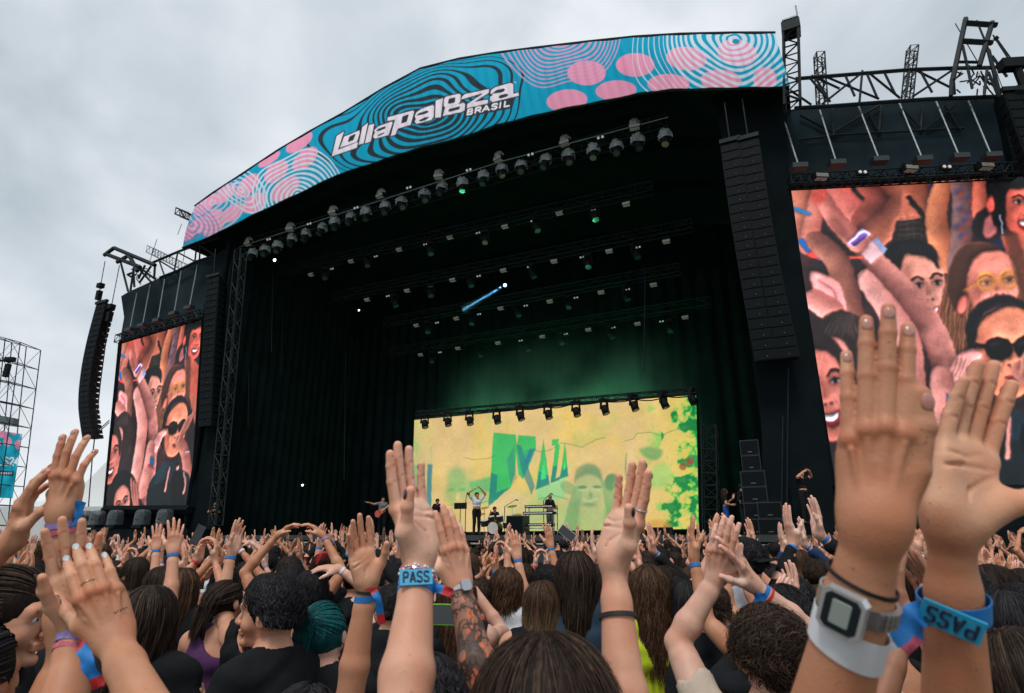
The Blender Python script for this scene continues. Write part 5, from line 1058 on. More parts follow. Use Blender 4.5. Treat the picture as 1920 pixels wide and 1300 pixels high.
# ---------------------------------------------------------------- a whole figure in its own frame: feet at origin, facing +Y, x to its right
def axes(yaw=0, pitch=0, roll=0):
    cy, sy = math.cos(yaw), math.sin(yaw); X_ = np.array([cy, -sy, 0]); Y_ = np.array([sy, cy, 0]); Z_ = np.array([0, 0, 1.])
    Y2 = Y_ * math.cos(pitch) + Z_ * math.sin(pitch); Z2 = np.cross(X_, Y2); X3 = X_ * math.cos(roll) + Z2 * math.sin(roll); Z3 = np.cross(X3, Y2); return np.array([X3, Y2, Z3])
HEADZ = 1.555
def figure(arms, head=(0, 0, 0), hairs=('short', 'black'), top='tee', res=.006, hres=.0052, seed=1, ar=.92, wide=1., hairL=.3, hw=.0035, hn=700, body_res=.012, detail=False, lean=(0, 0), tie=None, headoff=(0, 0, 0), cuth=None, bust=0., legs=True, tattoo=None):
    """arms: list of dicts S,E,W,f,n,side,curl,... -> dict of part arrays"""
    lx, ly = lean; A = axes(*head); hc = np.array([lx, ly + .02, HEADZ]) + np.array(headoff); nb = np.array([lx * .9, ly - .01, 1.40]); P_ = {}
    H = lambda *p: hc + np.array(p) @ A
    hd = [ell(H(0, -.014, .020), (.074, .092, .086), A), cone(H(0, .030, -.010), H(0, .046, -.078), .060, .030)]
    hd += [ell(H(.036, .052, -.036), (.026,) * 3), ell(H(-.036, .052, -.036), (.026,) * 3), cone(H(-.034, .076, .022), H(.034, .076, .022), .014)]
    fine = [cone(H(0, .086, .008), H(0, .107, -.030), .0075, .0115), ell(H(.010, .096, -.034), (.0085,) * 3), ell(H(-.010, .096, -.034), (.0085,) * 3), cone(H(-.018, .087, -.056), H(.018, .087, -.056), .0065), cone(H(-.015, .085, -.067), H(.015, .085, -.067), .0075), ell(H(0, .074, -.094), (.02, .018, .016))]
    ears = [ell(H(s_ * .078, -.006, -.014), (.009, .019, .030), A) for s_ in (-1, 1)]
    neck = [cone(H(0, -.022, -.05), nb, .052, .055)]
    def sh(s_): return np.array([s_ * .165 * wide + lx, ly - .005, 1.365])
    torso = [cone(sh(-1) * [.8, 1, 1], sh(1) * [.8, 1, 1], .052, .052), cone(nb, np.array([lx * .8, ly, 1.30]), .06, .08), cone((lx * .7 - .07 * wide, ly, 1.27), (lx * .7 + .07 * wide, ly, 1.27), .105, .105, (0, 1, 0), 1.05),
             cone((lx * .5 - .06 * wide, ly * .5, 1.12), (lx * .5 + .06 * wide, ly * .5, 1.12), .095, .095, (0, 1, 0), 1.1), cone((-.065, 0, .97), (.065, 0, .97), .10, .10, (0, 1, 0), 1.0)]
    torso += [cone(nb + [s_ * .02, 0, .005], sh(s_) + [-s_ * .035, 0, .022], .044, .040) for s_ in (-1, 1)]
    if bust: torso += [ell((s_ * .075 + lx * .7, ly + .08, 1.24), (.06, .05, .06)) for s_ in (-1, 1)]
    lg = []
    for s_ in (-1, 1): lg += [cone((s_ * .09, 0, .9), (s_ * .10, .01, .5), .088, .058), cone((s_ * .10, .01, .5), (s_ * .105, -.01, .09), .056, .038), cone((s_ * .105, -.02, .035), (s_ * .115, .13, .03), .036, .03)]
    # body: head fine mesh + coarse rest, one mesh
    Vs, Fs, Cs = [], [], []; n0 = 0; nails = []; hands = []; marks = [(H(0, .092, -.0615), .013, (.92, .58, .58)), (H(.036, .062, -.03), .02, (1.02, .86, .84)), (H(-.036, .062, -.03), .02, (1.02, .86, .84))]
    for s_ in (-1, 1):
        for x_ in (.018, .030, .042): marks.append((H(s_ * x_, .088, .024 - abs(x_ - .03) * .15), .0055, (.25, .2, .2)))
    def push(V, F, C):
        nonlocal n0
        Vs.append(V); Fs.append(F + n0); Cs.append(C); n0 += len(V)
    Bh = Body(); Bh.add(hd, .022, .02); Bh.add(fine, .006, .010); Bh.add(ears, .005, .008); Bh.add(neck, .02, .03); Bh.cuts = [(ell(H(s_ * .031, .101, .003), (.017, .016, .011), A), .010) for s_ in (-1, 1)]
    if detail: Bh.cuts += [(cone(H(-.017, .0965, -.0615), H(.017, .0965, -.0615), .0012), .002)]
    lo, hi = Bh.bounds(.01); V, F = surf(Bh.f, lo, hi, res if not detail else min(res, .0032)); V = relax(V, F, 1, .3); push(V, F, paint(V, (1, 1, 1), marks))
    Bt = Body(); Bt.add(torso, .05, .04); 
    if legs: Bt.add(lg, .04, .05)
    Bt.add(neck, .02, .04)
    up = []
    for a in arms:
        if not a.get('nobodyarm'): up += [cone(sh(a['side']) if 'S' not in a else a['S'], a['E'], .050 * ar, .037 * ar)]
    if up: Bt.add(up, .01, .05)
    lo, hi = Bt.bounds(.02); V, F = surf(Bt.f, lo, hi, body_res); push(V, F, np.ones((len(V), 3)))
    for a in arms:
        S = a.get('S', sh(a['side'])); W = np.asarray(a['W'], float); h = hand(W, a['f'], a['n'], a['side'], a.get('hs', 1.) * (.95 if ar < 1 else 1.02), a.get('wx', 1.), a.get('curl', (.12,) * 4), a.get('spread', .06), a.get('thumb', (.6, .4, -.3)), detail=detail or a.get('detail', False), curl2=a.get('curl2', 1.2), tcurl=a.get('tcurl', .15), tnw=a.get('tnw', (.45, .85)), tl=a.get('tl', 1.), fl=a.get('fl', 1.), fr=a.get('fr', 1.), py=a.get('py', 1.))
        Ba = Body(); Ba.add(arm_prims(S + (np.asarray(a['E']) - S) * .35, a['E'], W, a['n'], ar), .012, .02); add_hand(Ba, h); lo, hi = Ba.bounds(.01); V, F = surf(Ba.f, lo, hi, a.get('res', hres)); V = relax(V, F, 1, .15)
        push(V, F, paint(V, (1, 1, 1), h['marks'] + a.get('marks', []), (h,), a.get('tat'))); nails.append(h['nails']); hands.append(h)
    P_['body'] = (np.vstack(Vs), np.vstack(Fs), np.vstack(Cs)); P_['nails'] = nails; P_['hands'] = hands; P_['H'] = H; P_['A'] = A
    # clothing
    r = seed * 1.3
    fold = lambda amp, fz=1.: (lambda p: 1.5 * amp * n3(p * np.array([1, 1, .7]), 28 * fz, seed + 11) + amp * .6 * np.sin(p[:, 2] * 60 + 6 * n3(p, 9, seed + 5)))
    Bs = Body(); inf = lambda L, e, k=0: [(q[0], q[1], q[2], q[3] + e, q[4] + e + k, q[5], q[6]) if q[0] == 'c' else (q[0], q[1], q[2] + F32(e), q[3]) for q in L]
    Bs.add(inf(torso, .012), .05, .03)
    for a in arms:
        S = a.get('S', sh(a['side'])); E_ = np.asarray(a['E'])
        if top == 'tee': Bs.add([cone(S, S + (E_ - S) * .62, .054 * ar + .005, .056 * ar + .004)], .01, .04)
        if top == 'long': Bs.add([cone(S, E_, .062, .050), cone(E_, E_ + (a['W'] - E_) * .82, .050, .036)], .01, .04)
    Bs.disp = fold(.0045)
    Bs.cuts = [(cone(nb + [0, .03, .03], nb + [0, .01, .30], .062, .12), .01), (cone((0, 0, .80), (0, 0, .40), .30, .3), .01)]
    if top in ('tank', 'strap'):
        for s_ in (-1, 1): Bs.cuts.append((ell(sh(s_) + [s_ * .035, 0, .02], (.055, .12, .085)), .01))
        Bs.cuts.append((ell(nb + [0, -.06, -.02], (.085, .07, .13 if top == 'strap' else .09)), .02))
    for a in arms:
        S = a.get('S', sh(a['side'])); E_ = np.asarray(a['E'], float)
        if top == 'tee': Bs.cuts.append((cone(S + (E_ - S) * .74, E_, .060, .08), .008))
    lo, hi = Bs.bounds(.02); P_['shirt'] = surf(Bs.f, lo, hi, body_res * .85)
    if legs:
        Bp = Body(); Bp.add(inf(lg[:2] + lg[3:5] , .013), .02, .03); Bp.add([cone((-.065, 0, .97), (.065, 0, .97), .108, .108)], .02, .04); Bp.disp = fold(.004); Bp.cuts = [(ell((0, 0, 1.16), (.4, .4, .13)), .01)]
        lo, hi = Bp.bounds(.02); P_['trousers'] = surf(Bp.f, lo, hi, .016)
        for s_i in (2, 5):
            Bo = Body(); Bo.add(inf([lg[s_i]], .006), .01, .01); lo, hi = Bo.bounds(.02); P_['shoe%d' % s_i] = surf(Bo.f, lo, hi, .014)
    st, hcol = hairs
    if st != 'none': P_['hair'] = hair_mesh(st, hcol, hc, A, seed, hn, hw, hairL, tie=tie, wave=.010 if st == 'curly' else .004, coarse=.0075 if not detail else .005)
    if st == 'cap':
        Bc = Body(); Bc.add([ell(H(0, -.012, .040), (.086, .103, .088), A)], .01, .01); Bc.cuts = [(cone(H(0, 0, -.22), H(0, .0, -.17), .19, .19), .01), (cone(H(0, .3, -.1), H(0, .2, -.09), .13, .13), .01)]; bs = -1 if seed % 2 else 1
        Bc.add([cone(H(-.04, bs * .10, .022), H(.04, bs * .10, .022), .028, .028, A[2], 5.), cone(H(-.035, bs * .14, .014), H(.035, bs * .14, .014), .03, .03, A[2], 5.)], .01, .008); lo, hi = Bc.bounds(.02); P_['cap'] = surf(Bc.f, lo, hi, .006)
    return P_
def nail_obj(root, nails, m_, long=1., thick=.0011, only=None):
    for hn_ in nails:
        for i, (c, x, d, nd, r) in enumerate(hn_):
            if only is not None and i not in only: continue
            mb = MB(); L_ = .0068 * (1.15 if i == 4 else 1) * (r / .0068) ** .5; mb.sphere(np.asarray(c) + d * L_ * (long - 1) * .8, (r * .80, L_ * long, thick * 1.6), (x, d, nd), 12, 8); rawpart('nail', mb, m_, root, True)
def build(name, P_, label, group, sk, shirt='black', trs='dark', xf=None, nails=None, long=1., cap='black'):
    """xf: (loc, yaw, scale)"""
    loc, yaw, s = xf if xf else ((0, 0, 0), 0, 1)
    root = empty(name, (0, 0, 0), label, 'person', group)
    V, F, C = P_['body']; link('body', skin_mesh('body', V, F, C), sk, root)
    for k, m_ in (('shirt', CL[shirt]), ('trousers', CL[trs]), ('shoe2', CL['black']), ('shoe5', CL['black']), ('cap', CL[cap])):
        if k in P_: v, f = P_[k]; k = k.rstrip('25'); link(k, smooth(fastmesh(k, v, f)), m_, root)
    if 'hair' in P_: link('hair', skin_mesh('hair', *P_['hair']), HAIRM, root)
    if nails is not None: nail_obj(root, P_['nails'], nails, long)
    put(root, loc, yaw); root.scale = (s, s, s)
    return root
EYEW = mat('eye_white', (.7, .68, .66), .2); EYED = mat('eye_iris', (.03, .015, .01), .15)
def eyes(root, P_):
    H, A = P_['H'], P_['A']
    for s_ in (-1, 1):
        m = MB(); m.sphere(H(s_ * .031, .0755, .003), .0106, nu=14, nv=10); e = rawpart('eye', m, EYEW, root, True); m = MB(); m.sphere(H(s_ * .031, .0822, .003), (.0056,) * 3, nu=10, nv=8); rawpart('iris', m, EYED, e, True)
# ============================================================ BAND, CREW AND STAGE GEAR
GLP = dict(res=.016, hres=.010, body_res=.02, hn=120, hw=.006)
def perf(px, t, label, arms, hairs, sk, shirt, trs, yaw=0., py=1003, z=None, s=1.05, top='tee', head=(0, 0, 0), seed=1, cap='black', grp='band members on stage', on=onS, hairL=.25, lean=(0, 0), sit=0.):
    q = on(px, py, t); q[2] = DECKZ if z is None else z
    Pv = figure(arms, head=head, hairs=hairs, top=top, seed=seed, hairL=hairL, lean=lean, ar=1.05, **GLP); q[2] -= sit
    return build('person', Pv, label, grp, SKIN[sk], shirt, trs, xf=(q, yaw, s), cap=cap), q
FA = math.pi + .45    # facing the audience
ad = lambda s_: dict(side=s_, E=(s_ * .27, .0, 1.10), W=(s_ * .22, .22, 1.05), f=(-s_ * .5, .7, .1), n=(s_, 0, 0))
perf(714, 1.0, 'guitarist in a grey t-shirt stretching one arm out with a red guitar in front', [dict(side=1, E=(.42, .05, 1.33), W=(.66, .08, 1.40), f=(1, 0, .15), n=(0, -.3, 1)), dict(side=-1, E=(-.3, .02, 1.12), W=(-.34, .28, 1.16), f=(.3, .6, .6), n=(-1, 0, 0))], ('short', 'dark brown'), 2, 'grey', 'black', FA, seed=51)
perf(818, 3.6, 'percussionist in a black t-shirt and cap playing two wooden conga drums', [ad(1), ad(-1)], ('cap', 'black'), 3, 'black', 'dark', FA, seed=53)
perf(893, .9, 'singer in a long white t-shirt with both arms raised over the head', [dict(side=1, E=(.40, 0, 1.62), W=(.14, .05, 1.80), f=(-1, 0, .4), n=(0, 0, 1)), dict(side=-1, E=(-.38, 0, 1.60), W=(-.12, .05, 1.84), f=(.8, 0, .6), n=(0, 0, 1))], ('short', 'dark brown'), 2, 'white', 'black', FA, seed=54, s=1.08)
perf(927, 4.2, 'drummer in black with a cap sitting behind the drum kit', [dict(side=1, E=(.3, .1, 1.2), W=(.35, .32, 1.35), f=(.2, .6, .8), n=(1, 0, 0)), ad(-1)], ('cap', 'black'), 3, 'black', 'dark', FA, seed=55, sit=.42)
perf(1032, 3.8, 'bald keyboard player in black t-shirt and pale trousers behind the keyboards', [ad(1), ad(-1)], ('none', 'black'), 3, 'black', 'grey', FA + .2, seed=56, s=1.1)
perf(1366, 2.4, 'woman with long brown hair and blue trousers standing at the side of the stage', [ad(1), dict(side=-1, E=(-.25, .05, 1.12), W=(-.1, .3, 1.30), f=(0, .3, 1), n=(-1, 0, 0))], ('long', 'brown'), 1, 'black', 'blue', FA + .9, seed=57, grp='crew at the side of the stage', hairL=.35)
perf(1400, 2.2, 'man in a black jacket with white piping and a cap standing by the loudspeaker stack', [ad(1), ad(-1)], ('cap', 'black'), 1, 'black', 'dark', FA + .2, seed=58, top='long', grp='crew at the side of the stage', cap='navy', s=1.12)
perf(1478, 2.0, 'person in a blue top standing in the dark right of the loudspeakers', [ad(1), ad(-1)], ('short', 'black'), 3, 'blue', 'blue', FA, seed=59, grp='crew at the side of the stage')
perf(1517, .2, 'photographer in black raising a camera on a riser at the right of the stage', [dict(side=1, E=(.3, .12, 1.42), W=(.12, .22, 1.58), f=(-.8, .2, .4), n=(1, 0, .3)), dict(side=-1, E=(-.34, .1, 1.46), W=(-.12, .24, 1.60), f=(.8, .2, .3), n=(-1, 0, .2))], ('short', 'black'), 1, 'black', 'black', FA, z=DECKZ + .35, seed=60, grp='crew at the side of the stage', s=1.08)
perf(395, .6, 'guard in black with folded arms at the left end of the stage', [dict(side=1, E=(.27, .05, 1.14), W=(.05, .26, 1.22), f=(-1, .1, 0), n=(0, 1, 0)), dict(side=-1, E=(-.27, .05, 1.14), W=(-.05, .24, 1.20), f=(1, .1, 0), n=(0, 1, 0))], ('short', 'black'), 2, 'black', 'black', FA, seed=61, grp='crew at the side of the stage', z=DECKZ)
perf(300, -.8, 'guard in black and cap standing below the left video screen', [ad(1), ad(-1)], ('cap', 'black'), 2, 'black', 'black', FA, seed=62, grp='crew at the side of the stage', z=1.45)
def at(px, t, z=0, py=1003, on=onS): q = on(px, py, t); q[2] = DECKZ + z; return q
WOOD = mat('drum_wood', (.45, .27, .12), .35, var=.15, scale=4); DRUMH = mat('drum_skin', (.55, .53, .48), .5); CHROME = mat('chrome', (.5, .5, .5), .2, 1.)
for i, (px, lb) in enumerate([(806, 'left wooden conga drum of the two in front of the percussionist'), (829, 'right wooden conga drum of the two in front of the percussionist')]):
    q = at(px, 2.9); e = empty('conga_drum', q, lb, 'drum', 'wooden conga drums'); prof = [(.0, .13), (.1, .14), (.35, .20), (.55, .215), (.75, .19), (.82, .17)]; m = MB()
    for (z0, r0), (z1, r1_) in zip(prof[:-1], prof[1:]): m.tube(q + ZU * (.28 + z0), q + ZU * (.28 + z1), r0, 16, r1_)
    part('shell', m, WOOD, e, False); m = MB(); m.tube(q + ZU * 1.10, q + ZU * 1.13, .18, 16); part('drumhead', m, DRUMH, e)
    for k in range(3):
        u = k * 2.09; dv = np.array([math.cos(u), math.sin(u), 0]) * .24; m = MB(); m.tube(q + dv, q + dv * .6 + ZU * .5, .018, 5); part('leg', m, CHROME, e)
    m = MB(); pts = [q + ZU * 1.08 + np.array([math.cos(u), math.sin(u), 0]) * .19 for u in np.linspace(0, 2 * math.pi, 17)]; m.path(pts, .015, 5); part('rim', m, CHROME, e)
# guitar
q = at(710, .6, 1.02); e = empty('electric_guitar', q, 'red electric guitar with pale neck hanging in front of the guitarist', 'guitar'); nd_ = nrm(SU * .86 + ZU * .5); cr0 = nrm(np.cross(nd_, SN))
m = MB()
for o_, r_ in ((-.13, .17), (.10, .13)): 
    c_ = q + nd_ * o_; m.tube(c_ - SN * .03, c_ + SN * .03, r_, 16)
m.hexa([q + nd_ * a * .18 + cr0 * b * .10 + SN * c for c in (-.025, .025) for a, b in ((-1, -1), (1, -1), (1, 1), (-1, 1))]); part('guitar_body', m, mat('guitar_red', (.45, .06, .03), .25, coat=.4), e)
m = MB(); m.hexa([q + nd_ * a + cr0 * b * .028 - SN * (.03 + c) for c in (0, .02) for a, b in ((.1, -1), (.75, -1), (.75, 1), (.1, 1))]); m.box(q + nd_ * .83 - SN * .03, .09, .02, .05, (nd_, SN, cr0)); part('neck', m, mat('maple', (.5, .36, .2), .4), e)
def mic(px, t, lb, hgt, boom=.5, sgn=1):
    q = at(px, t); e = empty('microphone_stand', q, lb, 'microphone stand', 'microphone stands'); m = MB(); m.tube(q, q + ZU * hgt, .02, 6); m.tube(q + ZU * hgt, q + ZU * (hgt + .3) + SU * boom * sgn, .014, 5); part('pole', m, STEEL, e)
    for k in range(3): u = k * 2.09; m = MB(); m.tube(q + ZU * .15, q + np.array([math.cos(u), math.sin(u), 0]) * .35, .014, 5); part('leg', m, STEEL, e)
    m = MB(); c_ = q + ZU * (hgt + .3) + SU * boom * sgn; m.tube(c_, c_ + SU * .12 * sgn - ZU * .03, .03, 8, .02); part('microphone', m, GRIL, e)
mic(872, .5, 'tall microphone stand just left of the singer', 1.45, .05); mic(846, 2.6, 'low boom microphone stand right of the conga drums', .8, .7, -1); mic(1020, 3.0, 'microphone stand with a raised boom left of the keyboard player', 1.5, .35); mic(946, 3.5, 'boom microphone stand reaching over the drum kit', 1.3, .6, 1)
q = at(862, 2.0); e = empty('music_stand', q, 'black music stand between the conga drums and the singer', 'music stand'); m = MB(); m.tube(q, q + ZU * 1.2, .018, 5); part('pole', m, STEEL, e); m = MB(); m.box(q + ZU * 1.3, .33, .02, .14, (SU, SN, ZU)); part('desk', m, CAB, e)
for k in range(3): u = k * 2.09; m = MB(); m.tube(q + ZU * .2, q + np.array([math.cos(u), math.sin(u), 0]) * .3, .014, 5); part('leg', m, STEEL, e)
# drum kit
q = at(930, 3.3); e = empty('drum_kit', q, 'black and chrome drum kit with cymbals right of the singer', 'drum kit'); DS = mat('drum_shell', (.02, .02, .022), .25, var=.1)
m = MB(); c_ = q + ZU * .32 - SN * .1; m.tube(c_ - SN * .22, c_ + SN * .22, .30, 20); d_ = part('bass_drum', m, DS, e); m = MB(); m.tube(c_ - SN * .225, c_ - SN * .235, .27, 20); part('drumhead', m, DRUMH, d_)
for dx, z, r_ in ((-.25, .72, .16), (.2, .74, .17), (-.6, .55, .2), (.62, .48, .24)):
    m = MB(); c_ = q + SU * dx + ZU * z; ax_ = nrm(ZU - SN * .3); m.tube(c_ - ax_ * .13, c_ + ax_ * .13, r_, 16); d_ = part('tom', m, DS, e); m = MB(); m.tube(c_ + ax_ * .131, c_ + ax_ * .14, r_ * .96, 16); part('drumhead', m, DRUMH, d_)
for dx, z in ((-.75, 1.25), (.75, 1.30), (-.95, .95), (1.0, .9)):
    c_ = q + SU * dx + ZU * z + SN * .2; m = MB(); m.tube(c_ * [1, 1, 0] + ZU * DECKZ, c_, .014, 5); s_ = part('cymbal_stand', m, CHROME, e); m = MB(); ax_ = nrm(ZU - SN * .35); m.tube(c_, c_ + ax_ * .012, .24, 20, .05); part('cymbal', m, mat('brass', (.5, .36, .12), .3, .9), s_)
def cab_(px, py, t, w, h, d, lb, nm='loudspeaker', cat='loudspeaker', grp=None, z=None):
    q = onS(px, py, t); 
    if z is not None: q[2] = z
    e = empty(nm, q, lb, cat, grp); m = MB(); m.box(q + ZU * h / 2 + SN * d / 2, w / 2, d / 2, h / 2, AX); part('cabinet', m, CAB2, e); m = MB(); m.box(q + ZU * h / 2 - SN * .012, w * .46, .012, h * .44, AX); part('grille', m, GRIL, e)
    m = MB(); m.box(q + ZU * h * .2 + SN * -.03, w * .1, .006, .012, AX); part('badge', m, DOT2, e)
cab_(965, 1003, 2.6, .85, .85, .7, 'black drum fill loudspeaker between the drums and the keyboards', z=DECKZ)
cab_(1180, 1003, .6, .9, .28, .4, 'low black floor monitor right of the keyboards', z=DECKZ); cab_(1236, 1003, .6, .9, .28, .4, 'low black floor monitor below the right end of the LED wall', z=DECKZ)
for i in range(6): cab_(1424 + i * .0, 1003, .8, .85 if i < 4 else .65, .55, .8, '%s black loudspeaker from the bottom of the stack at the right of the stage' % ORD[i], grp='loudspeaker stack at the right of the stage', z=DECKZ + .56 * i)
cab_(1447, 1003, .5, .8, .55, .8, 'lower single subwoofer beside the right loudspeaker stack', grp='subwoofers right of the stack', z=DECKZ); cab_(1449, 1003, .5, .8, .55, .8, 'upper single subwoofer beside the right loudspeaker stack', grp='subwoofers right of the stack', z=DECKZ + .56)
# keyboards: white topped two tier rack
q = at(1012, 3.0); e = empty('keyboard_rig', q, 'two tier keyboard rig with silver legs in front of the keyboard player', 'keyboard'); KM = mat('key_white', (.7, .7, .7), .4)
for i, (z, w) in enumerate(((.95, 1.5), (1.25, 1.4), (.45, 1.2))):
    c_ = q + ZU * z + SN * .1 * i; m = MB(); m.box(c_, w / 2, .18, .06, AX); k_ = part('keyboard', m, CAB, e); m = MB(); m.box(c_ - SN * .185 + ZU * .0, w * .47, .006, .018, AX); part('keys', m, KM, k_)
for sx_ in (-.7, .7):
    m = MB(); m.tube(q + SU * sx_, q + SU * sx_ + ZU * 1.3, .025, 6); part('leg', m, CHROME, e); m = MB(); m.tube(q + SU * sx_ + SN * .4, q + SU * sx_ + SN * .4 + ZU * 1.3, .025, 6); part('leg', m, CHROME, e)
m = MB(); m.tube(q - SU * .7 + ZU * .3, q + SU * .7 + ZU * .3, .025, 6); part('crossbar', m, CHROME, e)
# domed weatherproof lights on the left apron and black apron box
DOME = mat('dome_plastic', (.07, .09, .10), .15, var=.2, alpha=.6)
dm = None
for i, px in enumerate((156, 179, 213, 264, 306)):
    q = onS(px, 990, -1.0)
    if dm is None:
        dm = empty('domed_light', (0, 0, 0), '', 'stage light', 'domed lights in front of the left screen'); m = MB(); m.box((0, 0, .08), .38, .3, .08); part('base', m, CAB, dm); m = MB(); m.sphere((0, 0, .52), .2, nu=12, nv=8); m.tube((0, -.05, .52), (0, -.28, .60), .17, 12, .2); part('lamp_head', m, CAB, dm)
        m = MB(); n_ = 20; V = []
        for k in range(9):
            f = k / 8; z_ = .16 + .82 * math.sin(f * math.pi / 2); rr_ = (.40 * (1 - f ** 5)) + .01
            for j in range(n_): u = 2 * math.pi * j / n_; cx_, cy_ = math.cos(u), math.sin(u); p_ = (abs(cx_) ** 4 + abs(cy_) ** 4) ** .25; V.append([cx_ / p_ * rr_, cy_ / p_ * rr_ * .8, z_])
        m.add(V, [(k * n_ + j, k * n_ + (j + 1) % n_, (k + 1) * n_ + (j + 1) % n_, (k + 1) * n_ + j) for k in range(8) for j in range(n_)]); part('dome', m, DOME, dm, True); o = dm
    else: o = copy_tree(dm)
    put(o, q, -.45); tag(o, '%s domed weatherproof light from the left below the left video screen' % ORD[i])
e = empty('side_apron', onS(265, 1000, -.6), 'long black draped platform below the left video screen', 'platform'); m = MB(); q = onS(265, 993, -.2); m.box([q[0], q[1], q[2] / 2 - .02], 5.2, 1.0, q[2] / 2 + .02, AX); part('platform_box', m, BLK, e)
e = empty('side_apron', onW(1800, 1000, 0), 'long black draped platform below the right video screen', 'platform'); m = MB(); q = onW(1810, 915, .9); m.box([q[0], q[1], q[2] / 2], 6.0, .3, q[2] / 2, AW); part('platform_box', m, BLK, e)
# crowd barrier in front of the stage
e = empty('crowd_barrier', SP(-2, -1.4, 0), 'dark steel crowd barrier running along the foot of the stage', 'barrier')
m = MB(); m.tube(SP(-22, -1.4, 1.15), SP(16, -1.4, 1.15), .03, 6); m.tube(SP(-22, -1.4, .1), SP(16, -1.4, .1), .03, 6)
for i in range(77): m.tube(SP(-22 + i * .5, -1.4, .1), SP(-22 + i * .5, -1.4, 1.15), .015, 4)
part('barrier_frame', m, GSTEEL, e)
# stage smoke, lit by green lamps behind the LED wall and by one blue beam
sm = bpy.data.materials.new('stage_smoke'); sm.use_nodes = True; t_ = sm.node_tree; t_.nodes.clear(); o_ = t_.nodes.new('ShaderNodeOutputMaterial'); v_ = t_.nodes.new('ShaderNodeVolumePrincipled'); v_.inputs['Density'].default_value = .05; v_.inputs['Color'].default_value = (.8, .85, .85, 1); v_.inputs['Anisotropy'].default_value = .15; t_.links.new(v_.outputs[0], o_.inputs['Volume'])
m = MB(); k_a = toS(onS(765, 790, 6.3)); k_b = toS(onS(1312, 742, 6.3)); sbox(m, k_a[0] - 4.5, k_b[0] + .3, 6.15, 9.5, 4.5, 13.3)
nz_ = t_.nodes.new('ShaderNodeTexNoise'); nz_.inputs['Scale'].default_value = .35; nz_.inputs['Detail'].default_value = 3; tc_ = t_.nodes.new('ShaderNodeTexCoord'); t_.links.new(tc_.outputs['Object'], nz_.inputs['Vector']); sp_ = t_.nodes.new('ShaderNodeSeparateXYZ'); t_.links.new(tc_.outputs['Object'], sp_.inputs[0])
g1 = t_.nodes.new('ShaderNodeMapRange'); g1.inputs['From Min'].default_value = 7.6; g1.inputs['From Max'].default_value = 13.; g1.inputs['To Min'].default_value = 1; g1.inputs['To Max'].default_value = 0; t_.links.new(sp_.outputs['Z'], g1.inputs[0]); g2 = t_.nodes.new('ShaderNodeMapRange'); g2.inputs['From Min'].default_value = .28; g2.inputs['From Max'].default_value = .66; g2.inputs['To Max'].default_value = .12; t_.links.new(nz_.outputs[0], g2.inputs[0])
mu = t_.nodes.new('ShaderNodeMath'); mu.operation = 'MULTIPLY'; vd = t_.nodes.new('ShaderNodeVectorMath'); vd.operation = 'DISTANCE'; ctr = onS(1050, 770, 7.2); vd.inputs[1].default_value = [float(q) for q in ctr]; t_.links.new(tc_.outputs['Object'], vd.inputs[0]); gd = t_.nodes.new('ShaderNodeMapRange'); gd.interpolation_type = 'SMOOTHSTEP'; gd.inputs['From Min'].default_value = 3.5; gd.inputs['From Max'].default_value = 8.8; gd.inputs['To Min'].default_value = 1; gd.inputs['To Max'].default_value = 0; t_.links.new(vd.outputs['Value'], gd.inputs[0])
mu0 = t_.nodes.new('ShaderNodeMath'); mu0.operation = 'MULTIPLY'; t_.links.new(g1.outputs[0], mu0.inputs[0]); t_.links.new(gd.outputs[0], mu0.inputs[1]); t_.links.new(mu0.outputs[0], mu.inputs[0]); t_.links.new(g2.outputs[0], mu.inputs[1]); t_.links.new(mu.outputs[0], v_.inputs['Density'])
tag(part('stage_smoke', m, sm), 'thin smoke drifting inside the stage opening', 'smoke', kind='stuff')
def spot(name, p, q, e_, col, ang, blend=.6, rad=.1):
    l = bpy.data.lights.new(name, 'SPOT'); l.energy = e_; l.color = col; l.spot_size = ang; l.spot_blend = blend; l.shadow_soft_size = rad; o = bpy.data.objects.new(name, l); COL.objects.link(o); o.location = p; o.rotation_euler = (Vector(p) - Vector(q)).to_track_quat('Z', 'Y').to_euler()
for px, en in ((800, 290), (890, 230), (1000, 200), (1100, 240), (1190, 310)):
    q = onS(px, 802, 7.4); l = bpy.data.lights.new('green_stage_lamp', 'POINT'); l.energy = en; l.color = (.10, 1., .38); l.shadow_soft_size = .3; o = bpy.data.objects.new('green_stage_lamp', l); COL.objects.link(o); o.location = q
q0 = onS(947, 535, 5.5); q1 = onS(870, 580, 4.2); d_ = nrm(q1 - q0); bm = bpy.data.materials.new('beam_smoke'); bm.use_nodes = True; bt = bm.node_tree; bt.nodes.clear(); bo = bt.nodes.new('ShaderNodeOutputMaterial'); bv = bt.nodes.new('ShaderNodeVolumePrincipled'); bv.inputs['Density'].default_value = .16; bv.inputs['Color'].default_value = (.8, .9, .95, 1); bt.links.new(bv.outputs[0], bo.inputs['Volume'])
m = MB(); m.tube(q0 + d_ * .2, q0 + d_ * 2.9, .10, 14, .26); tag(part('beam_smoke', m, bm), 'tapered smoke volume added to make the blue beam show', 'smoke', kind='stuff')  # smoke volume added as a tapered cone so the blue beam shows
spot('blue_beam_lamp', q0 + d_ * .14, q1, 30000, (.15, .6, 1.), math.radians(3.6), .25, .03)
spot('blue_wash_lamp', onS(560, 500, 9), onS(600, 760, 10), 500, (.1, .45, 1.), math.radians(70), 1.)
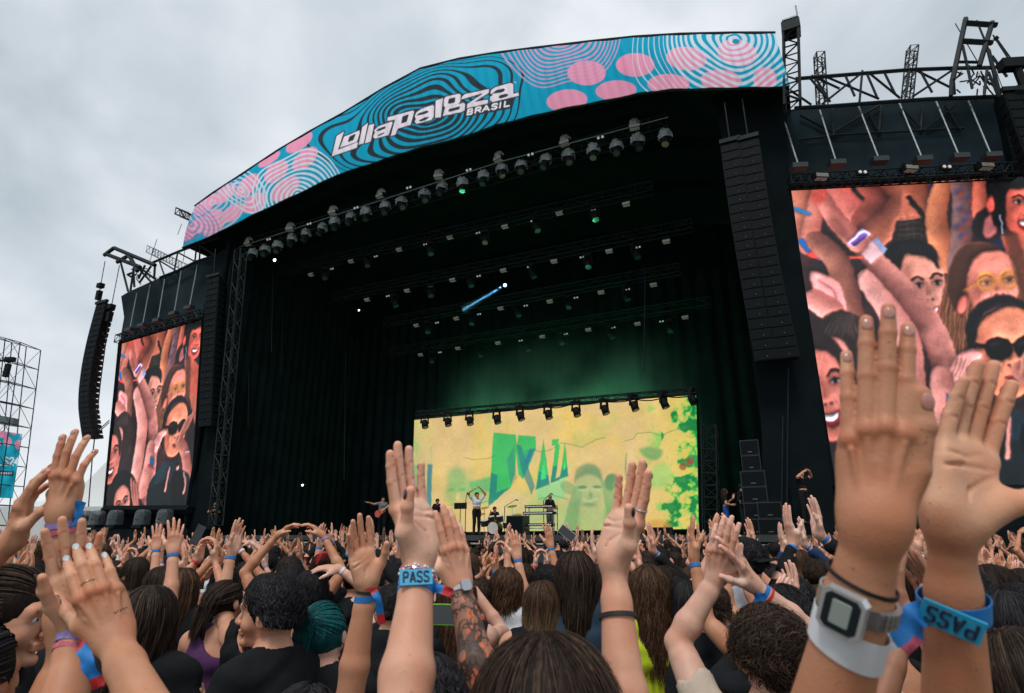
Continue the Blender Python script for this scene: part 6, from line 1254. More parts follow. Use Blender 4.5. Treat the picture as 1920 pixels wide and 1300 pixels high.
# ============================================================ FOREGROUND PEOPLE
def who(px, top, Y, zs=None):
    p = onY(px, top, Y); s = p[2] / (HEADZ + .108); return (p[0], Y, 0), s
def loc2(p, xf):
    loc, yaw, s = xf; d = (np.asarray(p) - np.array(loc)) / s; c, q = math.cos(-yaw), math.sin(-yaw); return np.array([c * d[0] - q * d[1], q * d[0] + c * d[1], d[2]])
def dir2(v, yaw): c, q = math.cos(-yaw), math.sin(-yaw); v = np.asarray(v, float); return np.array([c * v[0] - q * v[1], q * v[0] + c * v[1], v[2]])
def armw(xf, side, E, W, tip, n, **k):
    """joints given as (px, py, depth) on the photograph"""
    w = P(*W); t = P(*tip); return dict(side=side, E=loc2(P(*E), xf), W=loc2(w, xf), f=dir2(t - w, xf[1]), n=dir2(n, xf[1]), **k)
def ring_band(root, a, off, wd, m_, name='wristband', ar=.92, gap=.0016, th=.0012, tilt=0.):
    """elliptical band round the forearm, off metres from the wrist"""
    W, E, n = np.asarray(a['W']), np.asarray(a['E']), nrm(a['n']); d = nrm(E - W); n = nrm(n - d * (n @ d)); x = np.cross(n, d); L = np.linalg.norm(E - W); r = np.interp(off / L, [0, .22, .72], [.0262, .0295, .041]) * ar
    fl = np.interp(off / L, [0, .22, .5], [1.3, 1.22, 1.08]); A_, B_ = r + gap + .001, r / fl + gap + .0015; c = W + d * off; k = 56; mb = MB(); vs = []
    for i in range(k):
        u = 2 * math.pi * i / k; dr = x * math.cos(u) * A_ + n * math.sin(u) * B_; o = nrm(dr); sl = d * tilt * math.cos(u)
        for z, e in ((-wd / 2, 0), (wd / 2, 0), (wd / 2, th), (-wd / 2, th)): vs.append(c + dr + d * z + o * e + sl)
    mb.add(vs, [(i * 4 + j, i * 4 + (j + 1) % 4, ((i + 1) % k) * 4 + (j + 1) % 4, ((i + 1) % k) * 4 + j) for i in range(k) for j in range(4)])
    o = link(name, mesh_of(name, mb), m_, root, False); return o, c, d, n, x, A_, B_
def text_mb(mb, txt, o, dx, dy, slots, r, th=None):
    for ch, (a, b) in zip(txt, slots):
        for st in GL[ch]:
            pts = [o + dx * (a + (b - a) * x) + dy * z for x, z in st]
            for p_, q_ in zip(pts[:-1], pts[1:]): mb.tube(p_, q_, r, 5)
BB_ = {'blue': mat('band_blue', (.01, .17, .50), .55, var=.15, scale=90), 'red': mat('band_red', (.5, .02, .025), .6), 'black': mat('band_black', (.012, .012, .013), .6), 'white': mat('band_white', (.75, .75, .78), .55), 'lilac': mat('band_lilac', (.28, .22, .50), .7, var=.4, scale=120), 'pink': mat('band_pink', (.6, .12, .2), .7, var=.3, scale=120), 'cyan': mat('band_cyan', (.02, .32, .55), .5, var=.05)}
INK = mat('print_ink', (.008, .02, .05), .6); METAL = mat('steel_bright', (.55, .55, .57), .28, .9, var=.1); LCD = mat('watch_lcd', (.30, .33, .30), .3); WFACE = mat('watch_face', (.008, .014, .02), .25); WCASE = mat('watch_case', (.62, .62, .64), .3, .6, var=.05); GOLD = mat('ring_gold', (.6, .42, .25), .25, .9)
def ribbon(root, pts, wd, cols, nrm_=(0, -1, .2), name='ribbon'):
    """a cloth ribbon tail; cols list of (end fraction, band colour)"""
    pts = spline(pts, False, 8); k = len(pts); T = np.gradient(pts, axis=0); prev = 0
    for fr, c in cols:
        i0, i1 = int(prev * (k - 1)), int(fr * (k - 1)); prev = fr; G = np.zeros((i1 - i0 + 1, 4, 3))
        for i in range(i0, i1 + 1):
            sd = nrm(np.cross(T[i], nrm_)); tw = .6 * math.sin(i * .5)
            for j in range(4): G[i - i0, j] = pts[i] + sd * wd * (j / 3 - .5) + np.array(nrm_) * (.0025 * math.sin(j * 2.1 + i * .4) + tw * wd * .25 * (j / 3 - .5))
        mb = MB(); mb.grid(G); mb.grid(G + np.array(nrm_) * -.0012, True); link(name, mesh_of(name, mb), BB_[c], root, True)
def finger_ring(root, h, fi, t, m_, r=.0105, thk=.0014):
    q = h['fing']; prs = [z for z in q if z[0] == 'c']; sg = prs[fi * 3] if fi < 4 else [z for z in h['thumb'] if z[0] == 'c'][1]
    a, b = np.array(sg[1], float), np.array(sg[2], float); c = a + (b - a) * t; d = nrm(b - a); u = nrm(np.cross(d, [.3, .2, .9])); v = np.cross(d, u); rr = (sg[3] * (1 - t) + sg[4] * t) + .0004
    mb = MB(); pts = [c + (u * math.cos(w_) + v * math.sin(w_)) * rr for w_ in np.linspace(0, 2 * math.pi, 21)]; mb.path(pts, thk, 6); link('finger_ring', mesh_of('finger_ring', mb), m_, root, True)
# ---------------------------------------------------------------- 1. right: big hands, digital watch, blue PASS band
loc, s = who(1690, 1304, .60); xf = ((loc[0], .50, 0), .0, 1.68 / (HEADZ + .108))
aL = armw(xf, -1, (1498, 1560, .58), (1640, 992, .53), (1652, 548, .57), (-.36, -.92, .08), wx=.80, fl=1.24, py=1.12, fr=1.0, tl=1.22, curl=(.07, .03, .05, .09), spread=.035, tnw=(.95, .35), thumb=(.46, .10, .05), hs=.90, res=.0018, detail=True, tcurl=-.02)
aR = armw(xf, 1, (1800, 1520, .66), (1783, 990, .64), (1848, 655, .70), (-.12, .98, .15), wx=.95, curl=(.06, .05, .07, .12), spread=.05, thumb=(.75, .72, -.35), hs=1.04, res=.0018, detail=True)
P1 = figure([aL, aR], hairs=('short', 'dark brown'), seed=31, ar=.87, body_res=.014)
r1 = build('person', P1, 'two large clapping hands at the right, one wearing a silver digital watch', None, SKIN[2], 'black', xf=xf, nails=NAILM('natural', (.50, .24, .19)))
ring_band(r1, aL, .048, .004, BB_['black'], 'hair_tie', ar=.89, tilt=.004)
b_, c, d, n, x, A_, B_ = ring_band(r1, aL, .070, .017, METAL, 'watch', ar=.89, gap=.002, th=.0016)
camn = nrm(dir2(CAM - (np.array(xf[0]) + c), 0)); fn = nrm((n * .93 - x * .35)); fn = fn - d * (fn @ d); fn = nrm(fn); sx = np.cross(fn, d); wc = c + fn * (B_ + .0035) + x * 0
wc = c + n * (fn @ n) * (B_ + .005) + x * (fn @ x) * (A_ + .003)
def octo(c, u, v, w_, a, b, ch, t0, t1):
    o = [(a - ch, -b), (a, -b + ch), (a, b - ch), (a - ch, b), (-a + ch, b), (-a, b - ch), (-a, -b + ch), (-a + ch, -b)]; mb = MB(); lo = [c + u * p + v * q + w_ * t0 for p, q in o]; hi = [c + u * p * .96 + v * q * .96 + w_ * t1 for p, q in o]
    mb.add(lo + hi, [tuple(range(8))[::-1], tuple(range(8, 16))] + [(i, (i + 1) % 8, 8 + (i + 1) % 8, 8 + i) for i in range(8)]); return mb
link('watch_case', mesh_of('watch_case', octo(wc, sx, d, fn, .0185, .0195, .005, -.004, .0045)), WCASE, b_)
link('watch_face', mesh_of('watch_face', octo(wc, sx, d, fn, .0145, .0165, .0045, .0046, .0052)), WFACE, b_)
link('watch_screen', mesh_of('watch_screen', octo(wc, sx, d, fn, .0078, .0108, .001, .0053, .0057)), LCD, b_)
mb = MB()
for i in range(9):
    t_ = math.atan2(fn @ n, fn @ x) - .95 - i * .16
    for j in (-1, 0, 1):
        q_ = c + x * math.cos(t_) * (A_ + .003) + n * math.sin(t_) * (B_ + .003) + d * j * .0052; nn = nrm(x * math.cos(t_) * B_ + n * math.sin(t_) * A_); mb.box(q_, .0018, .0023, .0012, (np.cross(d, nn), d, nn))
link('watch_strap', mesh_of('watch_strap', mb), METAL, b_)
ring_band(r1, aL, .102, .030, BB_['white'], 'paper_wristband', ar=.89, gap=.0015, tilt=.006, th=.0006)
def pass_band(root, a, off, ar, face, up=1, wd=.017, pw=.018, tilt=0., rot=0.):
    b_, c, d, n, x, A_, B_ = ring_band(root, a, off, wd, BB_['blue'], 'wristband', ar=ar, gap=.0008, tilt=tilt); fn = nrm(face - d * (face @ d)); sx = np.cross(fn, d)
    pc = c + n * (fn @ n) * (B_ + .003) + x * (fn @ x) * (A_ + .003); sx, dd_ = nrm(sx + d * rot), nrm(d - sx * rot); mb = MB(); mb.box(pc, pw, wd * .56, .0018, (sx, dd_, fn)); pl = link('pass_plate', mesh_of('pass_plate', mb), BB_['cyan'], b_)
    mb = MB(); w_ = pw * 1.62; text_mb(mb, 'PASS', pc + fn * .0021 - sx * up * w_ / 2 + dd_ * up * wd * .36, sx * up * w_, -dd_ * up * wd * .72, [(.02, .19), (.28, .46), (.54, .72), (.80, .98)], .0016); link('lettering', mesh_of('lettering', mb), INK, pl); return pc, sx, d, fn
tow = lambda xf_, a: nrm(dir2(CAM - (np.array(xf_[0]) + np.asarray(a['W']) * xf_[2]), xf_[1]) * [1, 1, 0])
GL['P'] = GL['P']
pass_band(r1, aR, .085, 1.04, tow(xf, aR), up=-1, wd=.022, pw=.027, rot=.30)
L_ = lambda *q: loc2(P(*q), xf)
ribbon(r1, [L_(1742, 1150, .65), L_(1722, 1152, .63), L_(1700, 1168, .63), L_(1672, 1192, .63), L_(1650, 1204, .63)], .024, [(.18, 'red'), (.8, 'blue'), (1, 'white')]); ribbon(r1, [L_(1735, 1160, .66), L_(1715, 1190, .66), L_(1690, 1215, .66)], .02, [(.5, 'blue'), (1, 'pink')])
# ---------------------------------------------------------------- 2. centre: dark parted hair in front, two raised arms, PASS band and hair tie
loc, s = who(1022, 1200, .95); xf = (loc, 0., s)
aL = armw(xf, -1, (752, 1372, .80), (787, 1046, .99), (748, 862, 1.03), (-.80, .58, .05), curl=((.10, .10, .05), (.12, .08, .05), (.13, .1, .05), (.14, .12, .1)), spread=.02, thumb=(.42, .10, -.30), hs=.98, res=.0020, detail=True)
aR = armw(xf, 1, (1180, 1420, .93), (1150, 1058, 1.09), (1203, 886, 1.10), (.86, .46, .12), curl=((.12, .10, .05), (.12, .08, .05), (.12, .1, .05), (.14, .12, .1)), spread=.035, thumb=(.40, .12, -.20), hs=1.0, res=.0020, detail=True)
P2 = figure([aL, aR], hairs=('long', 'dark brown'), seed=12, hn=4200, hw=.0011, hairL=.34, ar=.91, body_res=.012)
r2 = build('person', P2, 'dark haired person in front with both arms up wearing a blue wristband reading PASS', None, SKIN[1], 'black', xf=xf, nails=NAILM('dark', (.012, .014, .035)))
pass_band(r2, aL, .050, .95, tow(xf, aL), up=1, wd=.022, pw=.024, rot=-.12)
o_, c, d, n, x, A_, B_ = ring_band(r2, aL, .030, .004, METAL, 'bead_bracelet', ar=.95, tilt=.002)
for i in range(34):
    u = 2 * math.pi * i / 34; mb = MB(); mb.sphere(c + x * math.cos(u) * (A_ + .0015) + n * math.sin(u) * (B_ + .0015) + d * .003 * math.sin(i * 2), .0026, nu=8, nv=6); link('bead', mesh_of('bead', mb), [METAL, BB_['white'], BB_['pink']][i % 3], o_, True)
L_ = lambda *q: loc2(P(*q), xf)
ribbon(r2, [L_(800, 1096, .97), L_(812, 1100, .95), L_(830, 1106, .94), L_(848, 1113, .94)], .013, [(.7, 'blue'), (1, 'red')])
ring_band(r2, aR, .085, .007, BB_['black'], 'hair_tie', ar=.93, gap=.001, th=.003)
finger_ring(r2, P2['hands'][1], 0, .55, METAL); finger_ring(r2, P2['hands'][0], 2, .3, GOLD, thk=.001)
# ---------------------------------------------------------------- 3. left: hands pressed together, silver nails, rings
xf = ((onY(215, 1320, .95)[0], .84, 0), .0, 1.60 / (HEADZ + .108))
aR = armw(xf, 1, (325, 1450, .84), (214, 1200, 1.0), (144, 1008, 1.03), (.42, -.88, .25), curl=((.34, .30, .2), (.32, .3, .2), (.30, .3, .2), (.28, .3, .2)), spread=.0, wx=.92, thumb=(.60, .30, -.25), hs=1.04, tnw=(.8, .5), res=.0023, detail=True)
aL = armw(xf, -1, (92, 1450, .90), (150, 1172, 1.04), (126, 965, 1.07), (-.70, .66, 0), curl=(.12, .10, .12, .16), spread=.10, thumb=(.65, .35, -.35), hs=1.02, res=.0023, detail=True)
P3 = figure([aL, aR], hairs=('long', 'dark brown'), seed=15, ar=.98, body_res=.014)
r3 = build('person', P3, 'pair of hands pressed together at the lower left with silver nails and rings', None, SKIN[2], 'black', xf=xf)
nail_obj(r3, P3['nails'][1:2], NAILM('silver', (.50, .58, .60)), 1.45, only=(0, 1, 2, 3)); nail_obj(r3, P3['nails'][1:2], NAILM('black_gloss', (.006, .006, .008)), 1.5, only=(4,)); nail_obj(r3, P3['nails'][:1], NAILM('natural', (.5, .24, .19)), 1., only=(0, 1, 2, 3)); nail_obj(r3, P3['nails'][:1], NAILM('black_gloss', (.006, .006, .008)), 1.5, only=(4,))
finger_ring(r3, P3['hands'][1], 1, .35, GOLD); finger_ring(r3, P3['hands'][1], 3, .3, GOLD, thk=.001); finger_ring(r3, P3['hands'][0], 1, .6, GOLD, thk=.001)
# small lettering tattoo on the back of the hand
h = P3['hands'][1]; W, f, n, x = h['frame']; mb = MB()
for j in range(2):
    for i in range(7 - 3 * j): q_ = W + f * (.040 - .009 * j) - x * (.006 + .0042 * i) + n * .0150; mb.box(q_, .0012, .0014 + .0006 * (i % 2), .0004, (x, f, n))
link('hand_tattoo', mesh_of('hand_tattoo', mb), mat('tattoo_ink', (.06, .05, .05), .6), r3)
ring_band(r3, aL, .030, .014, BB_['lilac'], 'wristband', ar=1.0, tilt=-.008); ring_band(r3, aL, .046, .008, BB_['pink'], 'wristband', ar=1.0, tilt=-.008)
L_ = lambda *q: loc2(P(*q), xf)
ribbon(r3, [L_(150, 1208, .90), L_(156, 1222, .88), L_(164, 1245, .87), L_(176, 1268, .87), L_(184, 1290, .87)], .018, [(.15, 'red'), (.8, 'blue'), (1, 'red')])
# ---------------------------------------------------------------- 4. upper left clapping hands
xf = ((onY(-70, 1100, 1.35)[0], 1.40, 0), 0., 1.66 / (HEADZ + .108))
aR = armw(xf, 1, (128, 1235, 1.30), (113, 966, 1.33), (133, 822, 1.36), (-.15, -.96, .1), curl=(.10, .14, .2, .26), spread=.07, thumb=(.75, -.05, -.25), res=.0028, detail=True)
aL = armw(xf, -1, (-150, 1150, 1.25), (20, 1018, 1.33), (76, 855, 1.36), (-.85, -.5, .2), curl=(.2, .22, .24, .3), spread=.03, thumb=(.3, .2, -.4), res=.0028, detail=True)
P4 = figure([aL, aR], hairs=('tail', 'black'), seed=18, top='tank', ar=.98)
r4 = build('person', P4, 'pair of clapping hands high at the left edge with a lilac wristband', None, SKIN[2], 'black', xf=xf, nails=NAILM('natural', (.5, .24, .19)))
ring_band(r4, aR, .02, .012, BB_['lilac'], 'wristband', ar=1.0); ring_band(r4, aR, .034, .010, BB_['pink'], 'wristband', ar=1.0); L_ = lambda *q: loc2(P(*q), xf)
ribbon(r4, [L_(128, 985, 1.33), L_(140, 975, 1.32), L_(148, 958, 1.32), L_(152, 940, 1.32)], .022, [(1, 'blue')])
# ---------------------------------------------------------------- 5. teal hair, raised arm with red, black and blue bands
TATB = (.30, .34, .36)
loc, s = who(575, 1292, 1.62); xf = (loc, .1, s)
aR = armw(xf, 1, (655, 1312, 1.52), (689, 1096, 1.60), (672, 1003, 1.62), (-.55, .8, .1), curl=(.08, .1, .14, .2), spread=.06, thumb=(.75, .35, -.3), res=.003, detail=True)
aL5 = dict(side=-1, E=(-.26, .1, 1.12), W=(-.12, .28, 1.22), f=(.3, .4, .8), n=(-1, 0, 0))
def ink5(V, C):
    W, E = np.asarray(aR['W']), np.asarray(aR['E']); t = (V - W) @ nrm(E - W); sdx = (V - W) @ np.array([1, 0, 0]); a = n3(V, 48, 41); m = (a > .35) & (t > .07) & (sdx > .005) & (np.abs(n3(V, 15, 7)) > .2); C[m] *= [.35, .33, .34]; return C
aR['tat'] = ink5
P5 = figure([aR, aL5], hairs=('short', 'black'), seed=21, ar=1.0)
r5 = build('person', P5, 'raised bare arm with red, black and blue wristbands left of the PASS band arm', None, SKIN[2], 'black', xf=xf)
ring_band(r5, aR, .010, .008, BB_['red'], 'wristband', ar=1.0, th=.002); ring_band(r5, aR, .022, .008, BB_['black'], 'wristband', ar=1.0, th=.002); ring_band(r5, aR, .038, .016, BB_['blue'], 'wristband', ar=1.0, tilt=.004); L_ = lambda *q: loc2(P(*q), xf)
ribbon(r5, [L_(700, 1108, 1.57), L_(708, 1122, 1.56), L_(712, 1145, 1.56), L_(717, 1170, 1.56)], .02, [(.15, 'red'), (.75, 'blue'), (1, 'red')])
loc, s = who(614, 1137, 2.5); xf = (loc, .1, s)
P5b = figure([dict(side=1, E=(.25, .1, 1.12), W=(.12, .28, 1.22), f=(-.3, .4, .8), n=(1, 0, 0)), aL5], head=(.25, .1, .1), hairs=('tail', 'teal'), seed=29, hn=2200, hw=.002, hairL=.22, tie=(-.03, -.10, .07))
build('person', P5b, 'person with a bright teal ponytail and black top left of the banded raised arm', None, SKIN[0], 'black', xf=xf)
# ---------------------------------------------------------------- 6. tattoo sleeve
xf = ((onY(800, 1200, 1.42)[0], 1.42, 0), 0., 1.60 / (HEADZ + .108)); aR = armw(xf, 1, (908, 1300, 1.34), (862, 1098, 1.46), (845, 980, 1.50), (.55, -.8, .05), curl=(.1, .1, .14, .18), spread=.03, thumb=(.55, .0, -.3), res=.0028, detail=True)
def sleeve(V, C):
    W, E = np.asarray(aR['W']), np.asarray(aR['E']); t = (V - W) @ nrm(E - W); k = np.clip((t - .012) / .01, 0, 1)[:, None]; q = V * np.array([1, 1, .55]); a = n3(q, 75, 5); b = n3(q, 95, 8); ln = (np.abs(n3(V, 85, 12)) < .15) | (np.abs(n3(V, 120, 15)) < .09); T = np.ones_like(C) * [.50, .48, .50]
    T[a > .2] = [.20, .24, .28]; T[(b > .25) & (a <= .2)] = [.98, .50, .34]; T[(b < -.5) & (a <= .2)] = [.36, .50, .48]; T[ln] = [.12, .14, .17]; return C * (1 - k) + C * T * k
aR['tat'] = sleeve
P6 = figure([aR, aL5], hairs=('short', 'black'), seed=22, ar=1.06, hn=900)
r6 = build('person', P6, 'raised forearm covered in a dark and orange tattoo sleeve with a steel bracelet watch', None, SKIN[1], 'black', xf=xf)
b_, c, d, n, x, A_, B_ = ring_band(r6, aR, .008, .011, METAL, 'watch', ar=1.08, gap=.002, th=.002); fn = nrm(n - d * (n @ d)); mb = octo(c + fn * (B_ + .002), np.cross(d, fn), d, fn, .014, .014, .005, 0, .005); link('watch_case', mesh_of('watch_case', mb), METAL, b_)
# ---------------------------------------------------------------- 7. low dark bun, both arms making an arch
loc, s = who(1433, 1139, 1.78); xf = (loc, .05, s)
aL = armw(xf, -1, (1270, 1204, 1.72), (1343, 1084, 1.74), (1357, 1004, 1.72), (-.5, -.85, .1), curl=(.14, .14, .16, .2), spread=.04, thumb=(.6, .1, -.3), res=.0032, detail=True)
aR = armw(xf, 1, (1506, 1180, 1.72), (1414, 1096, 1.74), (1364, 1018, 1.72), (.6, -.55, .6), curl=(.12, .12, .14, .16), spread=.04, thumb=(.55, .3, -.45), res=.0032, detail=True)
P7 = figure([aL, aR], hairs=('bun', 'dark brown'), seed=24, hn=2200, hw=.0016, tie=(-.02, -.10, -.075), head=(-.15, .05, .08), ar=.92)
r7 = build('person', P7, 'person with a low dark bun and red hair tie making an arch with both arms', None, SKIN[0], 'beige', xf=xf)
ring_band(r7, aR, .03, .014, BB_['blue'], 'wristband'); ring_band(r7, aR, .045, .008, BB_['red'], 'wristband'); L_ = lambda *q: loc2(P(*q), xf)
ribbon(r7, [L_(1428, 1112, 1.70), L_(1424, 1126, 1.70), L_(1414, 1142, 1.70)], .026, [(1, 'blue')])
tq = P7['H'](-.02, -.118, -.078); mb = MB(); mb.path([tq + (np.array([1, 0, 0]) * math.cos(u) + np.array([0, .3, .95]) * math.sin(u)) * .02 for u in np.linspace(0, 2 * math.pi, 17)], .005, 6); link('hair_tie', mesh_of('hair_tie', mb), BB_['red'], r7, True)
# ---------------------------------------------------------------- 8. profile, short dark hair, looking left
loc, s = who(522, 1086, 2.3); xf = (loc, 1.2, s)
P8 = figure([dict(side=1, E=(.22, .12, 1.10), W=(.05, .30, 1.22), f=(-.3, .45, .85), n=(.9, .1, .3), curl=(.2,) * 4), dict(side=-1, E=(-.22, .12, 1.10), W=(-.04, .30, 1.18), f=(.2, .7, .5), n=(-.8, 0, -.4), curl=(.2,) * 4)], head=(-.32, .02, 0), hairs=('short', 'black'), seed=26, hn=2600, hw=.0018, detail=True, res=.003, ar=.92)
r8 = build('person', P8, 'short dark haired person in a black t-shirt seen in profile looking left', None, SKIN[1], 'black', xf=xf); eyes(r8, P8)
# ---------------------------------------------------------------- 9. profile at the left edge, looking right
loc, s = who(18, 1074, 1.75); xf = (loc, -1.25, s)
P9 = figure([dict(side=1, E=(.24, .02, 1.08), W=(.2, .2, .95), f=(0, .5, -.8), n=(1, 0, 0)), dict(side=-1, E=(-.24, .02, 1.08), W=(-.2, .2, .95), f=(0, .5, -.8), n=(-1, 0, 0))], head=(.2, -.05, 0), hairs=('tail', 'dark brown'), seed=27, hn=2600, hw=.0016, detail=True, res=.003, hairL=.3)
r9 = build('person', P9, 'woman with pulled back dark hair in profile at the left edge looking right', None, SKIN[1], 'black', xf=xf); eyes(r9, P9)
# ============================================================ THE CROWD
def sym(Wx, Wy, Wz, Ex, Ey, Ez, fx=-.08, fy=.05, curl=.15, n=(1, 0, .1), off=(0, 0), **k):
    return [dict(side=s_, E=(s_ * Ex, Ey, Ez), W=(s_ * Wx + off[0], Wy, Wz + off[1] * s_), f=(s_ * fx + off[0] * 1.5, fy, 1), n=(s_ * n[0], n[1], n[2]), curl=(curl,) * 4, **k) for s_ in (1, -1)]
down = lambda s_: dict(side=s_, E=(s_ * .26, -.02, 1.08), W=(s_ * .2, .2, 1.05), f=(-s_ * .4, .7, .2), n=(s_, 0, 0))
POSES = {
 'clapping high': sym(.050, .28, 1.62, .25, .20, 1.36, fy=.15), 'clapping high ': sym(.075, .22, 1.76, .30, .14, 1.50, fx=.06, curl=.1, off=(-.05, .02)), 'clapping in front': sym(.045, .34, 1.38, .23, .16, 1.14, fy=.45),
 'raising both arms wide': sym(.30, .16, 1.82, .33, .08, 1.56, fx=.1, n=(.2, -1, 0), curl=.12, spread=.12),
 'raising one arm': [dict(side=1, E=(.27, .12, 1.54), W=(.22, .18, 1.79), f=(-.1, .1, 1), n=(.5, -.9, 0), curl=(.12,) * 4, spread=.12), down(-1)],
 'raising the left arm': [dict(side=-1, E=(-.29, .10, 1.52), W=(-.30, .16, 1.77), f=(.05, .1, 1), n=(-.9, .3, 0), curl=(.1,) * 4, spread=.08), down(1)],
 'pointing up': [dict(side=1, E=(.27, .14, 1.48), W=(.20, .24, 1.71), f=(-.05, .3, 1), n=(.2, -1, .2), curl=((.05, .05, .02), (1.3, 1.5, .8), (1.4, 1.5, .8), (1.4, 1.5, .8)), thumb=(.5, .1, -.6)), down(-1)],
 'making a heart with the arms': sym(.16, .1, 1.86, .33, .04, 1.62, fx=-1.2, curl=.35, n=(.9, 0, .5)),
 'holding up a phone': sym(.055, .30, 1.70, .22, .18, 1.44, fx=.0, curl=.5, n=(.9, .2, 0), spread=.0),
 'with arms down': [down(1), down(-1)],
 'clapping to one side': sym(.05, .24, 1.58, .25, .16, 1.34, off=(.17, .02)), 'with a hand on the head': [dict(side=1, E=(.34, .02, 1.55), W=(.16, -.02, 1.68), f=(-1, -.1, .1), n=(0, -.4, 1), curl=(.3,) * 4), down(-1)],
}
VAR = []   # (pose, hair style, hair colour, top)
spec = [('clapping high', 'long', 'dark brown', 'tee'), ('clapping high ', 'short', 'black', 'tee'), ('clapping in front', 'long', 'black', 'tee'), ('clapping in front', 'bob', 'brown', 'tee'), ('raising one arm', 'short', 'dark brown', 'tee'),
        ('raising the left arm', 'curly', 'black', 'tank'), ('pointing up', 'cap', 'dark brown', 'tee'), ('making a heart with the arms', 'tail', 'black', 'tee'), ('holding up a phone', 'long', 'brown', 'tee'), ('with arms down', 'bun', 'black', 'tank'),
        ('clapping to one side', 'short', 'black', 'long'), ('clapping high', 'curly', 'brown', 'strap'), ('with arms down', 'long', 'ombre', 'tank'), ('with arms down', 'long', 'dark brown', 'tee'), ('clapping in front', 'tail', 'dark brown', 'tank'), ('clapping high ', 'bun', 'dark brown', 'long'), ('with a hand on the head', 'bob', 'black', 'tee'), ('clapping high', 'cap', 'black', 'tee'), ('clapping to one side', 'afro', 'black', 'tee'), ('raising the left arm', 'short', 'black', 'tee')]
HN = {'long': 'long %s hair', 'short': 'short %s hair', 'bob': 'a %s bob', 'curly': 'curly %s hair', 'cap': 'a cap over %s hair', 'tail': 'a %s ponytail', 'bun': 'a %s bun', 'afro': 'a rounded %s afro'}
PROTO = []
for i, (po, hs_, hc_, tp) in enumerate(spec):
    Pv = figure(POSES[po], head=([-.9, .2, -.15, .1, .7, -.2, .3, -.5, 0, .85][i % 10] + random.uniform(-.15, .15), random.uniform(-.1, .25), random.uniform(-.12, .12)), hairs=(hs_, hc_), top=tp, seed=100 + i, res=.0075, hres=.0055, body_res=.014, hn=2200, hw=.0015, hairL=random.uniform(.2, .36), ar=.9 + .1 * (i % 3 == 0))
    r = build('person', Pv, '', 'standing crowd facing the stage', SKIN[1], xf=((0, -50 - i, 0), 0, 1))
    for a in POSES[po]:
        if a['W'][2] > 1.3 and (i + a['side']) % 3: ring_band(r, a, .02 + .01 * (i % 2), .016, BB_[['blue', 'white', 'lilac', 'red', 'blue'][i % 5]], ar=.96)
    PROTO.append((r, po.strip(), hs_, hc_, tp))
def setmat(o, m_):
    for sl_ in o.material_slots: sl_.link = 'OBJECT'; sl_.material = m_
SKN = ['fair', 'light', 'tan', 'brown', 'dark']; usedp = set(); placed = []
def place(i, x, y, yaw, s, sk, shirt, label, group='standing crowd facing the stage', cap=None, trs='dark', keep=False):
    r0 = PROTO[i][0]
    if i in usedp: r = copy_tree(r0)
    else: r = r0; usedp.add(i)
    put(r, (x, y, 0), yaw); r.scale = (s, s, s)
    for ch in r.children:
        b = ch.name.split('.')[0]
        if b == 'body': setmat(ch, SKIN[sk])
        elif b == 'shirt': setmat(ch, CL[shirt])
        elif b == 'cap': setmat(ch, CL[cap or 'black'])
        elif b == 'trousers': setmat(ch, CL[trs])
    r['label'] = label
    if group: r['group'] = group
    placed.append((x, y)); return r
PHONEB = mat('phone_black', (.008, .008, .009), .2); PHONES = mat('phone_screen', (.02, .02, .02), .5, emit=(.35, .45, .5), es=.06)
def phone(p, yaw, label, c=PHONEB, tilt=0., land=False):
    e = empty('phone', p, label, 'phone', 'phones held up in the crowd'); e.rotation_euler = (.15, tilt + (math.pi / 2 if land else 0), yaw)
    for nm, mb_, m_ in (('case', (.036, .0045, .074), c), ('screen', (.033, .0006, .070), PHONES)):
        m = MB(); m.box((0, 0 if nm == 'case' else -.0052, 0), *mb_); o = link(nm, mesh_of(nm, m), m_, e)
    return e
